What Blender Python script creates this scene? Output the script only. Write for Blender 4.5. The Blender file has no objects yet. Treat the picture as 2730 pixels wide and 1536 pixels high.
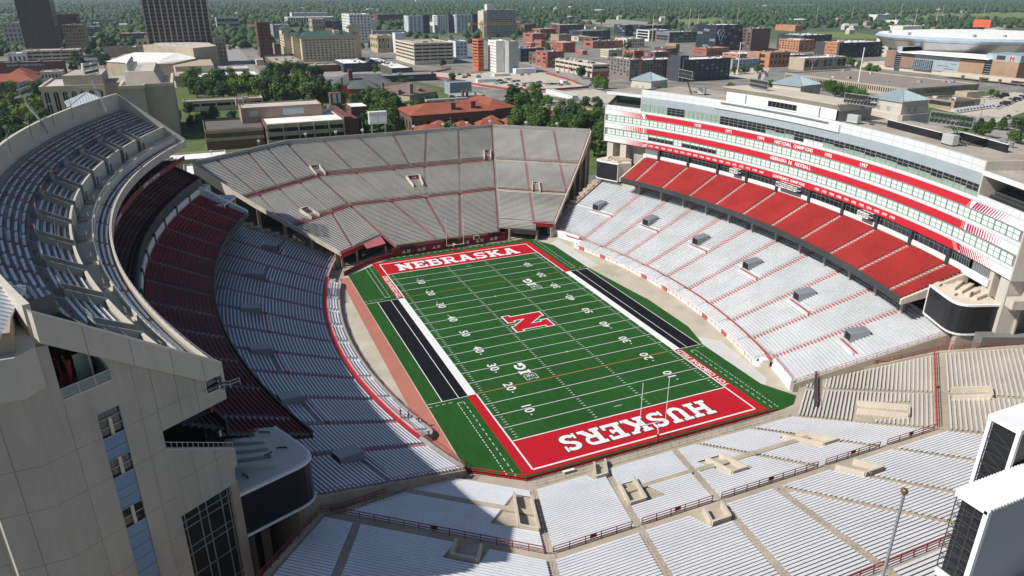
import bpy, bmesh, math, random
import numpy as np
from mathutils import Vector, Matrix
random.seed(7)
rng = np.random.default_rng(11)
C = bpy.context.scene.collection
SC = bpy.context.scene

# ---------------------------------------------------------------- camera
cam_d = bpy.data.cameras.new("camera")
cam_d.sensor_width = 36.0
cam_d.lens = 36.0 * 1896.2 / 2730.0
cam_d.clip_start = 0.5
cam_d.clip_end = 60000
cam = bpy.data.objects.new("camera", cam_d)
C.objects.link(cam)
yaw, pit = -0.410780, 0.393177
fw = Vector((-math.sin(yaw)*math.cos(pit), math.cos(yaw)*math.cos(pit), -math.sin(pit)))
rt = Vector((math.cos(yaw), math.sin(yaw), 0))
upv = rt.cross(fw)
cam.matrix_world = Matrix(((rt.x, upv.x, -fw.x, -68.338), (rt.y, upv.y, -fw.y, -146.795), (rt.z, upv.z, -fw.z, 76.308), (0, 0, 0, 1)))
SC.camera = cam

# ---------------------------------------------------------------- world and sun
SUN_AZ, SUN_EL = math.radians(174.0), math.radians(43.0)     # direction towards the sun, in the XY plane
w = bpy.data.worlds.new("World"); SC.world = w; w.use_nodes = True
nt = w.node_tree
sky = nt.nodes.new("ShaderNodeTexSky"); sky.sky_type = 'NISHITA'; sky.sun_disc = False
sky.sun_elevation = SUN_EL
sky.sun_rotation = math.pi/2 - SUN_AZ
sky.air_density = 1.0; sky.dust_density = 0.7; sky.ozone_density = 1.0
nt.links.new(sky.outputs[0], nt.nodes["Background"].inputs[0])
nt.nodes["Background"].inputs[1].default_value = 0.062
sd = bpy.data.lights.new("sun", 'SUN'); sd.energy = 4.2; sd.angle = math.radians(0.53); sd.color = (1.0, 0.955, 0.89)
sun = bpy.data.objects.new("sun", sd); C.objects.link(sun)
sv = Vector((math.cos(SUN_AZ)*math.cos(SUN_EL), math.sin(SUN_AZ)*math.cos(SUN_EL), math.sin(SUN_EL)))
sun.rotation_euler = sv.to_track_quat('Z', 'Y').to_euler()
SC.view_settings.view_transform = 'Standard'; SC.view_settings.look = 'None'
SC.view_settings.gamma = 1.0; SC.view_settings.exposure = 0.32
SC.view_settings.use_curve_mapping = False
SC.render.engine = 'CYCLES'
SC.cycles.max_bounces = 5; SC.cycles.diffuse_bounces = 3; SC.cycles.glossy_bounces = 3; SC.cycles.transmission_bounces = 3
SC.cycles.use_denoising = True

# ---------------------------------------------------------------- materials
MATS = {}
def mat(name, col, rough=0.7, metal=0.0, var=0.12, scale=0.6, spec=0.4, fine=0.0, fscale=9.0, streak=0.0, bump=0.0):
    """surface with uneven tone: broad stains (var), fine grain (fine), vertical streaks (streak)"""
    if name in MATS: return MATS[name]
    m = bpy.data.materials.new(name); m.use_nodes = True
    n = m.node_tree.nodes; l = m.node_tree.links
    b = n["Principled BSDF"]
    b.inputs["Roughness"].default_value = rough; b.inputs["Metallic"].default_value = metal
    b.inputs["Specular IOR Level"].default_value = spec
    g = n.new("ShaderNodeNewGeometry")
    out = None
    def layer(vec, sc, amt, detail=4):
        tx = n.new("ShaderNodeTexNoise"); tx.inputs["Scale"].default_value = sc; tx.inputs["Detail"].default_value = detail
        l.new(vec, tx.inputs["Vector"])
        mr = n.new("ShaderNodeMapRange"); mr.inputs[1].default_value = 0.3; mr.inputs[2].default_value = 0.7
        mr.inputs[3].default_value = 1-amt; mr.inputs[4].default_value = 1+amt
        l.new(tx.outputs[0], mr.inputs[0]); return mr.outputs[0]
    fac = layer(g.outputs["Position"], scale*0.25, var)
    def mul(a, c):
        q = n.new("ShaderNodeMath"); q.operation = 'MULTIPLY'; l.new(a, q.inputs[0]); l.new(c, q.inputs[1]); return q.outputs[0]
    if fine: fac = mul(fac, layer(g.outputs["Position"], fscale, fine, 2))
    if streak:
        mp = n.new("ShaderNodeMapping"); mp.inputs["Scale"].default_value = (1, 1, 0.06)
        l.new(g.outputs["Position"], mp.inputs[0]); fac = mul(fac, layer(mp.outputs[0], 1.1, streak, 3))
    mx = n.new("ShaderNodeVectorMath"); mx.operation = 'SCALE'
    mx.inputs[0].default_value = col; l.new(fac, mx.inputs["Scale"])
    l.new(mx.outputs[0], b.inputs["Base Color"])
    if bump:
        tx = n.new("ShaderNodeTexNoise"); tx.inputs["Scale"].default_value = fscale; l.new(g.outputs["Position"], tx.inputs["Vector"])
        bp = n.new("ShaderNodeBump"); bp.inputs["Strength"].default_value = bump; bp.inputs["Distance"].default_value = 0.05
        l.new(tx.outputs[0], bp.inputs["Height"]); l.new(bp.outputs[0], b.inputs["Normal"])
    MATS[name] = m
    return m
conc_tan = mat("concrete_tan", (.40, .345, .27), .85, var=.14, fine=.06, streak=.06)
conc_grey = mat("concrete_grey", (.33, .325, .30), .85, var=.14, fine=.08, streak=.08)
conc_pale = mat("concrete_pale", (.56, .50, .41), .8, var=.08, fine=.04, streak=.06)
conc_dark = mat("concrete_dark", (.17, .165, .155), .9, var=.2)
alu = mat("aluminium_bench", (.80, .81, .83), .42, .25, var=.05, fine=.05, fscale=2.0)
alu_floor_shaded = mat("aluminium_floor_shaded", (.22, .25, .30), .6, .1, var=.1, fine=.08, fscale=1.2)  # aluminium floor of the east stand, its blue shade put into the colour
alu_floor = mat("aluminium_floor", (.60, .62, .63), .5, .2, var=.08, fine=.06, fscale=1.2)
bench_old = mat("weathered_bench", (.70, .685, .64), .6, .1, var=.08, fine=.08, fscale=1.5)
red_paint = mat("red_paint", (.43, .022, .03), .5, var=.1)
red_faded = mat("faded_red_paint", (.42, .11, .11), .7, var=.15)
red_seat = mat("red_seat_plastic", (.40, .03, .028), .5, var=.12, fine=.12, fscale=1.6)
red_dark = mat("dark_red_paint", (.20, .02, .028), .6, var=.12)
white_paint = mat("white_paint", (.80, .80, .79), .5, var=.04)
black = mat("black_surface", (.014, .015, .018), .5, var=.2)
charcoal = mat("charcoal_metal", (.06, .065, .07), .5, .3, var=.15)
grey_metal = mat("grey_metal", (.33, .36, .38), .45, .5, var=.08)
galv = mat("galvanised_steel", (.48, .50, .51), .4, .6, var=.1)
glass_dark = mat("dark_glass", (.012, .016, .018), .06, var=.1, spec=.9)
glass_green = mat("green_glass", (.30, .40, .33), .12, var=.10, scale=.9, spec=.7)
glass_pale = mat("pale_blind_glass", (.66, .78, .70), .15, var=.05, scale=1.2, spec=.6)
brown_metal = mat("oxide_rail", (.26, .045, .05), .5, .2, var=.15)

# ---------------------------------------------------------------- mesh helpers
class MB:
    def __init__(s): s.v = []; s.f = []
    def quad(s, a, b, c, d):
        i = len(s.v); s.v += [a, b, c, d]; s.f.append((i, i+1, i+2, i+3))
    def poly(s, pts):
        i = len(s.v); s.v += list(pts); s.f.append(tuple(range(i, i+len(pts))))
    def prism(s, pts, z0, z1, top=True, bottom=True):
        """vertical prism over a plan polygon; z1 may be a list of heights"""
        n = len(pts); a0 = [z0]*n if not hasattr(z0, '__len__') else z0; a1 = [z1]*n if not hasattr(z1, '__len__') else z1
        i = len(s.v)
        s.v += [(p[0], p[1], z) for p, z in zip(pts, a0)] + [(p[0], p[1], z) for p, z in zip(pts, a1)]
        for k in range(n):
            j = (k+1) % n; s.f.append((i+k, i+j, i+n+j, i+n+k))
        if top: s.f.append(tuple(i+n+k for k in range(n)))
        if bottom: s.f.append(tuple(i+k for k in reversed(range(n))))
    def box(s, x0, y0, z0, x1, y1, z1):
        s.prism([(x0, y0), (x1, y0), (x1, y1), (x0, y1)], z0, z1)
    def bar(s, a, b, w, h=None):
        """rectangular bar between two points"""
        h = h or w; a = Vector(a); b = Vector(b); d = (b-a)
        if d.length < 1e-6: return
        d.normalize(); u = d.cross(Vector((0, 0, 1)))
        if u.length < 1e-3: u = Vector((1, 0, 0))
        u.normalize(); t = u.cross(d)
        u *= w/2; t *= h/2
        i = len(s.v)
        for p in (a, b):
            for q in (-u-t, u-t, u+t, -u+t): s.v.append(tuple(p+q))
        for k in range(4):
            j = (k+1) % 4; s.f.append((i+k, i+j, i+4+j, i+4+k))
        s.f += [(i+3, i+2, i+1, i), (i+4, i+5, i+6, i+7)]
    def tube(s, a, b, r0, r1=None, n=8):
        r1 = r0 if r1 is None else r1
        a = Vector(a); b = Vector(b); d = (b-a).normalized(); u = d.cross(Vector((0, 0, 1)))
        if u.length < 1e-3: u = Vector((1, 0, 0))
        u.normalize(); t = u.cross(d); i = len(s.v)
        for p, r in ((a, r0), (b, r1)):
            for k in range(n):
                c = 2*math.pi*k/n; s.v.append(tuple(p+u*(r*math.cos(c))+t*(r*math.sin(c))))
        for k in range(n):
            j = (k+1) % n; s.f.append((i+k, i+j, i+n+j, i+n+k))
        s.f += [tuple(i+k for k in reversed(range(n))), tuple(i+n+k for k in range(n))]
    def strip(s, A, B):
        """quads between two point lists"""
        i = len(s.v); n = len(A); s.v += list(A)+list(B)
        for k in range(n-1): s.f.append((i+k, i+k+1, i+n+k+1, i+n+k))
    def mesh(s, name, fix=True):
        m = bpy.data.meshes.new(name); m.from_pydata(s.v, [], s.f); m.update()
        if fix and len(s.f) < 60000:
            b = bmesh.new(); b.from_mesh(m); bmesh.ops.recalc_face_normals(b, faces=b.faces); b.to_mesh(m); b.free()
        return m
    def obj(s, name, m, parent=None, fix=True):
        o = bpy.data.objects.new(name, s.mesh(name, fix)); o.data.materials.append(m); C.objects.link(o)
        if parent: o.parent = parent
        return o
def place(o, loc, rz=0):
    o.location = loc; o.rotation_euler = (0, 0, rz)
def thing(name, label, cat, group=None):
    """an Empty that parents the parts of one thing; parts are modelled in world space, so it sits at the origin of the site"""
    o = bpy.data.objects.new(name, None); C.objects.link(o); o.empty_display_size = 1
    o["label"] = label; o["category"] = cat
    if group: o["group"] = group
    return o
def tag(o, label, cat, group=None):
    o["label"] = label; o["category"] = cat
    if group: o["group"] = group
    return o
def structure(o): o["kind"] = "structure"; return o
def text_mesh(s, size, bold=0.0, spacing=1.0):
    cu = bpy.data.curves.new("txt", 'FONT'); cu.body = s; cu.size = size; cu.offset = bold; cu.space_character = spacing
    cu.align_x = 'CENTER'; cu.align_y = 'CENTER'; cu.resolution_u = 3
    o = bpy.data.objects.new("txt", cu); C.objects.link(o)
    dg = bpy.context.evaluated_depsgraph_get()
    m = bpy.data.meshes.new_from_object(o.evaluated_get(dg))
    bpy.data.objects.remove(o); bpy.data.curves.remove(cu)
    return m
def text_obj(name, s, size, m, mw, parent=None, bold=0.0, spacing=1.0, sx=1.0):
    """flat lettering; mw = 4x4 matrix giving its place"""
    me = text_mesh(s, size, bold, spacing); me.transform(Matrix.Diagonal((sx, 1, 1, 1))); me.transform(mw)
    me.materials.clear(); me.materials.append(m)
    o = bpy.data.objects.new(name, me); C.objects.link(o)
    if parent: o.parent = parent
    return o
def frame_m(o, x, y):
    """matrix with local X along x, local Y along y, origin o"""
    x = Vector(x).normalized(); y = Vector(y).normalized(); z = x.cross(y)
    return Matrix(((x.x, y.x, z.x, o[0]), (x.y, y.y, z.y, o[1]), (x.z, y.z, z.z, o[2]), (0, 0, 0, 1)))
YC = 4.5
def PW(r, a, z=0.0):
    a = math.radians(a); return (-101+r*math.cos(a), YC+r*math.sin(a), z)
def PE(r, a, z=0.0):
    a = math.radians(a); return (101-r*math.cos(a), YC+r*math.sin(a), z)
def lin(a0, a1, n): return [a0+(a1-a0)*i/(n-1) for i in range(n)]
def arc_wall(mb, P, r, a0, a1, z0, z1, th=0.3, n=None):
    """curved wall with thickness (outwards), all faces"""
    n = n or max(2, int(abs(a1-a0)/1.0)+2)
    A = lin(a0, a1, n)
    z0f = z0 if callable(z0) else (lambda a: z0); z1f = z1 if callable(z1) else (lambda a: z1)
    I0 = [P(r, a, z0f(a)) for a in A]; I1 = [P(r, a, z1f(a)) for a in A]
    O0 = [P(r+th, a, z0f(a)) for a in A]; O1 = [P(r+th, a, z1f(a)) for a in A]
    mb.strip(I0, I1); mb.strip(O1, O0); mb.strip(I1, O1); mb.strip(O0, I0)
    mb.quad(I0[0], O0[0], O1[0], I1[0]); mb.quad(I0[-1], I1[-1], O1[-1], O0[-1])
def arc_flat(mb, P, r0, r1, a0, a1, z0, z1, n=None):
    n = n or max(2, int(abs(a1-a0)/1.0)+2); A = lin(a0, a1, n)
    mb.strip([P(r0, a, z0) for a in A], [P(r1, a, z1) for a in A])
# ---------------------------------------------------------------- ground and field
def sheet(name, x0, y0, x1, y1, z, m, n=1):
    mb = MB(); mb.quad((x0, y0, z), (x1, y0, z), (x1, y1, z), (x0, y1, z)); return mb.obj(name, m, fix=False)
gm = bpy.data.materials.new("town_ground"); gm.use_nodes = True
n = gm.node_tree.nodes; l = gm.node_tree.links; b = n["Principled BSDF"]; b.inputs["Roughness"].default_value = .95
g = n.new("ShaderNodeNewGeometry")
t1 = n.new("ShaderNodeTexNoise"); t1.inputs["Scale"].default_value = .004; t1.inputs["Detail"].default_value = 6
t2 = n.new("ShaderNodeTexNoise"); t2.inputs["Scale"].default_value = .05; t2.inputs["Detail"].default_value = 5
l.new(g.outputs["Position"], t1.inputs["Vector"]); l.new(g.outputs["Position"], t2.inputs["Vector"])
r1 = n.new("ShaderNodeValToRGB"); r1.color_ramp.elements[0].color = (.045, .075, .028, 1); r1.color_ramp.elements[0].position = .40
r1.color_ramp.elements[1].color = (.10, .13, .06, 1); r1.color_ramp.elements[1].position = .62
l.new(t2.outputs[0], r1.inputs[0])
r2 = n.new("ShaderNodeValToRGB"); r2.color_ramp.elements[0].color = (.15, .145, .13, 1); r2.color_ramp.elements[0].position = .35
r2.color_ramp.elements[1].color = (.27, .255, .225, 1); r2.color_ramp.elements[1].position = .65
l.new(t2.outputs[0], r2.inputs[0])
mx = n.new("ShaderNodeMix"); mx.data_type = 'RGBA'
# paved within the town, green beyond it
sp = n.new("ShaderNodeSeparateXYZ"); l.new(g.outputs["Position"], sp.inputs[0])
vl = n.new("ShaderNodeVectorMath"); vl.operation = 'DISTANCE'; vl.inputs[1].default_value = (150, 300, 0); l.new(g.outputs["Position"], vl.inputs[0])
mr = n.new("ShaderNodeMapRange"); mr.inputs[1].default_value = 750; mr.inputs[2].default_value = 1000; l.new(vl.outputs["Value"], mr.inputs[0])
l.new(mr.outputs[0], mx.inputs["Factor"]); l.new(r2.outputs[0], mx.inputs["A"]); l.new(r1.outputs[0], mx.inputs["B"])
l.new(mx.outputs["Result"], b.inputs["Base Color"])
structure(sheet("ground", -16000, -600, 20000, 22000, -0.03, gm))
# turf: mown grain along the length
tm = bpy.data.materials.new("turf"); tm.use_nodes = True
n = tm.node_tree.nodes; l = tm.node_tree.links; b = n["Principled BSDF"]; b.inputs["Roughness"].default_value = .9; b.inputs["Specular IOR Level"].default_value = .15
g = n.new("ShaderNodeNewGeometry")
def tone(vec_scale, sc, a, c):
    mp = n.new("ShaderNodeMapping"); mp.inputs["Scale"].default_value = vec_scale; l.new(g.outputs["Position"], mp.inputs[0])
    t = n.new("ShaderNodeTexNoise"); t.inputs["Scale"].default_value = sc; t.inputs["Detail"].default_value = 3; l.new(mp.outputs[0], t.inputs["Vector"])
    q = n.new("ShaderNodeMapRange"); q.inputs[1].default_value = .3; q.inputs[2].default_value = .7; q.inputs[3].default_value = a; q.inputs[4].default_value = c
    l.new(t.outputs[0], q.inputs[0]); return q.outputs[0]
a = tone((1, .15, 1), 1.6, .86, 1.14); c = tone((1, 1, 1), .05, .88, 1.14); d = tone((1, 1, 1), 7, .85, 1.15)
q = n.new("ShaderNodeMath"); q.operation = 'MULTIPLY'; l.new(a, q.inputs[0]); l.new(c, q.inputs[1])
q2 = n.new("ShaderNodeMath"); q2.operation = 'MULTIPLY'; l.new(q.outputs[0], q2.inputs[0]); l.new(d, q2.inputs[1])
vs = n.new("ShaderNodeVectorMath"); vs.operation = 'SCALE'; vs.inputs[0].default_value = (.018, .082, .015); l.new(q2.outputs[0], vs.inputs["Scale"]); l.new(vs.outputs[0], b.inputs["Base Color"])
apron = mat("concourse_concrete", (.47, .42, .33), .9, var=.16, fine=.06, fscale=2)
pale_apron = mat("new_concrete", (.56, .55, .51), .9, var=.06)
pink_path = mat("pink_rubber_path", (.42, .16, .12), .9, var=.08)
turf_red = mat("turf_red", (.44, .012, .022), .9, var=.06, fine=.06, spec=.1)
turf_white = mat("turf_white", (.74, .74, .73), .9, var=.04, spec=.1)
turf_black = mat("turf_black", (.009, .010, .014), .9, var=.1, spec=.1)
turf_orange = mat("turf_orange", (.42, .20, .09), .9, var=.06, spec=.1)
mb = MB(); mb.poly([(-48, -62, 0), (48, -62, 0), (48, 68, 0), (-48, 68, 0)]); structure(mb.obj("concourse", apron, fix=False))
mb = MB(); mb.poly([(-38.8, -48, .004), (-35.2, -50.5, .004), (-35.2, 48, .004), (-37.7, 48, .004)]); structure(mb.obj("pink_path", pink_path, fix=False))
mb = MB(); mb.poly([(32.3, 28, .004), (36.3, 28, .004), (36.3, 55, .004), (32.3, 52, .004)]); mb.poly([(32.3, -27.5, .004), (34.0, -24, .004), (37.5, -28, .004), (35, -46, .004), (32.3, -49, .004)])
structure(mb.obj("pavement", pale_apron, fix=False))
Z1, Z2, Z3, Z4 = .012, .018, .024, .030
mb = MB(); mb.poly([(-35, -50.5, Z1), (-27, -57.6, Z1), (27, -57.6, Z1), (36.5, -56, Z1), (32.3, -47.5, Z1), (32.4, -28, Z1), (35.2, -18.5, Z1), (35.6, 0, Z1), (34.9, 5.6, Z1), (32.5, 28, Z1), (32.3, 50, Z1), (27.5, 60, Z1), (-19, 59.9, Z1), (-35, 49.5, Z1)])
structure(mb.obj("turf_field", tm, fix=False))
HW, HL = 24.384, 54.864
def rects(name, rs, m, z):
    mb = MB()
    for x0, y0, x1, y1 in rs: mb.quad((x0, y0, z), (x1, y0, z), (x1, y1, z), (x0, y1, z))
    return structure(mb.obj(name, m, fix=False))
G = 45.72
rects("end_zone", [(-HW, G, HW, HL), (-26.4, HL, 26.4, HL+1.9), (-26.4, 27.43, -HW, HL), (HW, 27.43, 26.4, HL)], turf_red, Z2)
rects("end_zone", [(-HW, -HL, HW, -G), (-26.4, -HL-.9, 26.4, -HL), (-26.4, -HL, -HW, -27.43), (HW, -HL, 26.4, -27.43)], turf_red, Z2)
rects("sideline_band", [(-26.2, -27.43, -HW, 27.0), (HW, -27.43, 26.2, 27.0)], turf_white, Z2)
rects("team_area", [(-31.7, -27.43, -26.2, 27.0), (26.2, -27.43, 31.7, 27.0)], turf_black, Z2)
L = []
for k in range(-9, 10):
    y = k*4.572
    if abs(k) == 6: continue
    L.append((-HW, y-.07, HW, y+.07))
for s in (-1, 1):
    L += [(-HW, s*G-.12, HW, s*G+.12), (-HW, s*HL-.18, HW, s*HL+.18), (s*HW-.16, -HL, s*HW+.16, -27.43), (s*HW-.16, 27.43, s*HW+.16, HL)]
    L += [(-.9, s*42.98-.06, .9, s*42.98+.06)]
    L += [(s*28.2-.07, -27.43, s*28.2+.07, 27.0), (s*31.75-.08, -27.43, s*31.75+.08, 27.0)]
    for e in (-27.5, 27.05): L.append((min(s*26.2, s*35), e-.07, max(s*26.2, s*35), e+.07))
    for k in range(-49, 50):
        y = k*.9144
        if k % 5: L += [(s*6.1-.32, y-.06, s*6.1+.32, y+.06), (s*22.0+s*1.0-.33, y-.055, s*22.0+s*1.0+.33, y+.055)]
    for ys in (-1, 1):            # dashed limit lines beside the corners
        y = 29.4
        while y < 56:
            if not (s > 0 and ys > 0 and y > 57): L.append((s*27.8-.06, min(ys*y, ys*(y+.9)), s*27.8+.06, max(ys*y, ys*(y+.9))))
            L.append((s*29.1-.07, min(ys*y, ys*(y+.5)), s*29.1+.07, max(ys*y, ys*(y+.5)))); L.append((s*29.1-.07, min(ys*(y+.8), ys*(y+1.2)), s*29.1+.07, max(ys*(y+.8), ys*(y+1.2))))
            y += 1.7
        L.append((min(s*27.8, s*29.1), ys*29.3-.06, max(s*27.8, s*29.1), ys*29.3+.06))
        for k in range(4): L.append((min(s*(30+k*1.4), s*(30.8+k*1.4)), ys*28.6-.06, max(s*(30+k*1.4), s*(30.8+k*1.4)), ys*28.6+.06))
for k in range(22): L.append((-20+k*2.0, 58.9, -19+k*2.0, 59.05))
rects("yard_lines", L, turf_white, Z3)
rects("yard_lines", [(-HW, 6*4.572-.08, HW, 6*4.572+.08), (-HW, -6*4.572-.11, HW, -6*4.572+.11)], turf_orange, Z3)
# slab letters from convex strokes
def bar_p(x0, y0, x1, y1, w, o=0.0):
    dx, dy = x1-x0, y1-y0; q = math.hypot(dx, dy); dx /= q; dy /= q; h = w/2+o
    x0 -= dx*o; y0 -= dy*o; x1 += dx*o; y1 += dy*o
    return [[(x0-dy*h, y0+dx*h), (x0+dy*h, y0-dx*h), (x1+dy*h, y1-dx*h), (x1-dy*h, y1+dx*h)]]
def arc_p(cx, cy, ri, ro, a0, a1, sx=1.0, o=0.0, n=12):
    e = math.degrees(o/max(.05, (ri+ro)/2)); a0 -= e; a1 += e; R = []
    for k in range(n):
        t0 = math.radians(a0+(a1-a0)*k/n); t1 = math.radians(a0+(a1-a0)*(k+1)/n)
        f = lambda r, t, ox: (cx+(r*sx+ox)*math.cos(t), cy+(r+ox)*math.sin(t))
        R.append([f(ri, t0, -o), f(ro, t0, o), f(ro, t1, o), f(ri, t1, -o)])
    return R
S_ = .17
GL = {
 'N': (1.12, lambda o: bar_p(.24, .02, .24, 1, .26, o)+bar_p(.88, 0, .88, .98, .26, o)+bar_p(.20, .90, .92, .10, .30, o)+bar_p(0, .915, .3, .915, S_, o)+bar_p(0, .085, .46, .085, S_, o)+bar_p(.66, .915, 1.12, .915, S_, o)),
 'E': (1.0, lambda o: bar_p(.27, .05, .27, .95, .28, o)+bar_p(0, .91, .94, .91, .18, o)+bar_p(.3, .5, .62, .5, .17, o)+bar_p(0, .09, .98, .09, .18, o)+bar_p(.86, .68, .86, .95, .16, o)+bar_p(.90, .05, .90, .34, .16, o)+bar_p(.64, .36, .64, .64, .13, o)),
 'B': (1.05, lambda o: bar_p(.27, .05, .27, .95, .28, o)+bar_p(0, .91, .68, .91, .18, o)+bar_p(.3, .52, .68, .52, .16, o)+bar_p(0, .09, .68, .09, .18, o)+arc_p(.68, .735, .09, .265, -90, 90, 1.05, o)+arc_p(.68, .29, .1, .29, -90, 90, 1.2, o)),
 'R': (1.12, lambda o: bar_p(.27, .05, .27, .95, .28, o)+bar_p(0, .91, .68, .91, .18, o)+bar_p(.3, .48, .68, .48, .17, o)+bar_p(0, .085, .48, .085, S_, o)+arc_p(.68, .70, .13, .30, -90, 90, 1.1, o)+bar_p(.60, .48, .88, .10, .28, o)+bar_p(.76, .085, 1.12, .085, S_, o)),
 'A': (1.22, lambda o: bar_p(.28, .05, .56, .95, .24, o)+bar_p(.96, .05, .68, .95, .27, o)+bar_p(.40, .30, .86, .30, .15, o)+bar_p(0, .085, .46, .085, S_, o)+bar_p(.76, .085, 1.22, .085, S_, o)+bar_p(.40, .94, .80, .94, .12, o)),
 'S': (1.0, lambda o: arc_p(.5, .715, .10, .285, 20, 270, 1.5, o)+arc_p(.5, .285, .10, .285, 200, 450, 1.5, o)+bar_p(.86, .66, .86, 1.0, .13, o)+bar_p(.13, 0.0, .13, .34, .13, o)),
 'K': (1.18, lambda o: bar_p(.27, .05, .27, .95, .28, o)+bar_p(0, .915, .5, .915, S_, o)+bar_p(0, .085, .5, .085, S_, o)+bar_p(.38, .42, .90, .92, .22, o)+bar_p(.56, .58, .92, .10, .28, o)+bar_p(.70, .915, 1.12, .915, S_, o)+bar_p(.72, .085, 1.18, .085, S_, o)),
 'H': (1.2, lambda o: bar_p(.26, .05, .26, .95, .28, o)+bar_p(.94, .05, .94, .95, .28, o)+bar_p(.3, .5, .9, .5, .2, o)+bar_p(0, .915, .52, .915, S_, o)+bar_p(0, .085, .52, .085, S_, o)+bar_p(.68, .915, 1.2, .915, S_, o)+bar_p(.68, .085, 1.2, .085, S_, o)),
 'U': (1.15, lambda o: bar_p(.27, .36, .27, .95, .28, o)+bar_p(.88, .36, .88, .95, .28, o)+arc_p(.575, .37, .165, .37, 180, 360, 1.2, o)+bar_p(0, .915, .52, .915, S_, o)+bar_p(.64, .915, 1.15, .915, S_, o)),
 'I': (.5, lambda o: bar_p(.25, .05, .25, .95, .28, o)+bar_p(0, .915, .5, .915, S_, o)+bar_p(0, .085, .5, .085, S_, o)),
 'G': (1.05, lambda o: arc_p(.52, .5, .26, .5, 40, 330, 1.0, o, 16)+bar_p(.55, .42, 1.0, .42, .18, o)+bar_p(.9, .1, .9, .45, .2, o)),
}
def slab_word(word, mats_off, m4, total_w, height, z0, gap=.1, name="letter"):
    W = sum(GL[c][0] for c in word)+gap*(len(word)-1); sx = total_w/W; x = -W/2
    for c in word:
        for li, (m, o) in enumerate(mats_off):
            mb = MB(); zz = z0+.012*li
            for k, pl in enumerate(GL[c][1](o/height)):
                mb.poly([tuple(m4 @ Vector(((x+px)*sx, (py-.5)*height, zz+.0008*k))) for px, py in pl])
            structure(mb.obj(name, m, fix=False))
        x += GL[c][0]+gap
Rz = lambda a, x, y: Matrix.Translation((x, y, 0)) @ Matrix.Rotation(a, 4, 'Z')
slab_word("NEBRASKA", [(turf_white, 0)], Rz(0, -.4, 50.35), 39.6, 5.6, Z3, .07, "end_zone_letter")
slab_word("HUSKERS", [(turf_black, .16), (turf_white, 0)], Rz(math.pi, 0, -50.4), 33.4, 5.0, Z3, .09, "end_zone_letter")
# the big N in the middle, read from the west
slab_word("N", [(turf_white, .32), (turf_red, 0)], Rz(math.pi/2, .1, .4), 9.6, 9.9, Z4, 0, "midfield_letter")
for (x, y) in ((-11.2, -22.3), (11.5, 23.0)):
    M = Rz(math.pi/2, x, y)
    slab_word("IG", [(turf_white, 0)], M @ Matrix.Translation((1.0, .2, 0)), 5.0, 2.6, Z4, .12, "conference_mark")
    slab_word("B", [(turf_white, .14), (tm, 0)], M @ Matrix.Translation((-2.9, -.2, 0)), 2.5, 2.6, Z4, 0, "conference_mark")
def ground_text(s, size, x, y, rot, m, z, bold=.0, sx=1.0, name="field_number", sp=1.0):
    mw = Matrix.Translation((x, y, z)) @ Matrix.Rotation(rot, 4, 'Z')
    return structure(text_obj(name, s, size, m, mw, None, bold, sp, sx))
for k in range(-4, 5):
    num = str(50-abs(k)*10); y = k*9.144
    for s in (-1, 1):
        for j, ch in enumerate(num):
            along = (j-.5)*1.75
            yy = y+along*s; ground_text(ch, 2.9, s*17.0, yy, s*math.pi/2, turf_white, Z4, .045, 1.0)
        if k:
            ty = y+(2.2 if k > 0 else -2.2); dy = .55 if k > 0 else -.55
            mb = MB(); mb.poly([(s*17.0+s*.2-.22, ty, Z4), (s*17.0+s*.2+.22, ty, Z4), (s*17.0+s*.2, ty+dy, Z4)]); structure(mb.obj("field_number", turf_white, fix=False))
ground_text("TOM OSBORNE FIELD", 1.75, 25.5, -36.6, math.pi/2, turf_white, Z4, .03, 1.0, "sideline_lettering", 1.02)
ground_text("TOM OSBORNE FIELD", 1.75, -25.4, 36.4, math.pi/2, turf_white, Z4, .03, 1.0, "sideline_lettering", 1.02)
for (x, y) in ((1.4, -18.3), (-1.4, 18.3)):
    mb = MB()
    for a in (0, math.pi/3, -math.pi/3):
        for q in bar_p(x-.4*math.cos(a), y-.4*math.sin(a), x+.4*math.cos(a), y+.4*math.sin(a), .08): mb.poly([(p[0], p[1], Z4+.001*a) for p in q])
    structure(mb.obj("yard_lines", turf_white, fix=False))
# goal posts
def goal(y, sgn, label):
    t = thing("goal_post", label, "goal post", "goal posts on the end lines")
    yb = y+sgn*1.9
    mb = MB(); pts = [(0, yb, 1.9), (0, yb, 2.5), (0, yb-sgn*.3, 2.95), (0, yb-sgn*.9, 3.1), (0, y, 3.05)]
    for a, c in zip(pts, pts[1:]): mb.tube(a, c, .09)
    mb.obj("gooseneck", white_paint, t)
    mb = MB(); mb.tube((0, yb, 0), (0, yb, 1.95), .24, .24, 12); mb.obj("base_pad", red_paint, t)
    mb = MB(); mb.tube((-2.82, y, 3.05), (2.82, y, 3.05), .085); mb.obj("crossbar", white_paint, t)
    for s in (-1, 1):
        mb = MB(); mb.tube((s*2.82, y, 3.0), (s*2.82, y, 12.2), .06); mb.obj("upright", white_paint, t)
    return t
goal(HL, 1, "white goal post in front of the red south end wall behind NEBRASKA")
goal(-HL, -1, "white goal post standing over the HUSKERS end zone, nearest the camera")
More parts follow.
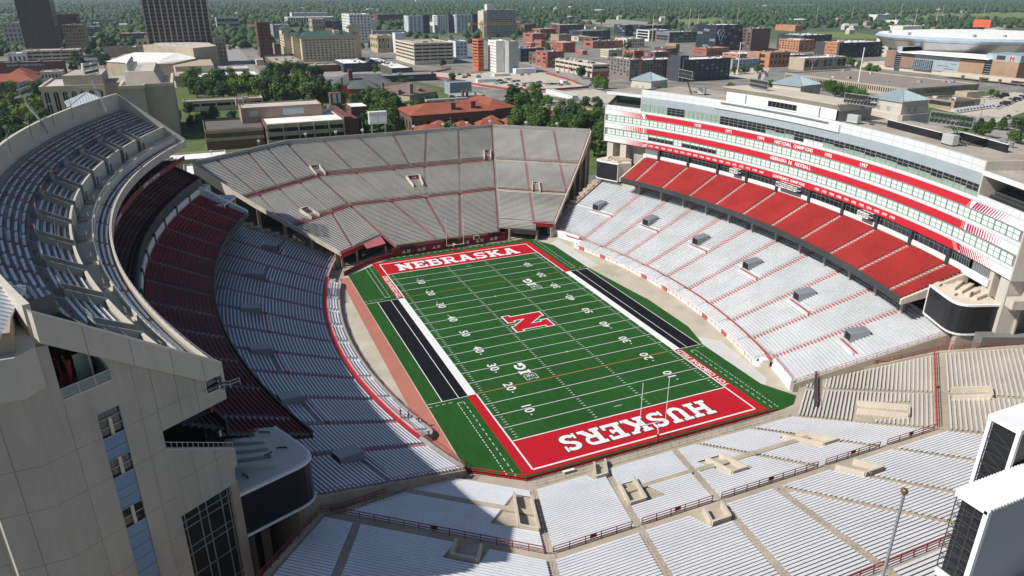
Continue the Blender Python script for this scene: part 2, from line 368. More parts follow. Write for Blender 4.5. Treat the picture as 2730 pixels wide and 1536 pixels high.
# ---------------------------------------------------------------- stands: generic stepped seating
class Plane:
    """straight block: s along the row, d outwards"""
    def __init__(s, org, ang, zf):
        s.o = org; s.t = (math.cos(ang), math.sin(ang)); s.n = (-math.sin(ang), math.cos(ang)); s.zf = zf
    def flip(s): s.n = (-s.n[0], -s.n[1]); return s
    def P(s, a, d, z): return (s.o[0]+s.t[0]*a+s.n[0]*d, s.o[1]+s.t[1]*a+s.n[1]*d, z)
    def inv(s, p):
        x, y = p[0]-s.o[0], p[1]-s.o[1]; return (x*s.t[0]+y*s.t[1], x*s.n[0]+y*s.n[1])
    def edge(s, p, q):
        (s0, d0), (s1, d1) = s.inv(p), s.inv(q); return lambda d: s0+(s1-s0)*(d-d0)/(d1-d0)
    step = 1e9
class Polar:
    def __init__(s, P, zf): s.p = P; s.zf = zf
    def P(s, a, d, z): return s.p(d, a, z)
    step = 1.3
def span(fr, a0, a1): return lin(a0, a1, max(2, int(abs(a1-a0)/fr.step)+2))
def terrace(mb, fr, d0, d1, tread, L, R, holes=()):
    n = int(round((d1-d0)/tread)); tread = (d1-d0)/n
    for k in range(n):
        da = d0+k*tread; db = da+tread; z = fr.zf(da); z1 = fr.zf(db)
        la, ra = L(da), R(da); lb, rb = L(db), R(db)
        A = [fr.P(a, da, z) for a in span(fr, la, ra)]; B = [fr.P(a, db, z) for a in span(fr, lb, rb)]
        if len(A) != len(B): B = [fr.P(a, db, z) for a in lin(lb, rb, len(A))]
        T = [(p[0], p[1], z1) for p in B]
        mb.strip(A, B); mb.strip(B, T)
def benches(mb, fr, d0, d1, tread, L, R, off=.36, w=.30, h=.43, th=.07, skip=None, gap=0.0, back=False):
    n = int(round((d1-d0)/tread)); tread = (d1-d0)/n
    for k in range(n):
        if skip and skip(k, n): continue
        da = d0+k*tread; z = fr.zf(da)+h; a = da+off*tread/.66; b = a+w
        l0, r0 = L(a)+gap, R(a)-gap
        if r0-l0 < (.8 if fr.step > 100 else .3): continue
        S = span(fr, l0, r0)
        A = [fr.P(q, a, z) for q in S]; B = [fr.P(q, b, z) for q in S]
        A0 = [(p[0], p[1], z-th) for p in A]; B0 = [(p[0], p[1], z-th) for p in B]
        mb.strip(A, B); mb.strip(A0, A); mb.strip(B, B0)
        mb.quad(A0[0], A[0], B[0], B0[0]); mb.quad(A[-1], A0[-1], B0[-1], B[-1])
        # supports under the board
        for q in (lin(l0, r0, 3) if fr.step < 100 else lin(l0+.4, r0-.4, max(2, int((r0-l0)/3)))):
            zz = fr.zf(da); p0 = fr.P(q, a+.08, zz); p1 = fr.P(q, b-.08, zz)
            mb.quad(p0, p1, (p1[0], p1[1], z-th), (p0[0], p0[1], z-th))
def chairs(mb, fr, d0, d1, tread, L, R, pitch_deg, size=.44):
    """rows of individual plastic chairs with backs (polar blocks)"""
    n = int(round((d1-d0)/tread)); tread = (d1-d0)/n
    for k in range(n):
        da = d0+k*tread; z = fr.zf(da); l0, r0 = L(da), R(da); m = max(1, int((r0-l0)/pitch_deg))
        for j in range(m):
            a = l0+(r0-l0)*(j+.5)/m; hw = pitch_deg*.40
            f = lambda aa, dd, zz: fr.P(aa, dd, zz)
            p = [f(a-hw, da+.30, z+.44), f(a+hw, da+.30, z+.44), f(a+hw, da+.60, z+.40), f(a-hw, da+.60, z+.40)]
            q = [f(a+hw*.9, da+.66, z+.84), f(a-hw*.9, da+.66, z+.84)]
            mb.quad(*p); mb.quad(p[3], p[2], q[0], q[1])
            u = [(v[0], v[1], v[2]-.3) for v in p[:2]]; mb.quad(u[0], u[1], p[1], p[0])
            bb = [f(a+hw*.9, da+.70, z+.83), f(a-hw*.9, da+.70, z+.83), f(a-hw*.9, da+.64, z+.30), f(a+hw*.9, da+.64, z+.30)]
            mb.quad(*bb)
def steps(mb, fr, d0, d1, tread, c, half, hstep=.5, alt=True):
    """aisle: half-height step blocks between the rows"""
    n = int(round((d1-d0)/tread)); tread = (d1-d0)/n
    for k in range(n):
        da = d0+k*tread; z = fr.zf(da); zb = z+(fr.zf(da+tread)-z)*hstep
        a = c(da)
        pts = [fr.P(a-half, da+tread*.42, 0), fr.P(a+half, da+tread*.42, 0), fr.P(a+half, da+tread*1.0, 0), fr.P(a-half, da+tread*1.0, 0)]
        mb.prism([(p[0], p[1]) for p in pts], z-.02, zb, bottom=False)
def rail(mb, pts, h=1.05, posts=True, r=.03, rails=(1.0, .55), every=1):
    for f in rails:
        for a, b in zip(pts, pts[1:]): mb.bar((a[0], a[1], a[2]+h*f), (b[0], b[1], b[2]+h*f), 2*r)
    if posts:
        for p in pts[::every]: mb.bar((p[0], p[1], p[2]-.02), (p[0], p[1], p[2]+h), 2*r)
def wallp(mb, pts, th, z0f, z1f):
    """wall along a plan polyline with given bottom/top per point"""
    for (a, za0, za1), (b, zb0, zb1) in zip([(p, z0f(p), z1f(p)) for p in pts], [(p, z0f(p), z1f(p)) for p in pts][1:]):
        dx, dy = b[0]-a[0], b[1]-a[1]; q = math.hypot(dx, dy); nx, ny = -dy/q*th, dx/q*th
        mb.prism([(a[0], a[1]), (b[0], b[1]), (b[0]+nx, b[1]+ny), (a[0]+nx, a[1]+ny)], [za0, zb0, zb0, za0], [za1, zb1, zb1, za1])

zbowl = lambda r: 12.8+.378*(r-177.8)
def side_bowl(P, label, aisles, voms, vside, sections_shade):
    t = thing("lower_stand", label, "grandstand", "curved lower stands")
    fr = Polar(P, zbowl); E0, E1 = -22.5, 22.6
    R0, R1, TR = 148.6, 178.4, .745
    mb = MB(); terrace(mb, fr, R0, R1, TR, lambda d: E0, lambda d: E1); mb.obj("terrace", alu_floor_shaded if sections_shade else alu_floor, t)
    # back and end walls carrying it
    mb = MB(); arc_wall(mb, P, 178.4, E0, E1, 0, 13.6, .4)
    mb.obj("back_wall", conc_tan, t)
    for e, o in ((E0, -.12), (E1, .12)):
        mb = MB(); A = [P(r, e+o*1.0, 0) for r in (148.4, 178.8)]; Zs = [zbowl(148.4)+.25, zbowl(178.8)+.3]
        B = [P(r, e+o*2.2, 0) for r in (148.4, 178.8)]
        mb.prism([A[0][:2], A[1][:2], B[1][:2], B[0][:2]], 0, [Zs[0], Zs[1], Zs[1], Zs[0]])
        mb.obj("end_wall", conc_tan, t)
    hw = .28
    ed = [E0]+sorted(aisles)+[E1]
    for i in range(len(ed)-1):
        a, b = ed[i]+(hw if i else .1), ed[i+1]-(hw if i < len(ed)-2 else .1)
        mb = MB()
        vs = [v for v in voms if a < v < b]
        if vs:
            v = vs[0]
            kv0, kv1 = 19, 25
            benches(mb, fr, R0, R1, TR, lambda d: a, lambda d: b, skip=lambda k, n: kv0 <= k < kv1)
            for (x0, x1, k0, k1) in ((a, v-.5, kv0, kv1), (v+.5, b, kv0, kv1)):
                benches(mb, fr, R0, R1, TR, lambda d: x0, lambda d: x1, skip=lambda k, n: not (k0+(1 if True else 0) <= k < k1))
        else: benches(mb, fr, R0, R1, TR, lambda d: a, lambda d: b)
        mb.obj("bench_section", alu, t)
    for c in aisles:
        mb = MB(); steps(mb, fr, R0, R1, TR, lambda d: c, .2); mb.obj("aisle_steps", red_faded, t)
    for v in voms:
        r0 = R0+TR*19; zb = zbowl(r0)
        mb = MB(); W = .42
        # hood: two side cheeks, roof, open front
        for s in (-1, 1):
            q = [P(r0+.2, v+s*W, 0), P(r0+4.4, v+s*W, 0), P(r0+4.4, v+s*(W+.05), 0), P(r0+.2, v+s*(W+.05), 0)]
            mb.prism([p[:2] for p in q], zb-.4, [zb+1.9, zb+2.5, zb+2.5, zb+1.9])
        q = [P(r0+.2, v-W-.05, 0), P(r0+.2, v+W+.05, 0), P(r0+4.4, v+W+.05, 0), P(r0+4.4, v-W-.05, 0)]
        mb.prism([p[:2] for p in q], [zb+1.9, zb+1.9, zb+2.5, zb+2.5], [zb+2.05, zb+2.05, zb+2.65, zb+2.65])
        h = mb.obj("vomitory", grey_metal, t)
        mb = MB(); q = [P(r0+.5, v-W, 0), P(r0+.5, v+W, 0), P(r0+.55, v+W, 0), P(r0+.55, v-W, 0)]; mb.prism([p[:2] for p in q], zb, zb+1.85); mb.obj("opening", black, h)
        # red landing in front of it, running to the aisle
        a2 = min([x for x in aisles if (x-v)*vside > 0], key=lambda x: abs(x-v), default=v+2*vside)
        x0, x1 = sorted((v-.5*vside, a2))
        mb = MB(); arc_wall(mb, P, r0-1.05, x0, x1, zb-.4, zb-.26, 1.1); mb.obj("landing", red_paint if sections_shade else red_faded, t)
        mb = MB(); arc_wall(mb, P, r0-1.25, x0, x1, zb-.75, zb+.08, .1); mb.obj("landing_parapet", alu_floor, t)
    # field level block: four rows, red walkway behind them, front wall
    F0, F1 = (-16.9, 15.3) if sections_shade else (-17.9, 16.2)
    zlow = lambda r: .95+.33*(r-144.9)
    lf = Polar(P, zlow)
    mb = MB(); terrace(mb, lf, 144.9, 147.6, .68, lambda d: F0, lambda d: F1); mb.obj("terrace", alu_floor, t)
    fa = [F0]+[x for x in sorted(aisles) if F0+1 < x < F1-1]+[F1]
    for i in range(len(fa)-1):
        mb = MB(); a, b = fa[i]+.3, fa[i+1]-.3; benches(mb, lf, 144.9, 147.6, .68, lambda d: a, lambda d: b); mb.obj("bench_section", alu, t)
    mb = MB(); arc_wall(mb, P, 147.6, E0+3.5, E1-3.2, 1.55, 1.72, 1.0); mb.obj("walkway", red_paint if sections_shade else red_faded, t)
    mb = MB(); arc_wall(mb, P, 144.4, F0, F1, 0, 1.15, .5)
    for e in (F0, F1):
        s = 1 if e > 0 else -1
        for k in range(6):
            a0, a1 = k*15, (k+1)*15
            p = [P(144.4+1.6*(1-math.cos(math.radians(x))), e+s*.62*math.sin(math.radians(x)), 0) for x in (a0, a1)]
            q = [P(144.9+1.2*(1-math.cos(math.radians(x))), e+s*.45*math.sin(math.radians(x)), 0) for x in (a0, a1)]
            mb.prism([p[0][:2], p[1][:2], q[1][:2], q[0][:2]], 0, 1.15)
        x0, x1 = sorted((e, e+s*.62)); arc_wall(mb, P, 146.0, x0, x1, 0, 1.6, 1.8)
    for x0, x1 in ((E0, F0-.9), (F1+.9, E1)):
        arc_wall(mb, P, 148.0, x0, x1, 0, 2.3, .6)
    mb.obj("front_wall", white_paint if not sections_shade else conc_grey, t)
    mb = MB(); A = lin(E0, E1, 60)
    rail(mb, [P(147.5 if F0 < a < F1 else 148.2, a, 1.65 if F0 < a < F1 else 2.3) for a in A], .95, every=2); mb.obj("handrail", red_faded, t)
    mb = MB(); A = lin(F0, F1, 46); rail(mb, [P(144.3, a, .2) for a in A], 1.0, every=1)
    mb.obj("front_rail", red_faded, t)
    for k in range(9):
        a = F0+1.5+k*(F1-F0-3)/8
        mb = MB(); arc_wall(mb, P, 144.2, a, a+.9, .1, 1.1, .06); mb.obj("gate_panel", red_faded if k % 3 else white_paint, t)
    # railings up both end walls
    for e in (E0-.2, E1+.2):
        mb = MB(); rail(mb, [P(r, e, zbowl(r)+.25) for r in lin(148.8, 178, 16)], 1.0); mb.obj("handrail", red_faded, t)
    return t
wa = [-18.1, -14.4, -10.5, -6.4, -2.4, 1.5, 5.3, 9.2, 12.85, 16.6]
ea = [-18.6, -14.9, -11.1, -7.3, -3.7, 0, 3.8, 7.4, 11.1, 14.9, 18.6]
vm = [-19.4, -11.7, -4.0, 3.8, 11.6, 19.5]
side_bowl(PW, "sunlit curved lower stand of silver benches with pink aisles, below the red chairs", wa, vm, -1, False)
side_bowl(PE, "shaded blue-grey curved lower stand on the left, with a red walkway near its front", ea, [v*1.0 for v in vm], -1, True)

# ---- south stand (far end)
ZS = [(-10, -.9), (0, 2.6), (23.5, 10.7), (42.3, 17.2), (62, 26), (80, 34)]
def zinterp(T):
    def f(d):
        for (a, za), (b, zb) in zip(T, T[1:]):
            if d <= b: return za+(zb-za)*(d-a)/(b-a)
        return T[-1][1]
    return f
zS = zinterp(ZS)
ZN = [(-40, -4.9), (0, 10.1), (60, 32.7)]
zN = zinterp(ZN)
BIG = 1e3
def vom_box(t, corners_in, corners_out, zlo, zhi, m, sign=None, open_front=True, inner=None):
    """open concrete well: corners_in = two points on the field side, corners_out = two behind"""
    (a, b), (c, d) = corners_in, corners_out      # a-c left side, b-d right side
    th = .35
    mb = MB()
    def wall(p, q, zp, zq):
        dx, dy = q[0]-p[0], q[1]-p[1]; L = math.hypot(dx, dy); nx, ny = -dy/L*th/2, dx/L*th/2
        mb.prism([(p[0]-nx, p[1]-ny), (q[0]-nx, q[1]-ny), (q[0]+nx, q[1]+ny), (p[0]+nx, p[1]+ny)], zlo-1.2, [zp, zq, zq, zp])
    wall(a, c, zlo+1.0, zhi+.95); wall(b, d, zlo+1.0, zhi+.95); wall(c, d, zhi+.93, zhi+.93)
    o = mb.obj("vomitory", m, t)
    mb = MB(); mb.poly([(a[0], a[1], zlo+.06), (b[0], b[1], zlo+.06), (d[0], d[1], zlo+.07), (c[0], c[1], zlo+.07)]); mb.obj("landing", conc_tan, o)
    q = lambda p, f: (c[0]+(d[0]-c[0])*f, c[1]+(d[1]-c[1])*f)
    if inner:
        e = lambda f, g: (a[0]+(b[0]-a[0])*f+((c[0]+(d[0]-c[0])*f)-(a[0]+(b[0]-a[0])*f))*g, a[1]+(b[1]-a[1])*f+((c[1]+(d[1]-c[1])*f)-(a[1]+(b[1]-a[1])*f))*g)
        p0, p1 = e(.06, .93), e(.94, .93)
        mb = MB(); mb.quad((*p0, zlo+.1), (*p1, zlo+.1), (*p1, zlo+(zhi-zlo)*.5+.4), (*p0, zlo+(zhi-zlo)*.5+.4)); mb.obj("opening", black, o)
    if sign:
        e = [a[0]+(c[0]-a[0])*.8+(b[0]-a[0])*.16, a[1]+(c[1]-a[1])*.8+(b[1]-a[1])*.16], [b[0]+(d[0]-b[0])*.8-(b[0]-a[0])*.16, b[1]+(d[1]-b[1])*.8-(b[1]-a[1])*.16]
        p, r = e; z0 = zlo+(zhi-zlo)*.55+.55; z1 = z0+1.25
        mb = MB(); mb.prism([p, r, (r[0], r[1]+.12), (p[0], p[1]+.12)], z0, z1); s = mb.obj("sign_board", red_dark, o)
        w = math.hypot(r[0]-p[0], r[1]-p[1]); ux, uy = (r[0]-p[0])/w, (r[1]-p[1])/w
        M = frame_m(((p[0]+r[0])/2+.02*uy, (p[1]+r[1])/2-.05, (z0+z1)/2), (ux, uy, 0), (0, 0, 1))
        an_mark(s, M, .62)
    return o
def an_mark(parent, M, h):
    """three slanted bars and a block N, white, side by side"""
    mb = MB()
    for k, (x, hh) in enumerate(((-1.25, .42), (-.85, .68), (-.45, .95))):
        mb.poly([tuple(M @ Vector((u*h, v*h, .004*k))) for u, v in ((x-.14-.2*hh+.3, -.5), (x+.16-.2*hh+.3, -.5), (x+.16-.34*hh+.02, -.5+hh), (x-.14-.34*hh+.02, -.5+hh))])
    for k, pl in enumerate(GL['N'][1](0)): mb.poly([tuple(M @ Vector(((.2+px)*h, (py-.5)*h, .001*k))) for px, py in pl])
    return mb.obj("emblem", white_paint, parent, fix=False)

def wedge(t, fr, d0, d1, edges, tread, mf, mbn, aw=.55, skipw=None, am=None, bw=.30, off=.36):
    """benches between neighbouring aisle lines; edges are functions s(d)"""
    for i in range(len(edges)-1):
        L, R = edges[i], edges[i+1]; mb = MB()
        benches(mb, fr, d0, d1, tread, lambda d: L(d)+aw, lambda d: R(d)-aw, w=bw, off=off)
        if mb.f: mb.obj("bench_section", mbn, t)
def clip_lo(f, g): return lambda d: max(f(d), g(d))
def clip_hi(f, g): return lambda d: min(f(d), g(d))

TH = math.radians(37.5)
ss = thing("south_stand", "far pale grey end stand with kinked rows behind the NEBRASKA end zone", "grandstand")
fc = Plane((0, 61.3), 0, zS)
fl = Plane((-17.7, 61.3), TH, zS)
frr = Plane((17.7, 61.3), -TH, zS)
kL = fc.edge((-17.6, 61.3), (-40.6, 123.3)); kR = fc.edge((17.6, 61.3), (40.6, 123.3))
ckL = fl.edge((-17.6, 61.3), (-40.6, 123.3)); ckR = frr.edge((17.6, 61.3), (40.6, 123.3))
endL = fl.edge((-36.0, 57.0), (-72.3, 98.6)); endR = frr.edge((36.0, 57.0), (72.3, 98.6))
TRS = .66
mb = MB()
terrace(mb, fc, 0, 62, TRS, kL, kR); terrace(mb, fl, 6.6, 62, TRS, endL, ckL); terrace(mb, frr, 2.7, 62, TRS, lambda d: ckR(d), lambda d: endR(d) if d > 7 else frr.edge((28.8, 56.4), (30.5, 60.0))(d))
mb.obj("terrace", mat("far_terrace", (.27, .265, .25), .85, var=.12, fine=.1, fscale=2), ss)
def cross(fr, d, L, R, m, m2):
    mb = MB(); z = fr.zf(d)+.12; a0, a1 = L(d), R(d)
    p = [fr.P(a0, d-.1, 0), fr.P(a1, d-.1, 0), fr.P(R(d+1.1), d+1.1, 0), fr.P(L(d+1.1), d+1.1, 0)]
    mb.prism([q[:2] for q in p], z-.3, z+.25); mb.obj("cross_aisle", m, ss)
    mb = MB(); rail(mb, [fr.P(a, d+1.35, fr.zf(d+1.35)-.1) for a in lin(L(d)+.4, R(d)-.4, max(3, int((a1-a0)/2)))], 1.0); mb.obj("handrail", m2, ss)
S1 = [kL, fc.edge((-3.1, 60.5), (-26.7, 122)), fc.edge((3.5, 59.7), (23.5, 115.7)), kR]
sc_low = [kL, fc.edge((-3.1, 60.5), (-26.7, 122)), fc.edge((.2, 66.9), (-.1, 84.6)), fc.edge((3.5, 59.7), (23.5, 115.7)), kR]
sc_mid = [kL, fc.edge((-13.1, 84.9), (-20.1, 104.1)), fc.edge((-.1, 84.6), (-5.7, 101.7)), fc.edge((1.1, 86.9), (5.4, 102.6)), fc.edge((12.7, 84.8), (18.9, 102.5)), kR]
sc_top = [kL, fc.edge((-20.1, 104.1), (-26.7, 122)), fc.edge((-5.7, 103), (-12.6, 120.2)), fc.edge((.4, 104), (-.3, 118.7)), fc.edge((5.4, 102.6), (10.7, 117.3)), fc.edge((18.9, 102.5), (23.5, 115.7)), kR]
for (d0, d1, E) in ((0, 23.1, sc_low), (24.4, 41.8, sc_mid), (43.2, 61.6, sc_top)):
    wedge(ss, fc, d0, d1, E, TRS, None, bench_old, .5)
    for e in E[1:-1]:
        mb = MB(); steps(mb, fc, d0, d1, TRS, e, .42); mb.obj("aisle_steps", red_faded if E is not sc_mid else conc_pale, ss)
wl_low = [endL, fl.edge((-40.5, 73.2), (-31, 62)), ckL]
wl_low = [endL, fl.edge((-33.3, 79.3), (-31.2, 61)), ckL]
wl_mid = [endL, fl.edge((-53.7, 85.2), (-48.1, 67.9)), fl.edge((-47, 90.5), (-40.5, 73.2)), fl.edge((-40.1, 97.4), (-33.3, 79.3)), ckL]
wl_top = [endL, fl.edge((-63.5, 101), (-55.1, 87.9)), fl.edge((-52.7, 106.6), (-47.4, 92.3)), fl.edge((-47.2, 115.6), (-40.1, 97.4)), ckL]
for (d0, d1, E) in ((7.0, 23.1, wl_low), (24.4, 41.8, wl_mid), (43.2, 61.6, wl_top)):
    wedge(ss, fl, d0, d1, E, TRS, None, bench_old, .5)
    for e in E[1:-1]:
        mb = MB(); steps(mb, fl, d0, d1, TRS, e, .42); mb.obj("aisle_steps", red_faded if E is not wl_mid else conc_pale, ss)
wr_low = [ckR, frr.edge((28.6, 56.6), (36.1, 77.1)), endR]
wr_mid = [ckR, frr.edge((36.1, 77.1), (42.6, 94.9)), frr.edge((46.6, 68.6), (53.2, 87.4)), endR]
wr_top = [ckR, frr.edge((42.6, 94.9), (46.7, 106.9)), frr.edge((53.2, 87.4), (57.6, 99.8)), endR]
for (d0, d1, E) in ((7.6, 23.1, wr_low), (24.4, 41.8, wr_mid), (43.2, 61.6, wr_top)):
    wedge(ss, frr, d0, d1, E, TRS, None, bench_old, .5)
    for e in E[1:-1]+[lambda d: endR(d)-.5]:
        mb = MB(); steps(mb, frr, d0, d1, TRS, e, .42); mb.obj("aisle_steps", red_faded, ss)
mb = MB(); benches(mb, frr, 2.7, 6.9, TRS, lambda d: ckR(d)+.5, lambda d: frr.edge((28.6, 56.6), (36.1, 77.1))(d)-.4); mb.obj("bench_section", bench_old, ss)
for e, f in ((kL, fc), (kR, fc)):
    mb = MB(); steps(mb, f, 0, 62, TRS, e, .5); mb.obj("aisle_steps", red_faded, ss)
for d in (23.3, 42.0):
    cross(fc, d, kL, kR, brown_metal, brown_metal); cross(fl, d, endL, ckL, brown_metal, brown_metal); cross(frr, d, ckR, endR, conc_tan, red_faded)
# back parapet and end walls
mb = MB(); bp = [fl.P(endL(62), 62, 0), fl.P(ckL(62), 62, 0), fc.P(kR(62), 62, 0), frr.P(endR(62), 62, 0)]
wallp(mb, [p[:2] for p in bp], .5, lambda p: 0, lambda p: 27.2); mb.obj("back_wall", conc_grey, ss)
for fr_, e, s in ((fl, endL, -1), (frr, endR, 1)):
    mb = MB(); ds = lin(6.6 if s < 0 else 7.6, 62, 8)
    for da, db in zip(ds, ds[1:]):
        a, b = fr_.P(e(da), da, 0), fr_.P(e(db), db, 0); a2, b2 = fr_.P(e(da)+s*.35, da, 0), fr_.P(e(db)+s*.35, db, 0)
        mb.prism([a[:2], b[:2], b2[:2], a2[:2]], [zS(da)-(2.6 if da > 44 else .9), zS(db)-(2.6 if da > 44 else .9)]+[zS(db)-(2.6 if da > 44 else .9), zS(da)-(2.6 if da > 44 else .9)], [zS(da)+.55, zS(db)+.55, zS(db)+.55, zS(da)+.55])
    mb.obj("end_wall", conc_pale, ss)
# columns under both ends, stepped concrete frames beside the side stands
for fr_, e, s in ((fl, endL, 1), (frr, endR, -1)):
    for d in (9, 18, 28, 38, 48, 58):
        mb = MB(); p = fr_.P(e(d)+s*.6, d, 0); mb.box(p[0]-.5, p[1]-.5, 0, p[0]+.5, p[1]+.5, zS(d)-1.2); mb.obj("column", conc_tan, ss)
mb = MB()
for s, P_ in ((1, PW), (-1, PE)):
    for k in range(11):
        r = 150+k*2.6; z = zbowl(r)
        p = [P_(r, 22.9, 0), P_(r+2.6, 22.9, 0), P_(r+2.6, 23.7, 0), P_(r, 23.7, 0)]
        mb.prism([q[:2] for q in p], 0, z+.9)
mb.obj("stepped_wall", conc_tan, ss)
# dark undercroft seen below the two wings
for q in ([(-37, 55), (-19, 69.5), (-30, 80), (-52, 62)], [(37, 57), (29.5, 57.5), (22, 68), (34, 80), (52, 64)]):
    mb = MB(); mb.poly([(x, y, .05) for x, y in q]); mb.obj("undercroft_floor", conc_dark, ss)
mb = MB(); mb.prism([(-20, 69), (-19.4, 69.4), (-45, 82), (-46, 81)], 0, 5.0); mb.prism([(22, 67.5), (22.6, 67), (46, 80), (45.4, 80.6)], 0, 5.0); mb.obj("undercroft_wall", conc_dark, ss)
# red front wall with emblems
rw = [(-27.5, 57.0), (-19, 59.9), (20, 61.0), (24.2, 58.2)]
mb = MB(); wallp(mb, [(-19, 59.9), (20.2, 61.0)], .4, lambda p: 0, lambda p: 2.7)
wallp(mb, [(-36, 49.8), (-27.5, 56.9), (-19, 59.9)], .3, lambda p: 0, lambda p: 1.3); fw_ = mb.obj("front_wall", red_dark, ss)
mb = MB(); wallp(mb, [(-17.4, 61.25), (17.8, 61.25)], .2, lambda p: 2.4, lambda p: 3.3); mb.obj("front_parapet", conc_tan, ss)
mb = MB(); rail(mb, [(x, 61.1, 2.75) for x in lin(-17, 17.5, 16)], .9); mb.obj("handrail", red_faded, ss)
for k in range(7):
    x = -14.5+k*5.0; M = frame_m((x, 59.9+.0282*(x+19)-.05, 1.25), (1, .028, 0), (0, 0, 1)); an_mark(fw_, M, 1.0)
for (x0, x1) in ((-16.6, -11.5), (-1.8, 2.6), (13.5, 18.4)):
    mb = MB(); mb.box(x0, 59.75+.0282*(x0+19), 2.0, x1, 59.95+.0282*(x0+19), 3.1); mb.obj("ribbon_panel", black, ss)
mb = MB(); mb.box(8.3, 60.4, 1.9, 10.2, 60.6, 3.2); o = mb.obj("clock_board", white_paint, ss); mb = MB(); mb.box(8.55, 60.34, 2.1, 9.95, 60.398, 3.0); mb.obj("display", black, o)
# wing fronts: red fascia, press-box glazing and canopy
mb = MB(); wallp(mb, [(-35.7, 56.1), (-29.8, 60.6)], .3, lambda p: 3.1, lambda p: 5.0); wallp(mb, [(-29.8, 60.6), (-20.7, 68.7)], .3, lambda p: 3.3, lambda p: 5.0)
wallp(mb, [(28.8, 60.6), (35.6, 57.4)], .3, lambda p: 3.7, lambda p: 5.2); mb.obj("fascia", red_paint, ss)
mb = MB(); wallp(mb, [(21.5, 62.0), (29.2, 56.2)], .3, lambda p: 2.0, lambda p: 3.6); mb.obj("fascia", charcoal, ss)
mb = MB(); mb.quad((-27, 59.2, 4.2), (-20.5, 61.6, 4.2), (-20.7, 67, 4.9), (-27.5, 62.8, 4.9)); mb.quad((-27, 59.2, 4.0), (-20.5, 61.6, 4.0), (-20.5, 61.6, 4.2), (-27, 59.2, 4.2)); mb.obj("canopy", red_faded, ss)
mb = MB(); wallp(mb, [(-28.5, 60.2), (-21, 66)], .2, lambda p: .4, lambda p: 3.0); mb.obj("window_band", glass_dark, ss)
for p in ((-35.2, 56.6), (-30, 60.3), (-20.6, 61.8), (29.3, 56.6), (35.2, 57.6), (21.6, 61.6)): mb = MB(); mb.box(p[0]-.3, p[1]-.3, 0, p[0]+.3, p[1]+.3, 3.4); mb.obj("column", conc_tan, ss)
mb = MB(); rail(mb, [(-35.7+k*1.5, 56.0+k*1.27, 5.0) for k in range(10)], 1.0); mb.obj("handrail", galv, ss)
def vomS(ci, co, za, zb): vom_box(ss, ci, co, za, zb, conc_pale, sign=True, inner=True)
vomS(((-33.3, 103.9), (-30.2, 103.9)), ((-34.8, 108.6), (-31.5, 108.5)), 17.3, 19.5)
vomS(((-40.4, 73.8), (-37.6, 76.1)), ((-43.2, 78.0), (-40.6, 80.2)), 10.8, 12.8)
vomS(((-2.2, 91.6), (1.2, 91.4)), ((-3.1, 97.4), (1.6, 97.2)), 13.1, 15.2)
vomS(((29.4, 103.9), (32.0, 103.9)), ((31.1, 108.6), (33.8, 108.6)), 17.3, 19.4)
vomS(((36.7, 76.3), (39.0, 74.6)), ((39.0, 81.2), (41.0, 79.9)), 10.7, 12.7)
# mast lights on the back rim
for i, x in enumerate((-66, -50, -33, -22, -12, 8, 20, 30, 40, 52, 62)):
    p = (x, 124.0-max(0, abs(x)-40.6)*.767, 27.2)
    mb = MB(); mb.bar(p, (p[0], p[1], 28.3), .12); mb.box(p[0]-.45, p[1]-.3, 28.2, p[0]+.45, p[1]+.3, 28.9)
    tag(mb.obj("rim_lamp", white_paint), "small white lamp box on a short post along the rim of the far end stand", "lamp", "lamp boxes on the far rim")
# ---------------------------------------------------------------- north stand (below the camera)
ns = thing("north_stand", "near end stand of white benches and square stair wells along the bottom edge", "grandstand")
TN = math.radians(38.5)
nc = Plane((0, -84.8), math.pi, zN); nl = Plane((-36, -84.8), math.pi-TN, zN); nr = Plane((36, -84.8), math.pi+TN, zN)
c1 = nc.edge((-27.1, -60.5), (-37.3, -88.3)); c7 = nc.edge((27.1, -60.5), (37.3, -88.3))
c2 = nc.edge((-15.2, -64.7), (-26.7, -95.7)); c3 = nc.edge((1.5, -58.1), (-15.7, -100.4)); c5 = nc.edge((4.1, -58.6), (14.6, -100.8)); c6 = nc.edge((16.3, -58.6), (27.5, -98.9))
c3o = nc.edge((-.1, -85.1), (-8.1, -108.3)); c4o = nc.edge((.6, -85.7), (6.3, -105.3))
c3, c5 = nc.edge((1.5, -58.1), (-15.7, -100.4)), nc.edge((4.1, -58.6), (14.6, -100.8))
l1 = nl.edge((-27.1, -60.5), (-37.3, -88.3)); r1_ = nr.edge((27.1, -60.5), (37.3, -88.3))
lend = nl.edge((-39.0, -52.0), (-66, -74.5)); rend = nr.edge((41.3, -54.0), (66, -74.5))
lend = (lambda f: (lambda d: f(d)))(nl.edge((-39.1, -52.0), (-63.3, -67.5)))
lend2 = nl.edge((-62.0, -66.8), (-68.7, -80.1)); rend1 = nr.edge((41.4, -53.9), (59.8, -65.1)); rend2 = nr.edge((59.8, -65.1), (67.3, -76))
zLE = lambda d: lend(d) if lend(d) < lend2(d) else lend2(d)
le = lambda d: min(lend(d), lend2(d)) if d < 0 else lend2(d)
le = lambda d: (lend(d) if d < -1 else lend2(d))
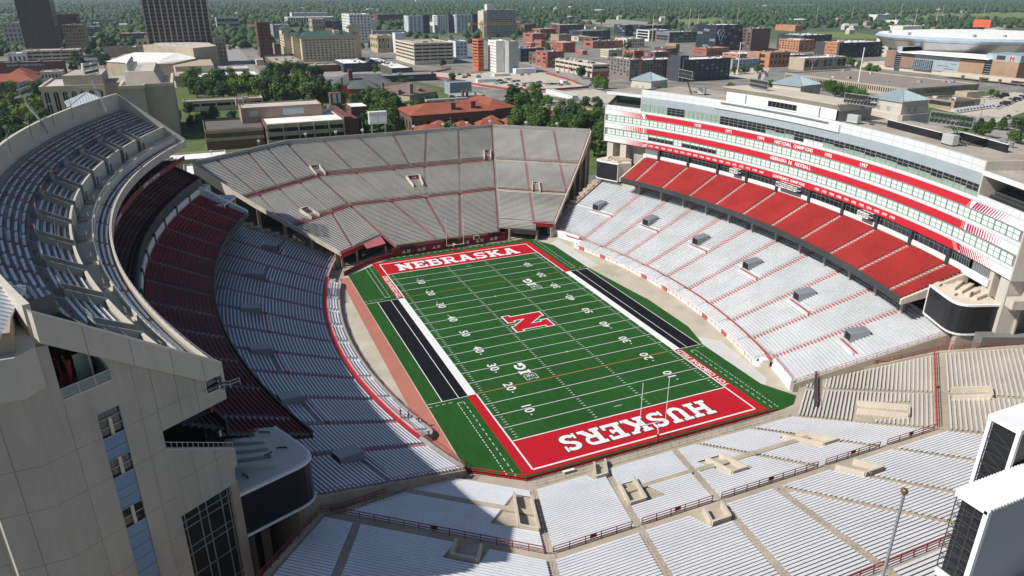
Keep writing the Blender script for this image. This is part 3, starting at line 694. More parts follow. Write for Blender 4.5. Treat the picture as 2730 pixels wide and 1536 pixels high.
# in the left wing s grows towards the field's far side: left end has the larger s
re_ = lambda d: (rend1(d) if d < -1 else rend2(d))
D0, D1, TRN = -24.0, 36.0, .66
mb = MB()
lo = lambda f, g: (lambda d: min(f(d), g(d))); hi = lambda f, g: (lambda d: max(f(d), g(d)))
terrace(mb, nc, D0, D1, TRN, c7, c1)
terrace(mb, nl, D0, D1, TRN, l1, le); terrace(mb, nr, D0, D1, TRN, re_, r1_)
mb.obj("terrace", conc_tan, ns)
def sect(fr, d0, d1, E, aw=.6, m=alu, skips=(), bw=.34):
    for i in range(len(E)-1):
        L, R = sorted((E[i], E[i+1]), key=lambda f: f((d0+d1)/2)); mb = MB()
        holes = [h for h in skips if L((h[0]+h[1])/2) < (h[2]+h[3])/2 < R((h[0]+h[1])/2)]
        n = int(round((d1-d0)/TRN))
        if not holes: benches(mb, fr, d0, d1, TRN, lambda d: L(d)+aw, lambda d: R(d)-aw, w=bw, off=.30)
        else:
            # cut the rows where a stair well opens
            inh = lambda k, n: any(h[0]-.2 < d0+k*(d1-d0)/n+.5 < h[1]+.3 for h in holes)
            benches(mb, fr, d0, d1, TRN, lambda d: L(d)+aw, lambda d: R(d)-aw, w=bw, off=.30, skip=inh)
            for h in holes:
                k0 = lambda k, n: not (h[0]-.2 < d0+k*(d1-d0)/n+.5 < h[1]+.3)
                benches(mb, fr, d0, d1, TRN, lambda d: L(d)+aw, lambda d: h[2]-.25, w=bw, off=.30, skip=k0)
                benches(mb, fr, d0, d1, TRN, lambda d: h[3]+.25, lambda d: R(d)-aw, w=bw, off=.30, skip=k0)
        if mb.f: mb.obj("bench_section", m, ns)
def hole(fr, pts):
    q = [fr.inv(p) for p in pts]; return (min(a[1] for a in q), max(a[1] for a in q), min(a[0] for a in q), max(a[0] for a in q))
# stair wells: (frame, field-side pair, rear pair)
vn = [(nl, ((-31.6, -63.2), (-29.4, -65.0)), ((-36.0, -75.1), (-33.8, -76.9))),
      (nc, ((-14.4, -58.6), (-12.2, -58.6)), ((-17.6, -64.6), (-15.4, -64.6))),
      (nc, ((-16.2, -69.3), (-13.4, -69.3)), ((-19.4, -77.2), (-16.6, -77.2))),
      (nc, ((.3, -69.8), (3.1, -69.8)), ((-.9, -77.3), (1.9, -77.3))),
      (nc, ((-12.9, -85.4), (-9.9, -85.4)), ((-14.9, -89.4), (-11.9, -89.4))),
      (nl, ((-46.0, -77.6), (-43.4, -79.7)), ((-48.0, -81.2), (-45.3, -83.4))),
      (nc, ((16.6, -69.8), (19.6, -69.8)), ((17.7, -77.3), (20.8, -77.3))),
      (nc, ((11.0, -85.6), (14.6, -85.6)), ((11.6, -90.0), (15.2, -90.0))),
      (nr, ((34.2, -69.6), (36.4, -67.8)), ((36.8, -77.6), (39.2, -75.7))),
      (nr, ((45.0, -79.0), (47.4, -77.0)), ((48.0, -83.6), (50.4, -81.7)))]
sk = {id(f): [hole(f, a+b) for g, a, b in vn if g is f] for f in (nl, nc, nr)}
inn = (-23.0, -1.6); out = (.3, 35.6)
bench_tan = mat("bench_white_dusty", (.66, .65, .62), .5, .15, var=.06, fine=.05, fscale=2)
sect(nc, *inn, [c7, c6, c5, c3, c2, c1], skips=sk[id(nc)])
sect(nc, *out, [c7, c6, c5, c4o, c3o, c3, c2, c1], skips=sk[id(nc)])
sect(nl, *inn, [l1, le], skips=sk[id(nl)]); sect(nl, *out, [l1, nl.edge((-56.6, -67.6), (-61.7, -82.0)), le], skips=sk[id(nl)])
rm = nr.edge((41.5, -56.1), (50.2, -86.7)); 
sect(nr, *inn, [r1_, nr.edge((38.5, -58.3), (46.3, -76.5)), re_], m=bench_tan, skips=sk[id(nr)], bw=.30)
sect(nr, *out, [r1_, nr.edge((46.3, -76.5), (52.5, -95.0)), re_], m=bench_tan, skips=sk[id(nr)], bw=.30)
# aisle treads and loop rails beside them
for fr, E, d0, d1 in ((nc, [c7, c6, c5, c3, c2, c1], -23, 0), (nc, [c7, c6, c5, c4o, c3o, c3, c2, c1], .5, 35.6), (nl, [nl.edge((-56.6, -67.6), (-61.7, -82.0))], .5, 35.6), (nr, [nr.edge((38.5, -58.3), (46.3, -76.5))], -23, 0), (nr, [nr.edge((46.3, -76.5), (52.5, -95.0))], .5, 35.6)):
    for e in E:
        mb = MB(); steps(mb, fr, d0, d1, TRN, e, .5); mb.obj("aisle_steps", conc_tan, ns)
        mb = MB(); d = d0+.8
        while d < d1-.5:
            p, q = fr.P(e(d), d, fr.zf(d)), fr.P(e(d+.7), d+.7, fr.zf(d+.7)); rail(mb, [p, q], .85, r=.018, rails=(1.0,)); d += 1.9
        mb.obj("handrail", galv, ns)
# middle cross aisle with its oxide-red rail, numbered plates
for fr, L, R in ((nc, c7, c1), (nl, l1, le), (nr, re_, r1_)):
    d = -.55; a0, a1 = L(d), R(d); mb = MB(); z = fr.zf(-.9)
    mb.prism([fr.P(a, q, 0)[:2] for a, q in ((L(-1.3), -1.3), (R(-1.3), -1.3), (R(.2), .2), (L(.2), .2))], z-.6, z+.05); mb.obj("cross_aisle", conc_tan, ns)
    cuts = [a0]+sorted(e(d) for e in ([c6, c5, c3, c2] if fr is nc else []))+[a1]
    mb = MB()
    for x0, x1 in zip(cuts, cuts[1:]):
        rail(mb, [fr.P(a, -1.25, z+.05) for a in lin(x0+.8, x1-.8, max(3, int((x1-x0)/2.1)))], 1.15, r=.045, rails=(1.0, .62, .3))
    mb.obj("handrail", red_paint if fr is nr else brown_metal, ns)
    for x0, x1 in zip(cuts, cuts[1:]):
        xm = (x0+x1)/2; p = fr.P(xm-.5, -1.32, 0); q = fr.P(xm+.5, -1.32, 0)
        mb = MB(); mb.prism([p[:2], q[:2], (q[0], q[1]-.03), (p[0], p[1]-.03)], z+.5, z+1.15); mb.obj("section_plate", brown_metal, ns)
d = 24.1; z = zN(d)
mb = MB(); mb.prism([nc.P(a, q, 0)[:2] for a, q in ((c7(d), d), (c1(d), d), (c1(d+2.4), d+2.4), (c7(d+2.4), d+2.4))], z-.5, z+.3); mb.obj("cross_aisle", conc_tan, ns)
mb = MB(); rail(mb, [nc.P(a, d-.1, z+.3) for a in lin(-30, 40, 36)], 1.1, r=.045, rails=(1.0, .55)); mb.obj("handrail", red_paint, ns)
# half-way cross aisle in the lower part
for fr, L, R, d in ((nc, c6, c3, -12.6), (nc, c3, c2, -12.9), (nl, l1, le, -14)):
    d_ = d; a0, a1 = sorted((L(d_), R(d_))); mb = MB(); z = fr.zf(d_)
    mb.prism([fr.P(a, q, 0)[:2] for a, q in ((a0+.6, d_), (a1-.6, d_), (a1-.6, d_+.9), (a0+.6, d_+.9))], z, z+.62); mb.obj("cross_aisle", conc_tan, ns)
for f, ci, co in vn:
    d0 = min(f.inv(p)[1] for p in ci); d1 = max(f.inv(p)[1] for p in co)
    vom_box(ns, ci, co, f.zf(d0), f.zf(d1), conc_pale)
# front: concrete walkway, low red fence along the field, wing fronts
mb = MB(); mb.poly([(-39.5, -51.6, .5), (-27.1, -60.6, .5), (27.1, -60.6, .5), (41.5, -53.8, .5), (31.5, -57.8, .5), (27, -57.75, .5), (-27, -57.75, .5), (-36.5, -50.3, .5)]); mb.obj("front_walkway", conc_tan, ns)
fpts = [(-36.4, -50.9), (-27.0, -57.8), (27.5, -57.75), (36.8, -56.2)]
mb = MB(); wallp(mb, fpts[:3], .15, lambda p: 0, lambda p: 1.0); mb.obj("front_wall", red_dark, ns)
mb = MB(); pts = []
for a, b in zip(fpts[:3], fpts[1:3]):
    m_ = max(2, int(math.dist(a, b)/2.6)); pts += [(a[0]+(b[0]-a[0])*k/m_, a[1]+(b[1]-a[1])*k/m_-.2, .5) for k in range(m_)]
rail(mb, pts, 1.25, r=.05, rails=(1.0, .6, .25)); mb.obj("handrail", red_paint, ns)
mb = MB(); rail(mb, [(x, -59.7, .55) for x in lin(-26, 26, 30)], 1.0, r=.02); mb.obj("handrail", galv, ns)
mb = MB(); wallp(mb, [(32.0, -62.5), (41.2, -53.4)], .35, lambda p: 0, lambda p: 4.0); mb.obj("front_wall", charcoal, ns)
mb = MB(); mb.poly([(32.6, -62.6, 3.0), (41.4, -53.8, 3.0), (43, -56, 3.1), (34, -65, 3.1)]); mb.obj("front_walkway", conc_tan, ns)
mb = MB(); rail(mb, [(32.0+.92*k, -62.6+.91*k, 3.1) for k in range(11)], 1.1, r=.03, rails=(1.0, .5)); mb.obj("handrail", red_faded, ns)
# flank walls against the side stands
for e, f, s in ((le, nl, 1), (re_, nr, -1)):
    mb = MB(); ds = lin(-23.5, 30, 24)
    for da, db in zip(ds, ds[1:]):
        a, b = f.P(e(da), da, 0), f.P(e(db), db, 0); a2, b2 = f.P(e(da)+s*.5, da, 0), f.P(e(db)+s*.5, db, 0)
        mb.prism([a[:2], b[:2], b2[:2], a2[:2]], 0, [zN(da)+.35, zN(db)+.35, zN(db)+.35, zN(da)+.35])
    mb.obj("end_wall", conc_tan, ns)
    mb = MB(); rail(mb, [f.P(e(d)+s*.3, d, zN(d)+.35) for d in lin(-23, 30, 27)], 1.05, r=.04); mb.obj("handrail", brown_metal, ns)
mb = MB(); wallp(mb, [nl.P(le(36), 36, 0)[:2], nc.P(c1(36), 36, 0)[:2], nc.P(c7(36), 36, 0)[:2], nr.P(re_(36), 36, 0)[:2]], .5, lambda p: 0, lambda p: 24.8); mb.obj("back_wall", conc_grey, ns)
o = MB(); o.box(-20.5, -58.9, .9, -18.3, -58.4, 1.0); 
for x in (-20.3, -18.5): o.box(x-.05, -58.85, .5, x+.05, -58.45, .9)
tag(o.obj("table", white_paint), "small white folding table on the walkway in front of the near stand", "table")
# flag pole behind the stand
t = thing("flag_pole", "slim grey flag pole with a gold ball top among the near white benches", "flag pole")
mb = MB(); mb.tube((-29.8, -122.4, 0), (-29.8, -122.4, 46.0), .16, .08, 12); mb.obj("pole", galv, t)
gold = mat("gold_ball", (.38, .24, .12), .3, .8)
bm = bmesh.new(); bmesh.ops.create_uvsphere(bm, u_segments=14, v_segments=10, radius=.24, matrix=Matrix.Translation((-29.8, -122.4, 46.3)))
me = bpy.data.meshes.new("finial"); bm.to_mesh(me); bm.free(); o = bpy.data.objects.new("finial", me); me.materials.append(gold); C.objects.link(o); o.parent = t
mb = MB(); mb.tube((-29.45, -122.4, 2), (-29.62, -122.4, 45.8), .02, n=4); mb.obj("halyard", galv, t)
# scoreboard seen from behind at lower right
t = thing("scoreboard", "white-framed scoreboard seen from behind, ribbed white roof and black lattice end", "scoreboard")
rib = mat("ribbed_white_sheet", (.80, .80, .79), .5, var=.04)
back_grey = mat("scoreboard_back_sheet", (.33, .38, .41), .5, .2, var=.08, fine=.04)
xs, ya, yb, zt = -10.7, -114.8, -117.9, 35.0
mb = MB(); k = xs
while k < 40:
    mb.prism([(k, ya), (k+.16, ya), (k+.16, yb-.15), (k, yb-.15)], zt-.25, zt+.10); mb.prism([(k+.16, ya), (k+.42, ya), (k+.42, yb-.1), (k+.16, yb-.1)], zt-.25, zt-.02); k += .42
mb.obj("roof", rib, t)
mb = MB(); mb.box(xs+.05, yb+.05, 22, 40, yb+.25, zt-.3); mb.obj("back_panel", back_grey, t)
mb = MB(); mb.box(xs-.1, yb-.12, 24, xs+.35, yb+.3, zt-.25); mb.box(xs-.1, ya-.1, zt-.6, xs+.3, yb, zt-.26); mb.box(xs-.1, ya-.3, 25.4, xs+.3, yb, 26.0); mb.obj("frame", white_paint, t)
mb = MB(); mb.box(xs+1.2, yb+.4, 22, 40, ya-.1, zt-.4); mb.obj("core", black, t)
mb = MB(); z = 26.2
while z < zt-1:
    mb.bar((xs+.15, ya-.1, z), (xs+.15, yb+.3, z), .06); mb.bar((xs+.6, ya-.1, z), (xs+.6, yb+.3, z+1.2), .05); mb.bar((xs+.5, yb+.3, z), (xs+.5, ya-.1, z+1.2), .05); z += 1.2
for y in lin(ya-.1, yb+.3, 4): mb.bar((xs+.3, y, 26), (xs+.3, y, zt-.5), .07)
mb.obj("lattice", charcoal, t)
x2, ZT2 = -3.2, 38.6
mb = MB(); mb.box(x2, -114.7, 22, x2+.35, -114.35, ZT2); mb.box(x2, -112.0, 22, x2+.3, -111.65, ZT2); mb.box(x2-.05, -114.75, ZT2, 40, -111.6, ZT2+.5); mb.obj("frame", white_paint, t)
mb = MB(); mb.box(x2+.4, -114.6, 22, 40, -112, ZT2); mb.obj("core", black, t)
mb = MB(); z = 30
while z < ZT2-1.4: mb.bar((x2+.2, -114.4, z), (x2+.2, -112, z), .06); mb.bar((x2+.2, -114.4, z), (x2+.2, -112, z+1.3), .05); z += 1.3
mb.obj("lattice", charcoal, t)
mb = MB()
for x in (-8, 0, 12, 24, 36): mb.box(x, -116.4, 0, x+.8, -115.6, 24)
mb.obj("support_post", white_paint, t)
mb = MB(); mb.bar((2.5, -118.6, 33.4), (4.6, -118.2, 26), .5); mb.obj("brace", conc_tan, t)
# ---------------------------------------------------------------- east tower (upper decks on the left)
et = thing("east_tower", "tall cream concrete tower with a curved upper deck of blue-grey benches, filling the left edge", "stadium tower")
cream_wall = mat("precast_cream", (.41, .38, .33), .85, var=.07, fine=.05, fscale=5, streak=.07)
cream_lite = mat("precast_band", (.52, .485, .42), .85, var=.05, fine=.04, fscale=5, streak=.05)
joint_m = mat("wall_joint", (.20, .18, .155), .9)
louvre = mat("sky_tinted_louvre", (.25, .33, .46), .5, .3, var=.04)  # blue of the reflected sky put into the metal's colour
UD = (math.cos(math.radians(32.8)), math.sin(math.radians(32.8))); UN = (UD[1], -UD[0]); A0 = (-84.1, -79.3)
EW = lambda u, z, q=0.0: (A0[0]+UD[0]*u+UN[0]*q, A0[1]+UD[1]*u+UN[1]*q, z)
def ew_slab(pts, q0, q1, name, m, parent=None, mb=None):
    own = mb is None; mb = mb or MB(); n = len(pts); i = len(mb.v)
    mb.v += [EW(u, z, q1) for u, z in pts]+[EW(u, z, q0) for u, z in pts]
    mb.f.append(tuple(range(i, i+n))); mb.f.append(tuple(i+n+k for k in reversed(range(n))))
    for k in range(n):
        j = (k+1) % n; mb.f.append((i+k, i+n+k, i+n+j, i+j))
    return mb.obj(name, m, parent or et) if own else None
bandz = lambda u: 48.1-.748*u
topz = lambda u: 51-.7497*u
mb = MB()
ew_slab([(-2.3, 0), (.65, 0), (.65, bandz(.65)), (-2.3, 48.0)], -.8, 0, "", None, mb=mb)
ew_slab([(.65, 0), (3.05, 0), (3.05, 41.85), (.65, 41.85)], -.8, 0, "", None, mb=mb)
ew_slab([(3.05, 39.1), (5.25, 39.1), (5.25, 41.85), (3.05, 41.85)], -.8, 0, "", None, mb=mb)
ew_slab([(5.25, 0), (8.8, 0), (8.8, bandz(8.8)), (5.3, bandz(5.3)), (5.25, 41.8)], -.8, 0, "", None, mb=mb)
cv = [(2.35+2.95*math.cos(t), 41.85+4.3*math.sin(t)) for t in lin(0, 1.45, 9)]
ew_slab([(5.3, bandz(5.3))]+[(2.7, bandz(2.7))]+list(reversed(cv)), -.8, 0, "", None, mb=mb)
ew_slab([(8.8, 34), (14.3, 34), (14.3, 37.4), (8.8, bandz(8.8))], -.8, 0, "", None, mb=mb)
ew_slab([(14.3, 34), (16.6, 34), (16.6, 35.3), (15.9, 35.5), (14.3, 35.6)], -.8, 0, "", None, mb=mb)
ew_slab([(8.8, 22.9), (15.9, 22.9), (16.0, 24.8), (16.5, 25.2), (16.5, 27.2), (8.8, 31.7)], -.8, 0, "", None, mb=mb)
wallo = mb.obj("end_wall", cream_wall, et)
ew_slab([(0, 48.1), (14.3, 37.4), (16.5, 37.4), (16.54, 38.6), (0, 51)], -.5, .35, "parapet_band", cream_lite)
ew_slab([(-.02, 51.0), (16.5, 38.65), (16.5, 38.85), (-.02, 51.2)], -.55, .42, "coping", galv)
# joints between the precast panels
mb = MB()
def jl(u0, z0, u1, z1, w=.045): 
    d = Vector((u1-u0, z1-z0)).normalized()*w/2; p = (-d.y, d.x)
    mb.quad(*[EW(u, z, .004) for u, z in ((u0+p[0], z0+p[1]), (u0-p[0], z0-p[1]), (u1-p[0], z1-p[1]), (u1+p[0], z1+p[1]))])
for z in (36.5, 31.9, 25.7, 20.9, 16, 11, 6):
    jl(-2.2, z, 3.0, z); jl(5.3, z-.1, 8.75 if 22.9 > z or z > 33 else 8.75, z-.1)
for z in (36.6,): jl(8.8, z, 12.5, z)
for z in (27.3,): jl(8.85, z, 16.3, z)
for u in (.63, 7.1): jl(u, 2, u, 41.5 if u < 1 else 42.5)
for u in (8.8, 11.2, 13.2): jl(u, 34.1 if u > 9 else 32, u, bandz(u)-.05, .06)
for u in (11.4, 14.0): jl(u, 23, u, 31.7-(u-8.8)*.58)
mb.obj("wall_joints", joint_m, wallo)
for u in (3.6, 7.4, 11.1, 14.3):
    mb = MB(); mb.quad(*[EW(a, b, .354) for a, b in ((u-.03, topz(u)-.05), (u-.03, bandz(u)+.02), (u+.03, bandz(u)+.02), (u+.03, topz(u)-.05))]); mb.obj("wall_joints", joint_m, wallo)
# slot of windows and sky-tinted louvres
wins = [(39.1, 36.25, 1), (33.6, 31.6, 0), (27.6, 25.35, 0)]
lv = [(36.2, [34.7, 33.65]), (31.55, [29.9, 28.8, 27.65]), (25.3, [23.9, 22.4, 20.9, 19.3, 17.5, 15.5, 13, 10, 6, 1])]
for zt_, zb_, big in wins:
    mb = MB(); mb.quad(*[EW(u, z, -.25) for u, z in ((3.05, zb_), (5.25, zb_), (5.25, zt_), (3.05, zt_))]); o = mb.obj("window", glass_dark, et)
    mb = MB()
    if big: ew_slab([(3.05, 38.15), (5.25, 38.15), (5.25, 38.22), (3.05, 38.22)], -.24, -.12, "", None, mb=mb)
    zm = (zb_+(38.1 if big else zt_))/2
    ew_slab([(3.05, zm-.03), (5.25, zm-.03), (5.25, zm+.03), (3.05, zm+.03)], -.24, -.14, "", None, mb=mb)
    ew_slab([(4.0, zb_), (4.32, zb_), (4.32, 38.12 if big else zt_), (4.0, 38.12 if big else zt_)], -.23, -.05, "", None, mb=mb); mb.obj("frame", conc_pale, o)
for z0, zs in lv:
    for a, b in zip([z0]+zs, zs):
        mb = MB(); n_ = max(3, int((a-b)/.16))
        for k in range(n_):
            zz = b+.06+(a-b-.12)*k/n_; dz = (a-b-.12)/n_
            mb.quad(EW(3.08, zz, -.06), EW(5.22, zz, -.06), EW(5.22, zz+dz, -.14), EW(3.08, zz+dz, -.14)); mb.quad(EW(3.08, zz+dz, -.14), EW(5.22, zz+dz, -.14), EW(5.22, zz+dz, -.06), EW(3.08, zz+dz, -.06))
        o = mb.obj("louvre_panel", louvre, et)
mb = MB()
for u in (3.02, 5.22): ew_slab([(u, 0), (u+.06, 0), (u+.06, 39.1), (u, 39.1)], -.2, .03, "", None, mb=mb)
for z in [39.08]+[x for q in lv for x in [q[0]]+q[1]]: ew_slab([(3.05, z-.05), (5.22, z-.05), (5.22, z+.04), (3.05, z+.04)], -.2, .01, "", None, mb=mb)
mb.obj("slot_frame", grey_metal, et)
# arched balcony: dark room, floor, glass rail, tall post
mb = MB(); mb.quad(EW(.65, 41.8, -.05), EW(5.3, 41.8, -.05), EW(5.3, 41.8, -8), EW(.65, 41.8, -8)); mb.quad(EW(.65, 41.8, -8), EW(5.3, 41.8, -8), EW(5.3, 49, -8), EW(.65, 49, -8))
mb.quad(EW(5.3, 41.8, -.8), EW(5.3, 41.8, -8), EW(5.3, 47, -8), EW(5.3, 47, -.8)); mb.obj("balcony_room", conc_dark, et)
mb = MB(); mb.quad(EW(.6, 41.8, -.8), EW(.6, 41.8, -5), EW(.6, 47.3, -5), EW(.6, 47.3, -.8)); mb.obj("balcony_side", conc_pale, et)
rail_glass = bpy.data.materials.new("rail_glass"); rail_glass.use_nodes = True
b = rail_glass.node_tree.nodes["Principled BSDF"]; b.inputs["Base Color"].default_value = (.35, .42, .40, 1); b.inputs["Alpha"].default_value = .45; b.inputs["Roughness"].default_value = .08
ew_slab([(.7, 41.9), (5.2, 41.9), (5.2, 43.0), (.7, 43.0)], -.06, -.03, "balcony_glass", rail_glass)
mb = MB(); ew_slab([(.66, 43.0), (5.28, 43.0), (5.28, 43.06), (.66, 43.06)], -.09, .0, "", None, mb=mb); ew_slab([(.66, 41.82), (5.28, 41.82), (5.28, 41.95), (.66, 41.95)], -.09, .03, "", None, mb=mb)
for u in (.7, 2.2, 3.7, 5.2): ew_slab([(u, 41.9), (u+.05, 41.9), (u+.05, 43.0), (u, 43.0)], -.07, -.01, "", None, mb=mb)
mb.obj("balcony_frame", galv, et)
mb = MB(); mb.bar(EW(4.35, 41.9, -1.6), EW(4.35, 44.6, -1.6), .12); ew_slab([(4.15, 44.5), (4.6, 44.5), (4.6, 45.0), (4.15, 45.0)], -1.8, -1.4, "", None, mb=mb); mb.obj("balcony_post", conc_pale, et)
mb = MB(); ew_slab([(3.3, 41.9), (4.9, 41.9), (4.9, 44.6), (3.3, 44.6)], -2.6, -2.5, "", None, mb=mb); mb.obj("balcony_window", glass_green, et)
mb = MB()
for k in range(26):
    u = 1.0+random.random()*1.9; q = -1.4-random.random()*4; mb.bar(EW(u, 41.9, q), EW(u+random.uniform(-.3, .3), 43.0+random.random()*2.3, q+random.uniform(-.3, .3)), .12+random.random()*.1)
mb.obj("stored_frames", brown_metal, et)
# small window at the beak
mb = MB(); ew_slab([(14.45, 35.7), (15.9, 35.6), (15.9, 37.3), (14.45, 37.35)], -.2, -.12, "", None, mb=mb); o = mb.obj("window", glass_dark, et)
mb = MB()
for a in ([(14.3, 35.6), (16.0, 35.5), (16.0, 35.62), (14.3, 35.72)], [(14.3, 35.6), (14.42, 35.6), (14.42, 37.4), (14.3, 37.4)], [(15.88, 35.5), (16.0, 35.5), (16.0, 37.4), (15.88, 37.4)]): ew_slab(a, -.25, .05, "", None, mb=mb)
mb.obj("frame", galv, o)
mb = MB(); rail(mb, [EW(u, 35.35, -.1) for u in (16.05, 16.6)]+[PE(r, -23.2, 34.3) for r in (185.6, 184.4)], .9, r=.03); mb.obj("handrail", galv, et)
# club level slot and tall glass below it
ew_slab([(8.8, 31.72), (16.5, 27.22), (16.5, 27.36), (8.8, 31.86)], -.5, .04, "coping", galv)
mb = MB(); rail(mb, [EW(u, 31.75-(u-8.8)*.584, -.15) for u in lin(8.9, 16.4, 14)], .85, r=.03, rails=(1.0,)); mb.obj("handrail", galv, et)
mb = MB(); ew_slab([(8.7, 0), (15.3, 0), (15.3, 22.9), (8.7, 22.9)], -1.0, -.9, "", None, mb=mb); o = mb.obj("window_wall", glass_dark, et)
mb = MB()
for u in (9.5, 11.25, 12.2, 14.1, 15.0): ew_slab([(u, 0), (u+.08, 0), (u+.08, 22.9), (u, 22.9)], -.89, -.78, "", None, mb=mb)
for z in (22.8, 21.3, 20.3, 17.6, 16.6, 13.6, 9.6, 5.6): ew_slab([(8.7, z-.04), (15.3, z-.04), (15.3, z+.05), (8.7, z+.05)], -.89, -.79, "", None, mb=mb)
mb.obj("mullions", galv, o)
mb = MB(); ew_slab([(15.3, 0), (16.3, 0), (16.3, 22.9), (15.3, 22.9)], -1.6, -.3, "", None, mb=mb); mb.obj("corner_column", conc_tan, et)
# walls of the stair tower left of it with its pyramid roof
body = [(-86.03, -80.55), (-90.5, -80.55), (-91.3, -79.2), (-98, -79.2), (-98, -69), (-87, -69)]
mb = MB(); mb.prism(body, 0, 44.4); st = mb.obj("stair_tower", cream_wall, et)
mb = MB()
for z in (36.5, 31.9, 25.7, 20.9, 16): mb.box(-90.5, -80.558, z-.025, -86.05, -80.553, z+.025); mb.box(-98, -79.208, z-.025, -91.3, -79.203, z+.025)
for x in (-88.3, -93.2, -95.6): mb.box(x-.025, -80.56 if x > -90 else -79.21, 5, x+.025, -80.552 if x > -90 else -79.202, 44.2)
mb.obj("wall_joints", joint_m, st)
head = [(-84.3, -79.9), (-85.6, -81.6), (-99, -81.6), (-99, -68), (-87, -68), (-85.0, -74)]
mb = MB(); mb.prism(head, [44.0]*6, [48.0]*6); mb.obj("stair_head", cream_lite, et)
mb = MB(); mb.prism([(-85.6, -80.5), (-98, -80.5), (-98, -69), (-88, -69), (-86.6, -74)], 48, 49.9); mb.obj("roof_parapet", conc_tan, et)
def pyramid(name, cx, cy, h, z, H, ang, m, parent, seams=7):
    c, s = math.cos(ang), math.sin(ang); R = lambda u, v, zz: (cx+c*u-s*v, cy+s*u+c*v, zz)
    mb = MB(); ap = R(0, 0, z+H); cs = [R(-h, -h, z), R(h, -h, z), R(h, h, z), R(-h, h, z)]
    for k in range(4): mb.poly([cs[k], cs[(k+1) % 4], ap])
    lo_ = [(p[0], p[1], z-.25) for p in cs]
    for k in range(4): mb.quad(lo_[k], lo_[(k+1) % 4], cs[(k+1) % 4], cs[k])
    o = mb.obj(name, m, parent)
    mb = MB()
    for k in range(4):
        a, b = Vector(cs[k]), Vector(cs[(k+1) % 4]); mid = (a+b)/2
        for i in range(1, 2*seams):
            p = a.lerp(b, i/(2*seams)); f = 1-abs(i-seams)/seams
            q = p+(Vector(ap)-mid)*f; up_ = Vector((0, 0, .05)); 
            if f > .05: mb.bar(p+up_, q+up_, .07, .12)
        mb.bar(a+Vector((0, 0, .06)), Vector(ap)+Vector((0, 0, .06)), .16)
    mb.obj("roof_seams", m, o); return o
roof_blue = mat("standing_seam_roof", (.42, .50, .53), .4, .35, var=.05)
roof_white = mat("pale_seam_roof", (.66, .70, .72), .4, .2, var=.04)
pyramid("pyramid_roof", -92.2, -75.2, 6.0, 49.9, 3.0, 0, roof_white, et)
# ---- decks: upper deck
UA0, UA1 = -23.75, 21.6
zup = lambda r: 41.0+.62*(r-192.3)
fu = Polar(PE, zup)
deck_floor = mat('deck_floor', (.20, .20, .195), .85, var=.15, fine=.1, fscale=2)
mb = MB(); terrace(mb, fu, 192.3, 201.2, .80, lambda d: UA0, lambda d: UA1); mb.obj("upper_terrace", deck_floor, et)
mb = MB(); arc_wall(mb, PE, 202.6, UA0, UA1, 44, 51.0, .6); mb.obj("back_parapet", cream_lite, et)
mb = MB(); arc_flat(mb, PE, 201.2, 202.7, UA0, UA1, 46.6, 46.6); mb.obj("upper_walkway", conc_grey, et)
mb = MB(); arc_flat(mb, PE, 189.4, 192.4, UA0, UA1, 38.55, 38.55); mb.obj("walkway", conc_pale, et)
slots = [16.4, 12.65, 8.9, 5.15, 1.35, -2.4, -6.15, -9.9, -13.7, -17.4, -21.2]
SW = .36
mb = MB(); eds = [UA0]+sorted(slots)+[UA1]
for i in range(len(eds)-1):
    a, b = eds[i]+(SW+.05 if i else 0), eds[i+1]-(SW+.05 if i < len(eds)-2 else 0)
    o = MB(); arc_wall(o, PE, 191.9, a, b, 38.5, 41.9, .35); w_ = o.obj("front_wall", cream_lite, et)
    o = MB(); arc_wall(o, PE, 191.84, a+.25, a+.55, 38.6, 40.3, .05); o.obj("door", charcoal, w_)
    mid = (a+b)/2
    # benches: rows split by the slots in front and by an aisle behind
    o = MB(); benches(o, fu, 192.3, 196.3, .80, lambda d: a, lambda d: b, off=.40, w=.36, h=.42, th=.06); o.obj("bench_section", alu, et)
    for (x0, x1) in ((eds[i]+.2, mid-.2), (mid+.2, eds[i+1]-.2)):
        o = MB(); benches(o, fu, 197.1, 201.1, .80, lambda d: x0, lambda d: x1, off=.40, w=.36, h=.42, th=.06); o.obj("bench_section", alu, et)
    o = MB(); steps(o, fu, 196.3, 201.1, .80, lambda d: mid, .17); o.obj("aisle_steps", red_faded, et)
    o = MB(); rail(o, [PE(r, mid+.2, zup(r)) for r in lin(196.8, 201, 6)], .9, r=.025, rails=(1.0,)); o.obj("handrail", galv, et)
    for r in (193.9, 195.5, 197.9, 199.5):
        o = MB(); rail(o, [PE(r+.1, q, zup(r)+.05) for q in lin(a+.1, b-.1, 6)], .8, r=.02, rails=(1.0, .5)); o.obj("row_rail", grey_metal, et)
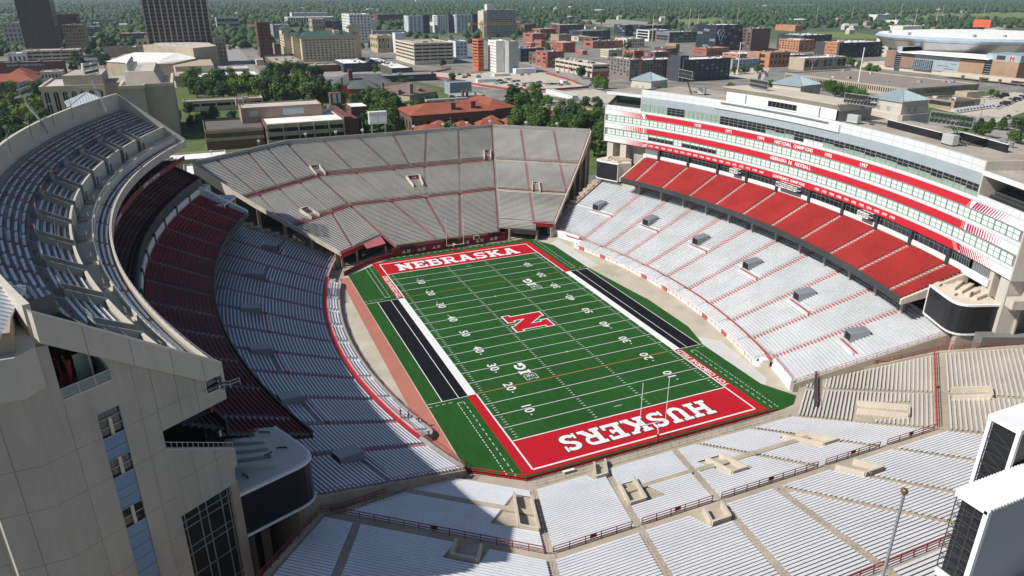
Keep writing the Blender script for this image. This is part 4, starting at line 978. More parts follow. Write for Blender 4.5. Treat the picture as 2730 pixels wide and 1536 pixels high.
for s in slots:
    o = MB()
    for e in (-1, 1):
        q = [PE(191.9, s+e*SW, 0), PE(196.2, s+e*SW, 0), PE(196.2, s+e*(SW+.08), 0), PE(191.9, s+e*(SW+.08), 0)]
        o.prism([p[:2] for p in q], 38.5, [41.9, 44.4, 44.4, 41.9])
    q = [PE(196.1, s-SW, 0), PE(196.1, s+SW, 0), PE(196.35, s+SW, 0), PE(196.35, s-SW, 0)]; o.prism([p[:2] for p in q], 38.5, 44.4)
    v = o.obj("vomitory", conc_grey, et)
    o = MB(); arc_flat(o, PE, 191.8, 196.2, s-SW, s+SW, 38.6, 38.4, 3); o.obj("floor", conc_dark, v)
    o = MB(); rail(o, [PE(196.25, s-SW, 44.4), PE(196.25, s+SW, 44.4)], .9, r=.03); o.obj("handrail", galv, v)
    # landing steps before each slot
    o = MB(); q = [PE(190.2, s-.35, 0), PE(191.8, s-.35, 0), PE(191.8, s+.35, 0), PE(190.2, s+.35, 0)]; o.prism([p[:2] for p in q], 38.56, 38.95); rail(o, [PE(190.2, s-.35, 38.95), PE(190.2, s+.35, 38.95)], .9, r=.02); o.obj("landing", conc_tan, v)
# front rows, parapets, slab
zfr = lambda r: 36.9+.5*(r-187.1)
ff = Polar(PE, zfr)
mb = MB(); terrace(mb, ff, 187.1, 189.2, .70, lambda d: UA0, lambda d: UA1); mb.obj("front_terrace", deck_floor, et)
for i in range(len(eds)-1):
    a, b = eds[i], eds[i+1]; o = MB(); benches(o, ff, 187.1, 189.2, .70, lambda d: a+.2, lambda d: b-.2, off=.30, w=.34, h=.42); o.obj("bench_section", alu, et)
    o = MB(); steps(o, ff, 187.1, 189.2, .70, lambda d: b, .16); o.obj("aisle_steps", red_faded, et)
mb = MB(); arc_wall(mb, PE, 189.2, UA0, UA1, 37.9, 39.25, .25); mb.obj("inner_parapet", cream_lite, et)
mb = MB(); A = lin(UA0, UA1, 90); rail(mb, [PE(189.3, a, 39.25) for a in A], .55, r=.03, rails=(1.0, .5)); mb.obj("handrail", galv, et)
mb = MB(); arc_wall(mb, PE, 186.7, UA0+.1, UA1, 36.2, 38.0, .35); mb.obj("deck_fascia", cream_lite, et)
mb = MB(); rail(mb, [PE(186.85, a, 38.0) for a in A], .5, r=.025, rails=(1.0,)); mb.obj("handrail", galv, et)
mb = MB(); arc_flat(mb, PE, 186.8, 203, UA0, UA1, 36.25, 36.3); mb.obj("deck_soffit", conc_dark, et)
# south end of the deck
mb = MB()
q = [PE(186.7, UA1, 0), PE(203.2, UA1, 0), PE(203.2, UA1+.25, 0), PE(186.7, UA1+.25, 0)]
mb.prism([p[:2] for p in q], [36.0]*4, [38.4, 51.0, 51.0, 38.4]); mb.obj("end_parapet", cream_lite, et)
mb = MB(); arc_wall(mb, PE, 203.3, UA0, UA1, 0, 47, .5); mb.obj("back_wall", cream_wall, et)
# ---- loge level with lettered fascia
LA0, LA1 = -23.2, 21.9
mb = MB(); arc_wall(mb, PE, 188.0, LA0, LA1, 32.2, 33.5, .25); mb.obj("loge_fascia", red_dark, et)
mb = MB(); arc_flat(mb, PE, 188, 196, LA0, LA1, 32.25, 32.3); mb.obj("loge_floor", conc_dark, et)
mb = MB(); arc_wall(mb, PE, 194.5, LA0, LA1, 23, 36.2, .3); mb.obj("loge_glass", glass_dark, et)
fl_ = Polar(PE, lambda r: 32.4+.4*(r-188.6)); mb = MB(); chairs(mb, fl_, 188.9, 192.9, 1.0, lambda d: LA0+.5, lambda d: LA1-.5, .22); mb.obj("loge_seats", black, et)
for k in range(15):
    a = LA0+1+k*3.05; mb = MB(); p = PE(188.1, a, 33.5); mb.bar(p, (p[0], p[1], 34.5), .10); mb.obj("fascia_lamp", galv, et)
def arc_text(s, P_, sgn, r, ang, z, h, m, parent, name="lettering", bold=.02, sp=1.05):
    """word set letter by letter round the curve, facing the field; ang is the middle"""
    w_ = h*.74*sp; n_ = len(s); step = math.degrees(w_/r); out = MB(); objs = []
    for i, ch in enumerate(s):
        if ch == " ": continue
        a = ang+(1 if sgn < 0 else -1)*(i-(n_-1)/2)*step
        p = P_(r, a, z); ar = math.radians(a)
        if sgn > 0: xdir = (math.sin(ar), -math.cos(ar), 0)
        else: xdir = (math.sin(ar), math.cos(ar), 0)
        me = text_mesh(ch, h*1.38, bold); me.transform(frame_m(p, xdir, (0, 0, 1))); objs.append(me)
    i0 = 0
    for me in objs:
        b0 = len(out.v); out.v += [tuple(v.co) for v in me.vertices]; out.f += [tuple(b0+i for i in f.vertices) for f in me.polygons]; bpy.data.meshes.remove(me)
    return out.obj(name, m, parent, fix=False)
arc_text("ACADEMIC ALL AMERICANS", PE, -1, 187.96, 14.0, 32.85, .8, white_paint, et)
arc_text("LETTER WINNERS", PE, -1, 187.96, 3.5, 32.85, .8, white_paint, et)
# ---- club level: dark chairs behind a black parapet
CA0, CA1 = -21.5, 21.9
fcb = Polar(PE, lambda r: 26.0+.62*(r-185))
mb = MB(); terrace(mb, fcb, 185, 192.2, .8, lambda d: CA0, lambda d: CA1); mb.obj("club_terrace", conc_dark, et)
maroon = mat("maroon_chair", (.10, .016, .018), .6, var=.2)
for i in range(11):
    a = CA0+i*(CA1-CA0)/11; b = CA0+(i+1)*(CA1-CA0)/11; mb = MB(); chairs(mb, fcb, 185, 192.2, .8, lambda d: a+.2, lambda d: b-.2, .20); mb.obj("seat_block", maroon, et)
mb = MB(); arc_wall(mb, PE, 184.5, CA0, CA1, 24.8, 27.1, .3); mb.obj("club_parapet", charcoal, et)
mb = MB(); q = [PE(184.5, CA1, 0), PE(193, CA1, 0), PE(193, CA1+.12, 0), PE(184.5, CA1+.12, 0)]; mb.prism([p[:2] for p in q], [24.8, 29, 29, 24.8], [27.1, 31.5, 31.5, 27.1]); mb.obj("club_end_wall", charcoal, et)
# ---- lower deck of red chairs
DA0, DA1 = -20.3, 21.0
fd = Polar(PE, lambda r: 17.1+.475*(r-172))
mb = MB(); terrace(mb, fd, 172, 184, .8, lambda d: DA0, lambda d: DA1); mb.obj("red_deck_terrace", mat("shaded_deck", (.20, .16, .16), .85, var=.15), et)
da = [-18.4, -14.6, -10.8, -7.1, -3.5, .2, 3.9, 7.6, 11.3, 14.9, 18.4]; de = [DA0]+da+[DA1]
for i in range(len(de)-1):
    a, b = de[i]+.2, de[i+1]-.2; mb = MB(); chairs(mb, fd, 172, 184, .8, lambda d: a, lambda d: b, .185); mb.obj("seat_block", mat("dark_red_seat", (.30, .024, .028), .6, var=.3, fine=.3, fscale=1.1), et)  # deeper, more uneven red than the west deck's chairs
for a in da: mb = MB(); steps(mb, fd, 172, 184, .8, lambda d: a, .15); mb.obj("aisle_steps", conc_tan, et)
mb = MB(); arc_wall(mb, PE, 171.6, DA0, DA1, 16.3, 17.7, .25); mb.obj("deck_parapet", charcoal, et)
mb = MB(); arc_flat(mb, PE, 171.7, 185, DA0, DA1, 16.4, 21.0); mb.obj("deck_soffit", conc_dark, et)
mb = MB(); arc_wall(mb, PE, 184.2, DA0, DA1, 22.6, 24.7, .3); mb.obj("deck_back_wall", white_paint, et)
mb = MB(); arc_wall(mb, PE, 186.0, DA0, DA1, 22, 27, .3); mb.obj("club_glass", glass_dark, et)
for a in da[::1]:
    o = MB(); arc_wall(o, PE, 184.0, a-.13, a+.13, 22.7, 25.2, .5); o.obj("column", charcoal, et)
for k in range(10):
    a = DA0+2+k*4.2; o = MB(); p, q = PE(175.5, a, 0), PE(176.3, a, 0); o.box(p[0]-.35, p[1]-.35, zbowl(175.5), p[0]+.35, p[1]+.35, 17.5); o.obj("column", conc_grey, et)
mb = MB(); q = [PE(172, DA1+.1, 0), PE(186, DA1+.1, 0), PE(186, DA1+.5, 0), PE(172, DA1+.5, 0)]; mb.prism([p[:2] for p in q], [16.3, 21, 21, 16.3], [17.9, 26, 26, 17.9]); mb.obj("deck_end_wall", white_paint, et)
mb = MB(); q = [PE(183, 21.4, 0), PE(188, 21.4, 0), PE(188, 22.6, 0), PE(183, 22.6, 0)]; mb.prism([p[:2] for p in q], 0, 24.8); mb.obj("end_pier", cream_lite, et)
# floodlight masts on the rim
def light_rack(loc, base, face, w_, h_, label, lean_pts=None, nx=10, ny=2, grp="floodlight racks"):
    t = thing("floodlight_rack", label, "floodlight", grp)
    fx = Vector((face[0], face[1], 0)).normalized(); sx = Vector((-fx.y, fx.x, 0)); c = Vector(loc)
    mb = MB()
    for f in (-1, 1):
        mb.bar(c+sx*(w_/2)+Vector((0, 0, f*h_/2)), c-sx*(w_/2)+Vector((0, 0, f*h_/2)), .16); mb.bar(c+sx*(f*w_/2)-Vector((0, 0, h_/2)), c+sx*(f*w_/2)+Vector((0, 0, h_/2)), .14)
    for k in range(nx+1): mb.bar(c+sx*(w_*(k/nx-.5))-Vector((0, 0, h_/2))-fx*.5, c+sx*(w_*(k/nx-.5))+Vector((0, 0, h_/2))-fx*.5, .06)
    mb.bar(c+sx*w_/2-fx*.5, c-sx*w_/2-fx*.5, .2); mb.bar(c+sx*w_/2-Vector((0, 0, h_/2))-fx*.9, c-sx*w_/2-Vector((0, 0, h_/2))-fx*.9, .5, .06)
    mb.obj("frame", galv, t)
    rows = ny
    for j in range(rows):
        for k in range(nx):
            p = c+sx*(w_*((k+.5)/nx-.5))+Vector((0, 0, h_*((j+.5)/rows-.5)))
            mb = MB(); r_ = min(w_/nx, h_/rows)*.44
            mb.tube(p-fx*.45+Vector((0, 0, .1)), p+fx*.15-Vector((0, 0, .1)), r_*.5, r_, 10); o = mb.obj("lamp", charcoal, t)
    mb = MB(); pts = [Vector(p) for p in ([base]+(lean_pts or [])+[tuple(c-fx*.6-Vector((0, 0, h_/2)))])]
    for a, b in zip(pts, pts[1:]):
        for f in (-.35, .35): mb.bar(a+sx*f, b+sx*f, .16)
        n_ = max(2, int((b-a).length/.8))
        for k in range(n_): mb.bar(a.lerp(b, k/n_)+sx*(.35 if k % 2 else -.35), a.lerp(b, (k+1)/n_)-sx*(.35 if k % 2 else -.35), .08)
    mb.obj("mast", galv if loc[0] < 0 else charcoal, t)
    return t
light_rack((-101.5, 40.5, 57.3), (-98.2, 33.4, 48.5), (1, -.12, -.3), 7.5, 3.0, "left of two floodlight racks on the tower rim, on a bent mast above trees", [(-99.4, 35.6, 51.3), (-101.8, 39.9, 53.8)], 9, 2)
light_rack((-91.6, 73, 58.2), (-89.1, 61.5, 48.5), (1, -.35, -.3), 7.0, 3.0, "right of two floodlight racks on the tower rim, before the arched-window building", [(-89.6, 63.5, 51.0), (-91.7, 71.5, 54.5)], 9, 2)
for a, h_ in ((2.2, 2.6), (6.5, 2.6), (10.6, 2.8), (13.9, 3.0), (18.4, 2.6)):
    p = PE(202.4, a, 48.6); mb = MB(); mb.bar(p, (p[0], p[1], 51+h_), .10); mb.box(p[0]-.25, p[1]-.25, 50.6+h_, p[0]+.35, p[1]+.25, 51+h_)
    tag(mb.obj("rim_post", grey_metal), "thin grey lamp post standing against the inside of the tower's back parapet", "lamp post", "thin posts along the tower parapet")
# second pyramid roof at the far end of the tower
t = et
mb = MB(); mb.prism([(-102, 92), (-91.5, 92), (-91.5, 102), (-102, 102)], 0, 46.6); mb.obj("far_stair_tower", cream_wall, et)
pyramid("pyramid_roof", -96.8, 97, 5.6, 46.8, 2.9, .2, roof_white, et)
# ---------------------------------------------------------------- west tower (suites, red bands) on the right
wt = thing("west_tower", "curved white glazed suite building with three red lettered bands above the red chairs, at right", "stadium tower")
panel_white = mat("white_panel", (.72, .75, .76), .35, .1, var=.03, scale=.5)
panel_blue = mat("blue_grey_panel", (.40, .47, .50), .35, .2, var=.05)
panel_joint = mat("panel_joint", (.36, .40, .42), .6)
band_red = mat("band_red", (.56, .018, .035), .45, var=.04)
gravel_roof = mat("gravel_roof", (.36, .32, .27), .95, var=.2, fine=.15, fscale=1.5)
RF = 184.0; WA0, WA1 = -24.0, 24.0; GA0, GA1 = -19.45, 19.25
def wband(name, z0, z1, m, a0=WA0, a1=WA1, r=RF, th=.4, parent=wt):
    mb = MB(); arc_wall(mb, PW, r, a0, a1, z0, z1, th, int(abs(a1-a0)/.8)+2); return mb.obj(name, m, parent)
# deck chairs
fd = Polar(PW, lambda r: 17.1+.475*(r-172)); DA0, DA1 = -20.0, 18.4
mb = MB(); terrace(mb, fd, 172, 184, .8, lambda d: DA0, lambda d: DA1); mb.obj("red_deck_terrace", mat("pink_deck", (.30, .13, .11), .85, var=.15), wt)
da = [-18.3, -14.4, -10.7, -6.85, -2.9, 1.05, 4.85, 8.6, 12.5, 16.45]; de = [DA0]+da+[DA1]
for i in range(len(de)-1):
    a, b = de[i]+.22, de[i+1]-.22; mb = MB(); chairs(mb, fd, 172, 184, .8, lambda d: a, lambda d: b, .185); mb.obj("seat_block", red_seat, wt)
step_pink = mat("pale_pink_steps", (.55, .38, .33), .8, var=.2, fine=.2, fscale=2)
for a in da: mb = MB(); steps(mb, fd, 172, 184, .8, lambda d: a, .16); mb.obj("aisle_steps", step_pink, wt)
wband("deck_parapet", 16.2, 17.75, charcoal, DA0, DA1, 171.6, .25)
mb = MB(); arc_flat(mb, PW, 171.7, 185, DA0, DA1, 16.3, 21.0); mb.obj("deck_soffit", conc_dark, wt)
for k in range(12):
    a = DA0+1.5+k*3.2; mb = MB(); p = PW(175.8, a, 0); mb.box(p[0]-.35, p[1]-.35, zbowl(175.8), p[0]+.35, p[1]+.35, 17.6); mb.obj("column", conc_grey, wt)
mb = MB(); q = [PW(171.7, DA0, 0), PW(185, DA0, 0), PW(185, DA0-.18, 0), PW(171.7, DA0-.18, 0)]; mb.prism([p[:2] for p in q], [16.2, 20, 20, 16.2], [17.4, 23.2, 23.2, 17.4]); mb.obj("deck_end", conc_pale, wt)
mb = MB(); q = [PW(171.7, DA1, 0), PW(185, DA1, 0), PW(185, DA1+.18, 0), PW(171.7, DA1+.18, 0)]; mb.prism([p[:2] for p in q], [16.2, 20, 20, 16.2], [17.4, 23.2, 23.2, 17.4]); mb.obj("deck_end", conc_pale, wt)
wband("deck_back_wall", 22.6, 24.2, white_paint, DA0-2.2, 18.6, 184.15, .3)
# concourse glazing between piers
pier = da
ge = [DA0-2.2, DA0-.3]+da+[18.6]
for i in range(len(ge)-1):
    a, b = ge[i]+.18, ge[i+1]-.18
    mb = MB(); arc_wall(mb, PW, 184.5, a, b, 24.1, 26.6, .1, 4); o = mb.obj("glazing", glass_dark if i % 11 else grey_metal, wt)
    mb = MB()
    for q in lin(a, b, 8): p0, p1 = PW(184.42, q, 24.1), PW(184.42, q, 26.6); mb.bar(p0, p1, .09)
    for z in (24.2, 25.6): mb.strip([PW(184.4, q, z) for q in lin(a, b, 4)], [PW(184.4, q, z+.08) for q in lin(a, b, 4)])
    mb.obj("mullions", grey_metal, o)
for a in da:
    mb = MB(); arc_wall(mb, PW, 183.7, a-.13, a+.13, 22.7, 26.3, 1.0, 2); mb.obj("pier", charcoal, wt)
# facade
bands = [(37.6, 36.05), (32.85, 31.3), (28.05, 26.4)]
rows = [(35.85, 33.85), (31.05, 29.0)]
RED0, RED1 = -19.1, 18.7
for zt_, zb_ in bands:
    wband("red_band", zb_, zt_, band_red, RED0, RED1); wband("white_band", zb_, zt_, white_paint, WA0, RED0); wband("white_band", zb_, zt_, white_paint, RED1, WA1)
stripe_plum = mat("stripe_plum", (.38, .012, .09), .45)
for bi, (zt_, zb_) in enumerate(bands):
    for e, s in ((RED1, 1), (RED0, -1)):
        sl = {0: -.35, 1: 0.0, 2: .45}[bi]*(1 if s > 0 else -1)
        mb = MB(); a = e+s*.16; wd = .20
        for k in range(14):
            wd = .19*(1-k/15); p = [PW(RF-.012, a, zb_+.02), PW(RF-.012, a+s*wd, zb_+.02), PW(RF-.012, a+s*wd-sl, zt_-.02), PW(RF-.012, a-sl, zt_-.02)]
            mb.quad(*p); a += s*.24
        mb.obj("stripes", stripe_plum if s < 0 else band_red, wt, fix=False)
        mb = MB(); a = e-s*.05
        for k in range(3):
            wd = .03; p = [PW(RF-.014, a, zb_+.02), PW(RF-.014, a+s*wd, zb_+.02), PW(RF-.014, a+s*wd-sl, zt_-.02), PW(RF-.014, a-sl, zt_-.02)]; mb.quad(*p); a -= s*.14
        mb.obj("stripes", white_paint, wt, fix=False)
def grid_strip(z0, z1, a0, a1, m, da_, zs, r=RF+.04):
    o = wband("panel_strip", z0, z1, m, a0, a1, r)
    mb = MB(); n_ = int(round((a1-a0)/da_))
    for q in lin(a0, a1, n_+1): mb.bar(PW(r-.006, q, z0), PW(r-.006, q, z1), .045)
    for z in zs:
        A = lin(a0, a1, n_*2+1); mb.strip([PW(r-.02, q, z-.03) for q in A], [PW(r-.02, q, z+.03) for q in A])
    mb.obj("panel_joints", panel_joint, o)
grid_strip(32.9, 33.8, WA0, WA1, panel_white, 1.12, [33.0, 33.75]); grid_strip(28.1, 28.95, WA0, WA1, panel_white, 1.12, [28.2, 28.9])
grid_strip(37.65, 38.5, WA0, WA1, panel_white, .70, [37.75])
grid_strip(38.5, 39.1, WA0, GA0, panel_white, .7, []); grid_strip(38.5, 39.3, GA1, WA1, panel_white, .7, [])
mb = MB()
for z in (36.0, 31.15): arc_wall(mb, PW, RF-.12, WA0, WA1, z-.13, z+.04, .3, 60)
mb.obj("window_head", galv, wt)
dark_win = {(0, 30), (0, 31)}
NW = 42; wa_ = (WA1-WA0-.5)/NW
for ri, (zt_, zb_) in enumerate(rows):
    wband("window_recess", zb_, zt_, grey_metal, WA0, WA1, RF+.16, .2)
    for k in range(NW):
        a = WA0+.25+k*wa_; b = a+wa_*.94; mid = (a+b)/2
        dark = ri == 1 and (k in (34, 35, 36) or k in (30, 31, 32, 29))
        mb = MB(); mb.strip([PW(RF+.06, q, zb_+.08) for q in (a, mid, b)], [PW(RF+.06, q, zt_-.02) for q in (a, mid, b)])
        o = mb.obj("window", (glass_dark if dark else glass_pale), wt, fix=False)
        mb = MB(); mb.bar(PW(RF+.02, mid, zb_), PW(RF+.02, mid, zt_), .10); mb.bar(PW(RF+.01, b+wa_*.03, zb_), PW(RF+.01, b+wa_*.03, zt_), .22)
        z = zb_+(zt_-zb_)*.52; mb.bar(PW(RF+.03, a, z), PW(RF+.03, b, z), .07); mb.obj("frame", grey_metal, o)
        if dark:
            mb = MB(); mb.strip([PW(RF+.03, q, zt_-.75) for q in (a, b)], [PW(RF+.03, q, zt_-.05) for q in (a, b)]); mb.obj("blind", glass_pale, o, fix=False)
# upper glass level
NG = 34; ga = (GA1-GA0)/NG
for k in range(NG):
    a = GA0+k*ga; b = a+ga
    pale = k >= 31 or 24 <= k <= 28 or k in (20, 21, 22)
    half = k < 15 or k in (17, 18, 19)
    z0 = 39.6 if k in (14, 15) else 38.5
    mb = MB(); mb.strip([PW(RF+.12, q, z0) for q in (a, b)], [PW(RF+.12, q, 41) for q in (a, b)]); o = mb.obj("glazing", glass_green if k >= 31 or 25 <= k <= 28 else glass_dark, wt, fix=False)
    if half and z0 < 39:
        mb = MB(); mb.strip([PW(RF+.09, q, 38.55) for q in (a+.05, b)], [PW(RF+.09, q, 39.5+(.25 if k % 3 else 0)) for q in (a+.05, b)]); mb.obj("blind", glass_green, o, fix=False)
    if k in (14, 15):
        mb = MB(); mb.strip([PW(RF+.06, q, 38.5) for q in (a, b)], [PW(RF+.06, q, 39.6) for q in (a, b)]); mb.obj("spandrel", panel_white, o, fix=False)
    mb = MB(); mb.bar(PW(RF+.06, a, 38.5), PW(RF+.06, a, 41), .14)
    m2 = (a+b)/2; mb.bar(PW(RF+.07, m2, 38.5), PW(RF+.07, m2, 41), .08)
    for z in (39.5, 40.3): mb.bar(PW(RF+.07, a, z), PW(RF+.07, b, z), .08)
    mb.obj("frame", galv, o)
grid_strip(41.0, 43.3, GA0, GA1, panel_blue, 1.1, [42.1]); grid_strip(43.3, 45.8, GA0, GA1, panel_white, 1.1, [44.5, 45.75])
grid_strip(43.2, 45.2, -5.0, 9.8, panel_white, 1.85, [], RF-.35)
mb = MB(); arc_wall(mb, PW, RF-.9, -3.8, 9.0, 45.15, 45.3, .9); mb.obj("ledge", galv, wt)
# body, roof
def wsolid(name, r0, r1, a0, a1, z0, z1, m, parent=wt, top=None):
    A = lin(a0, a1, max(3, int(abs(a1-a0)/1.5))); mb = MB()
    mb.strip([PW(r1, a, z0) for a in A], [PW(r1, a, z1) for a in A]); mb.strip([PW(r0, a, z1) for a in A], [PW(r1, a, z1) for a in A]); mb.strip([PW(r0, a, z0) for a in A], [PW(r1, a, z0) for a in A])
    for a in (a0, a1): mb.quad(PW(r0, a, z0), PW(r1, a, z0), PW(r1, a, z1), PW(r0, a, z1))
    return mb.obj(name, m, parent)
wsolid("tower_body", RF+.45, 206, WA0, WA1, 26.45, 38.55, cream_lite)
wsolid("roof", RF+.45, 206, GA0, GA1, 38.55, 45.2, gravel_roof)
wsolid("tower_base", 187.5, 206, WA0+.6, WA1-.6, 0, 26.4, cream_wall)
for a, s in ((WA0, -1), (WA1, 1)):
    mb = MB(); q = [PW(RF-.05, a, 0), PW(206, a, 0), PW(206, a+s*.12, 0), PW(RF-.05, a+s*.12, 0)]; mb.prism([p[:2] for p in q], 26.3, [38.6, 45, 45, 38.6] if s < 0 else 39.0); mb.obj("end_wall", cream_lite, wt)
# end terraces under a flat roof, dark chairs
for a0, a1 in ((GA1, WA1), (WA0, GA0)):
    e = a1 if a1 > 0 else a0; i_ = GA1 if a1 > 0 else GA0; s = 1 if a1 > 0 else -1
    wsolid("terrace_roof", RF+.1, 206, a0, a1, 43.1, 43.9, gravel_roof)
    wband("roof_edge", 43.0, 43.95, panel_white, a0, a1, RF, .3)
    wsolid("terrace_back", 191, 192, a0, a1, 38.6, 43.1, panel_blue)
    mb = MB(); arc_wall(mb, PW, 190.9, min(a0, a1)+.6, max(a0, a1)-.8, 41.0, 42.7, .05, 6); o = mb.obj("glazing", glass_green, wt)
    mb = MB()
    for q in lin(min(a0, a1)+.6, max(a0, a1)-.8, 7): mb.bar(PW(190.84, q, 41), PW(190.84, q, 42.7), .1)
    mb.obj("mullions", grey_metal, o)
    ft = Polar(PW, lambda r: 38.6+.5*(r-185)); mb = MB(); terrace(mb, ft, 185, 189, .8, lambda d: a0+.2, lambda d: a1-.2); mb.obj("terrace", conc_dark, wt)
    mb = MB(); chairs(mb, ft, 185.2, 189, .95, lambda d: a0+.4, lambda d: a1-.4, .2); mb.obj("seat_block", charcoal, wt)
    mb = MB(); q = [PW(RF, i_, 0), PW(192, i_, 0), PW(192, i_+s*.12, 0), PW(RF, i_+s*.12, 0)]; mb.prism([p[:2] for p in q], 38.6, 45.8); mb.obj("terrace_side", cream_lite, wt)
    mb = MB(); q = [PW(RF, e, 0), PW(192, e, 0), PW(192, e-s*.10, 0), PW(RF, e-s*.10, 0)]; mb.prism([p[:2] for p in q], 38.6, [39.3, 43.0, 43.0, 39.3]); mb.obj("terrace_side", glass_green, wt)
wband("roof_step", 43.9, 45.3, conc_pale, WA0, GA0, 193.5, .4)
# lettering on the bands
WP = lambda r, a, z=0: PW(r, a, z)
ZL = [36.82, 32.07, 27.22]
for s_, a in (("1970", 11.74), ("1971", 7.76), ("1994", 3.76), ("1995", -4.23), ("1997", -8.18)): arc_text(s_, PW, 1, RF-.03, a, ZL[0], .98, white_paint, wt, bold=.035, sp=.98)
arc_text("NATIONAL CHAMPIONS", PW, 1, RF-.03, -.22, ZL[0], .98, white_paint, wt, bold=.035, sp=1.12)
arc_text("NEBRASKA", PW, 1, RF-.03, 1.3, ZL[1], .95, white_paint, wt, bold=.035, sp=1.12); arc_text("N", PW, 1, RF-.03, -.1, ZL[1], 1.15, white_paint, wt, bold=.06); arc_text("FOOTBALL", PW, 1, RF-.03, -1.6, ZL[1], .95, white_paint, wt, bold=.035, sp=1.12)
arc_text("CONFERENCE CHAMPIONS", PW, 1, RF-.03, -.24, ZL[2]-.05, .78, white_paint, wt, bold=.03, sp=1.08)
yrs = "1928 1929 1931 1932 1933 1935 1936 1937 1940 1963 1964 1966 1969 1970 1971 1972 1975 1978 1981".split()
for i, y in enumerate(yrs): arc_text(y, PW, 1, RF-.03, 18.5-i*.853, ZL[2]-.05, .66, white_paint, wt, bold=.025, sp=.98)
for i, y in enumerate("1982 1983 1984 1988 1991 1992 1993 1994 1995 1997 1999".split()): arc_text(y, PW, 1, RF-.03, -3.62-i*.854, ZL[2]-.05, .66, white_paint, wt, bold=.025, sp=.98)
# camera cradles hanging under the lowest band
for a, wd in ((6.1, .5), (-.6, 1.25), (-9.7, .6)):
    t = thing("camera_cradle", {6.1: "small white lattice cradle under the red band, farthest from the camera", -.6: "widest white lattice cradle under CONFERENCE CHAMPIONS", -9.7: "small white lattice cradle under the years 1994 and 1995"}[a], "camera platform", "lattice cradles under the lowest red band")
    mb = MB()
    for z in (25.2, 26.3):
        mb.bar(PW(182.3, a-wd, z), PW(182.3, a+wd, z), .14); mb.bar(PW(183.9, a-wd, z), PW(183.9, a+wd, z), .12)
        for q in lin(a-wd, a+wd, 4): mb.bar(PW(182.3, q, z), PW(183.9, q, z), .10)
    qs = lin(a-wd, a+wd, 4)
    for q in qs: mb.bar(PW(182.3, q, 25.2), PW(182.3, q, 26.3), .12)
    for q0, q1 in zip(qs, qs[1:]): mb.bar(PW(182.28, q0, 25.2), PW(182.28, q1, 26.3), .08); mb.bar(PW(182.28, q1, 25.2), PW(182.28, q0, 26.3), .08)
    mb.obj("cage", white_paint, t)
    mb = MB(); arc_wall(mb, PW, 182.4, a-wd, a+wd, 25.0, 25.15, 1.5, 3); mb.obj("deck", charcoal, t)
# press box penthouse on the roof
pb = wt
wsolid("penthouse", 186, 197, -3.9, 9.1, 45.2, 48.9, conc_grey)
wband("penthouse_wall", 45.6, 48.2, white_paint, -3.8, 9.0, 185.7, .2)
mb = MB(); A = lin(-4.1, 9.3, 16); mb.strip([PW(186.0, a, 48.0) for a in A], [PW(184.6, a, 49.6) for a in A]); mb.strip([PW(184.6, a, 49.6) for a in A], [PW(184.6, a, 49.8) for a in A]); mb.strip([PW(184.6, a, 49.8) for a in A], [PW(197.4, a, 49.4) for a in A])
for a in (-4.1, 9.3): mb.poly([PW(186, a, 48), PW(184.6, a, 49.6), PW(184.6, a, 49.8), PW(197.4, a, 49.4), PW(197.4, a, 48.3)])
mb.obj("penthouse_roof", conc_pale, wt)
wband("penthouse_window", 46.0, 47.5, glass_dark, .6, 3.9, 185.6, .05); mb = MB()
for a in lin(.6, 3.9, 8): mb.bar(PW(185.55, a, 46), PW(185.55, a, 47.6), .12)
for a in (-2, 6.6): mb.bar(PW(185.6, a, 45.7), PW(185.6, a, 48.1), .3)
mb.obj("mullions", grey_metal, wt)
# roof-top black parapets, units
mb = MB(); wallp(mb, [(90.5, -18.5), (86.2, -37.0), (91, -38.2), (86.6, -51.5)], .3, lambda p: 45.2, lambda p: 46.9); mb.obj("roof_screen", black, wt)
mb = MB(); wallp(mb, [(90.5, -18.5), (86.2, -37.0), (91, -38.2), (86.6, -51.5)], .34, lambda p: 46.9, lambda p: 47.0); mb.obj("screen_coping", white_paint, wt)
vent_grey = mat("roof_unit", (.62, .64, .63), .5, .2, var=.06)
def roof_unit(x, y, z, sx, sy, sz, label, ribs=True, m=None, rz=0.0, cat="roof unit", grp="ventilation units on the white tower roof"):
    t = thing("roof_unit", label, cat, grp); c, s = math.cos(rz), math.sin(rz)
    R = lambda u, v: (x+c*u-s*v, y+s*u+c*v)
    mb = MB(); mb.prism([R(-sx/2, -sy/2), R(sx/2, -sy/2), R(sx/2, sy/2), R(-sx/2, sy/2)], z+.3, z+sz); mb.obj("casing", m or vent_grey, t)
    mb = MB()
    for u in (-sx/2+.2, sx/2-.2): mb.prism([R(u-.1, -sy/2), R(u+.1, -sy/2), R(u+.1, sy/2), R(u-.1, sy/2)], z, z+.3)
    mb.obj("skid", charcoal, t)
    if ribs:
        mb = MB(); n_ = max(3, int(sy/.35))
        for k in range(n_):
            v = -sy/2+(k+.5)*sy/n_; p, q = R(-sx/2-.02, v), R(-sx/2-.02, v+.05); mb.bar((p[0], p[1], z+.4), (p[0], p[1], z+sz-.1), .07)
        mb.obj("louvre", galv, t)
    return t
roof_unit(86.6, -11.6, 45.2, 1.4, 3.2, 2.2, "ribbed grey unit beside the penthouse end wall", rz=.05)
roof_unit(83.2, -41.0, 45.2, 1.4, 3.4, 2.4, "ribbed grey unit before the black roof screen, nearest the camera", rz=-.25)
roof_unit(85.8, 50.0, 45.2, 1.2, 2.6, 2.2, "ribbed grey unit at the foot of the farthest floodlight mast", rz=.3)
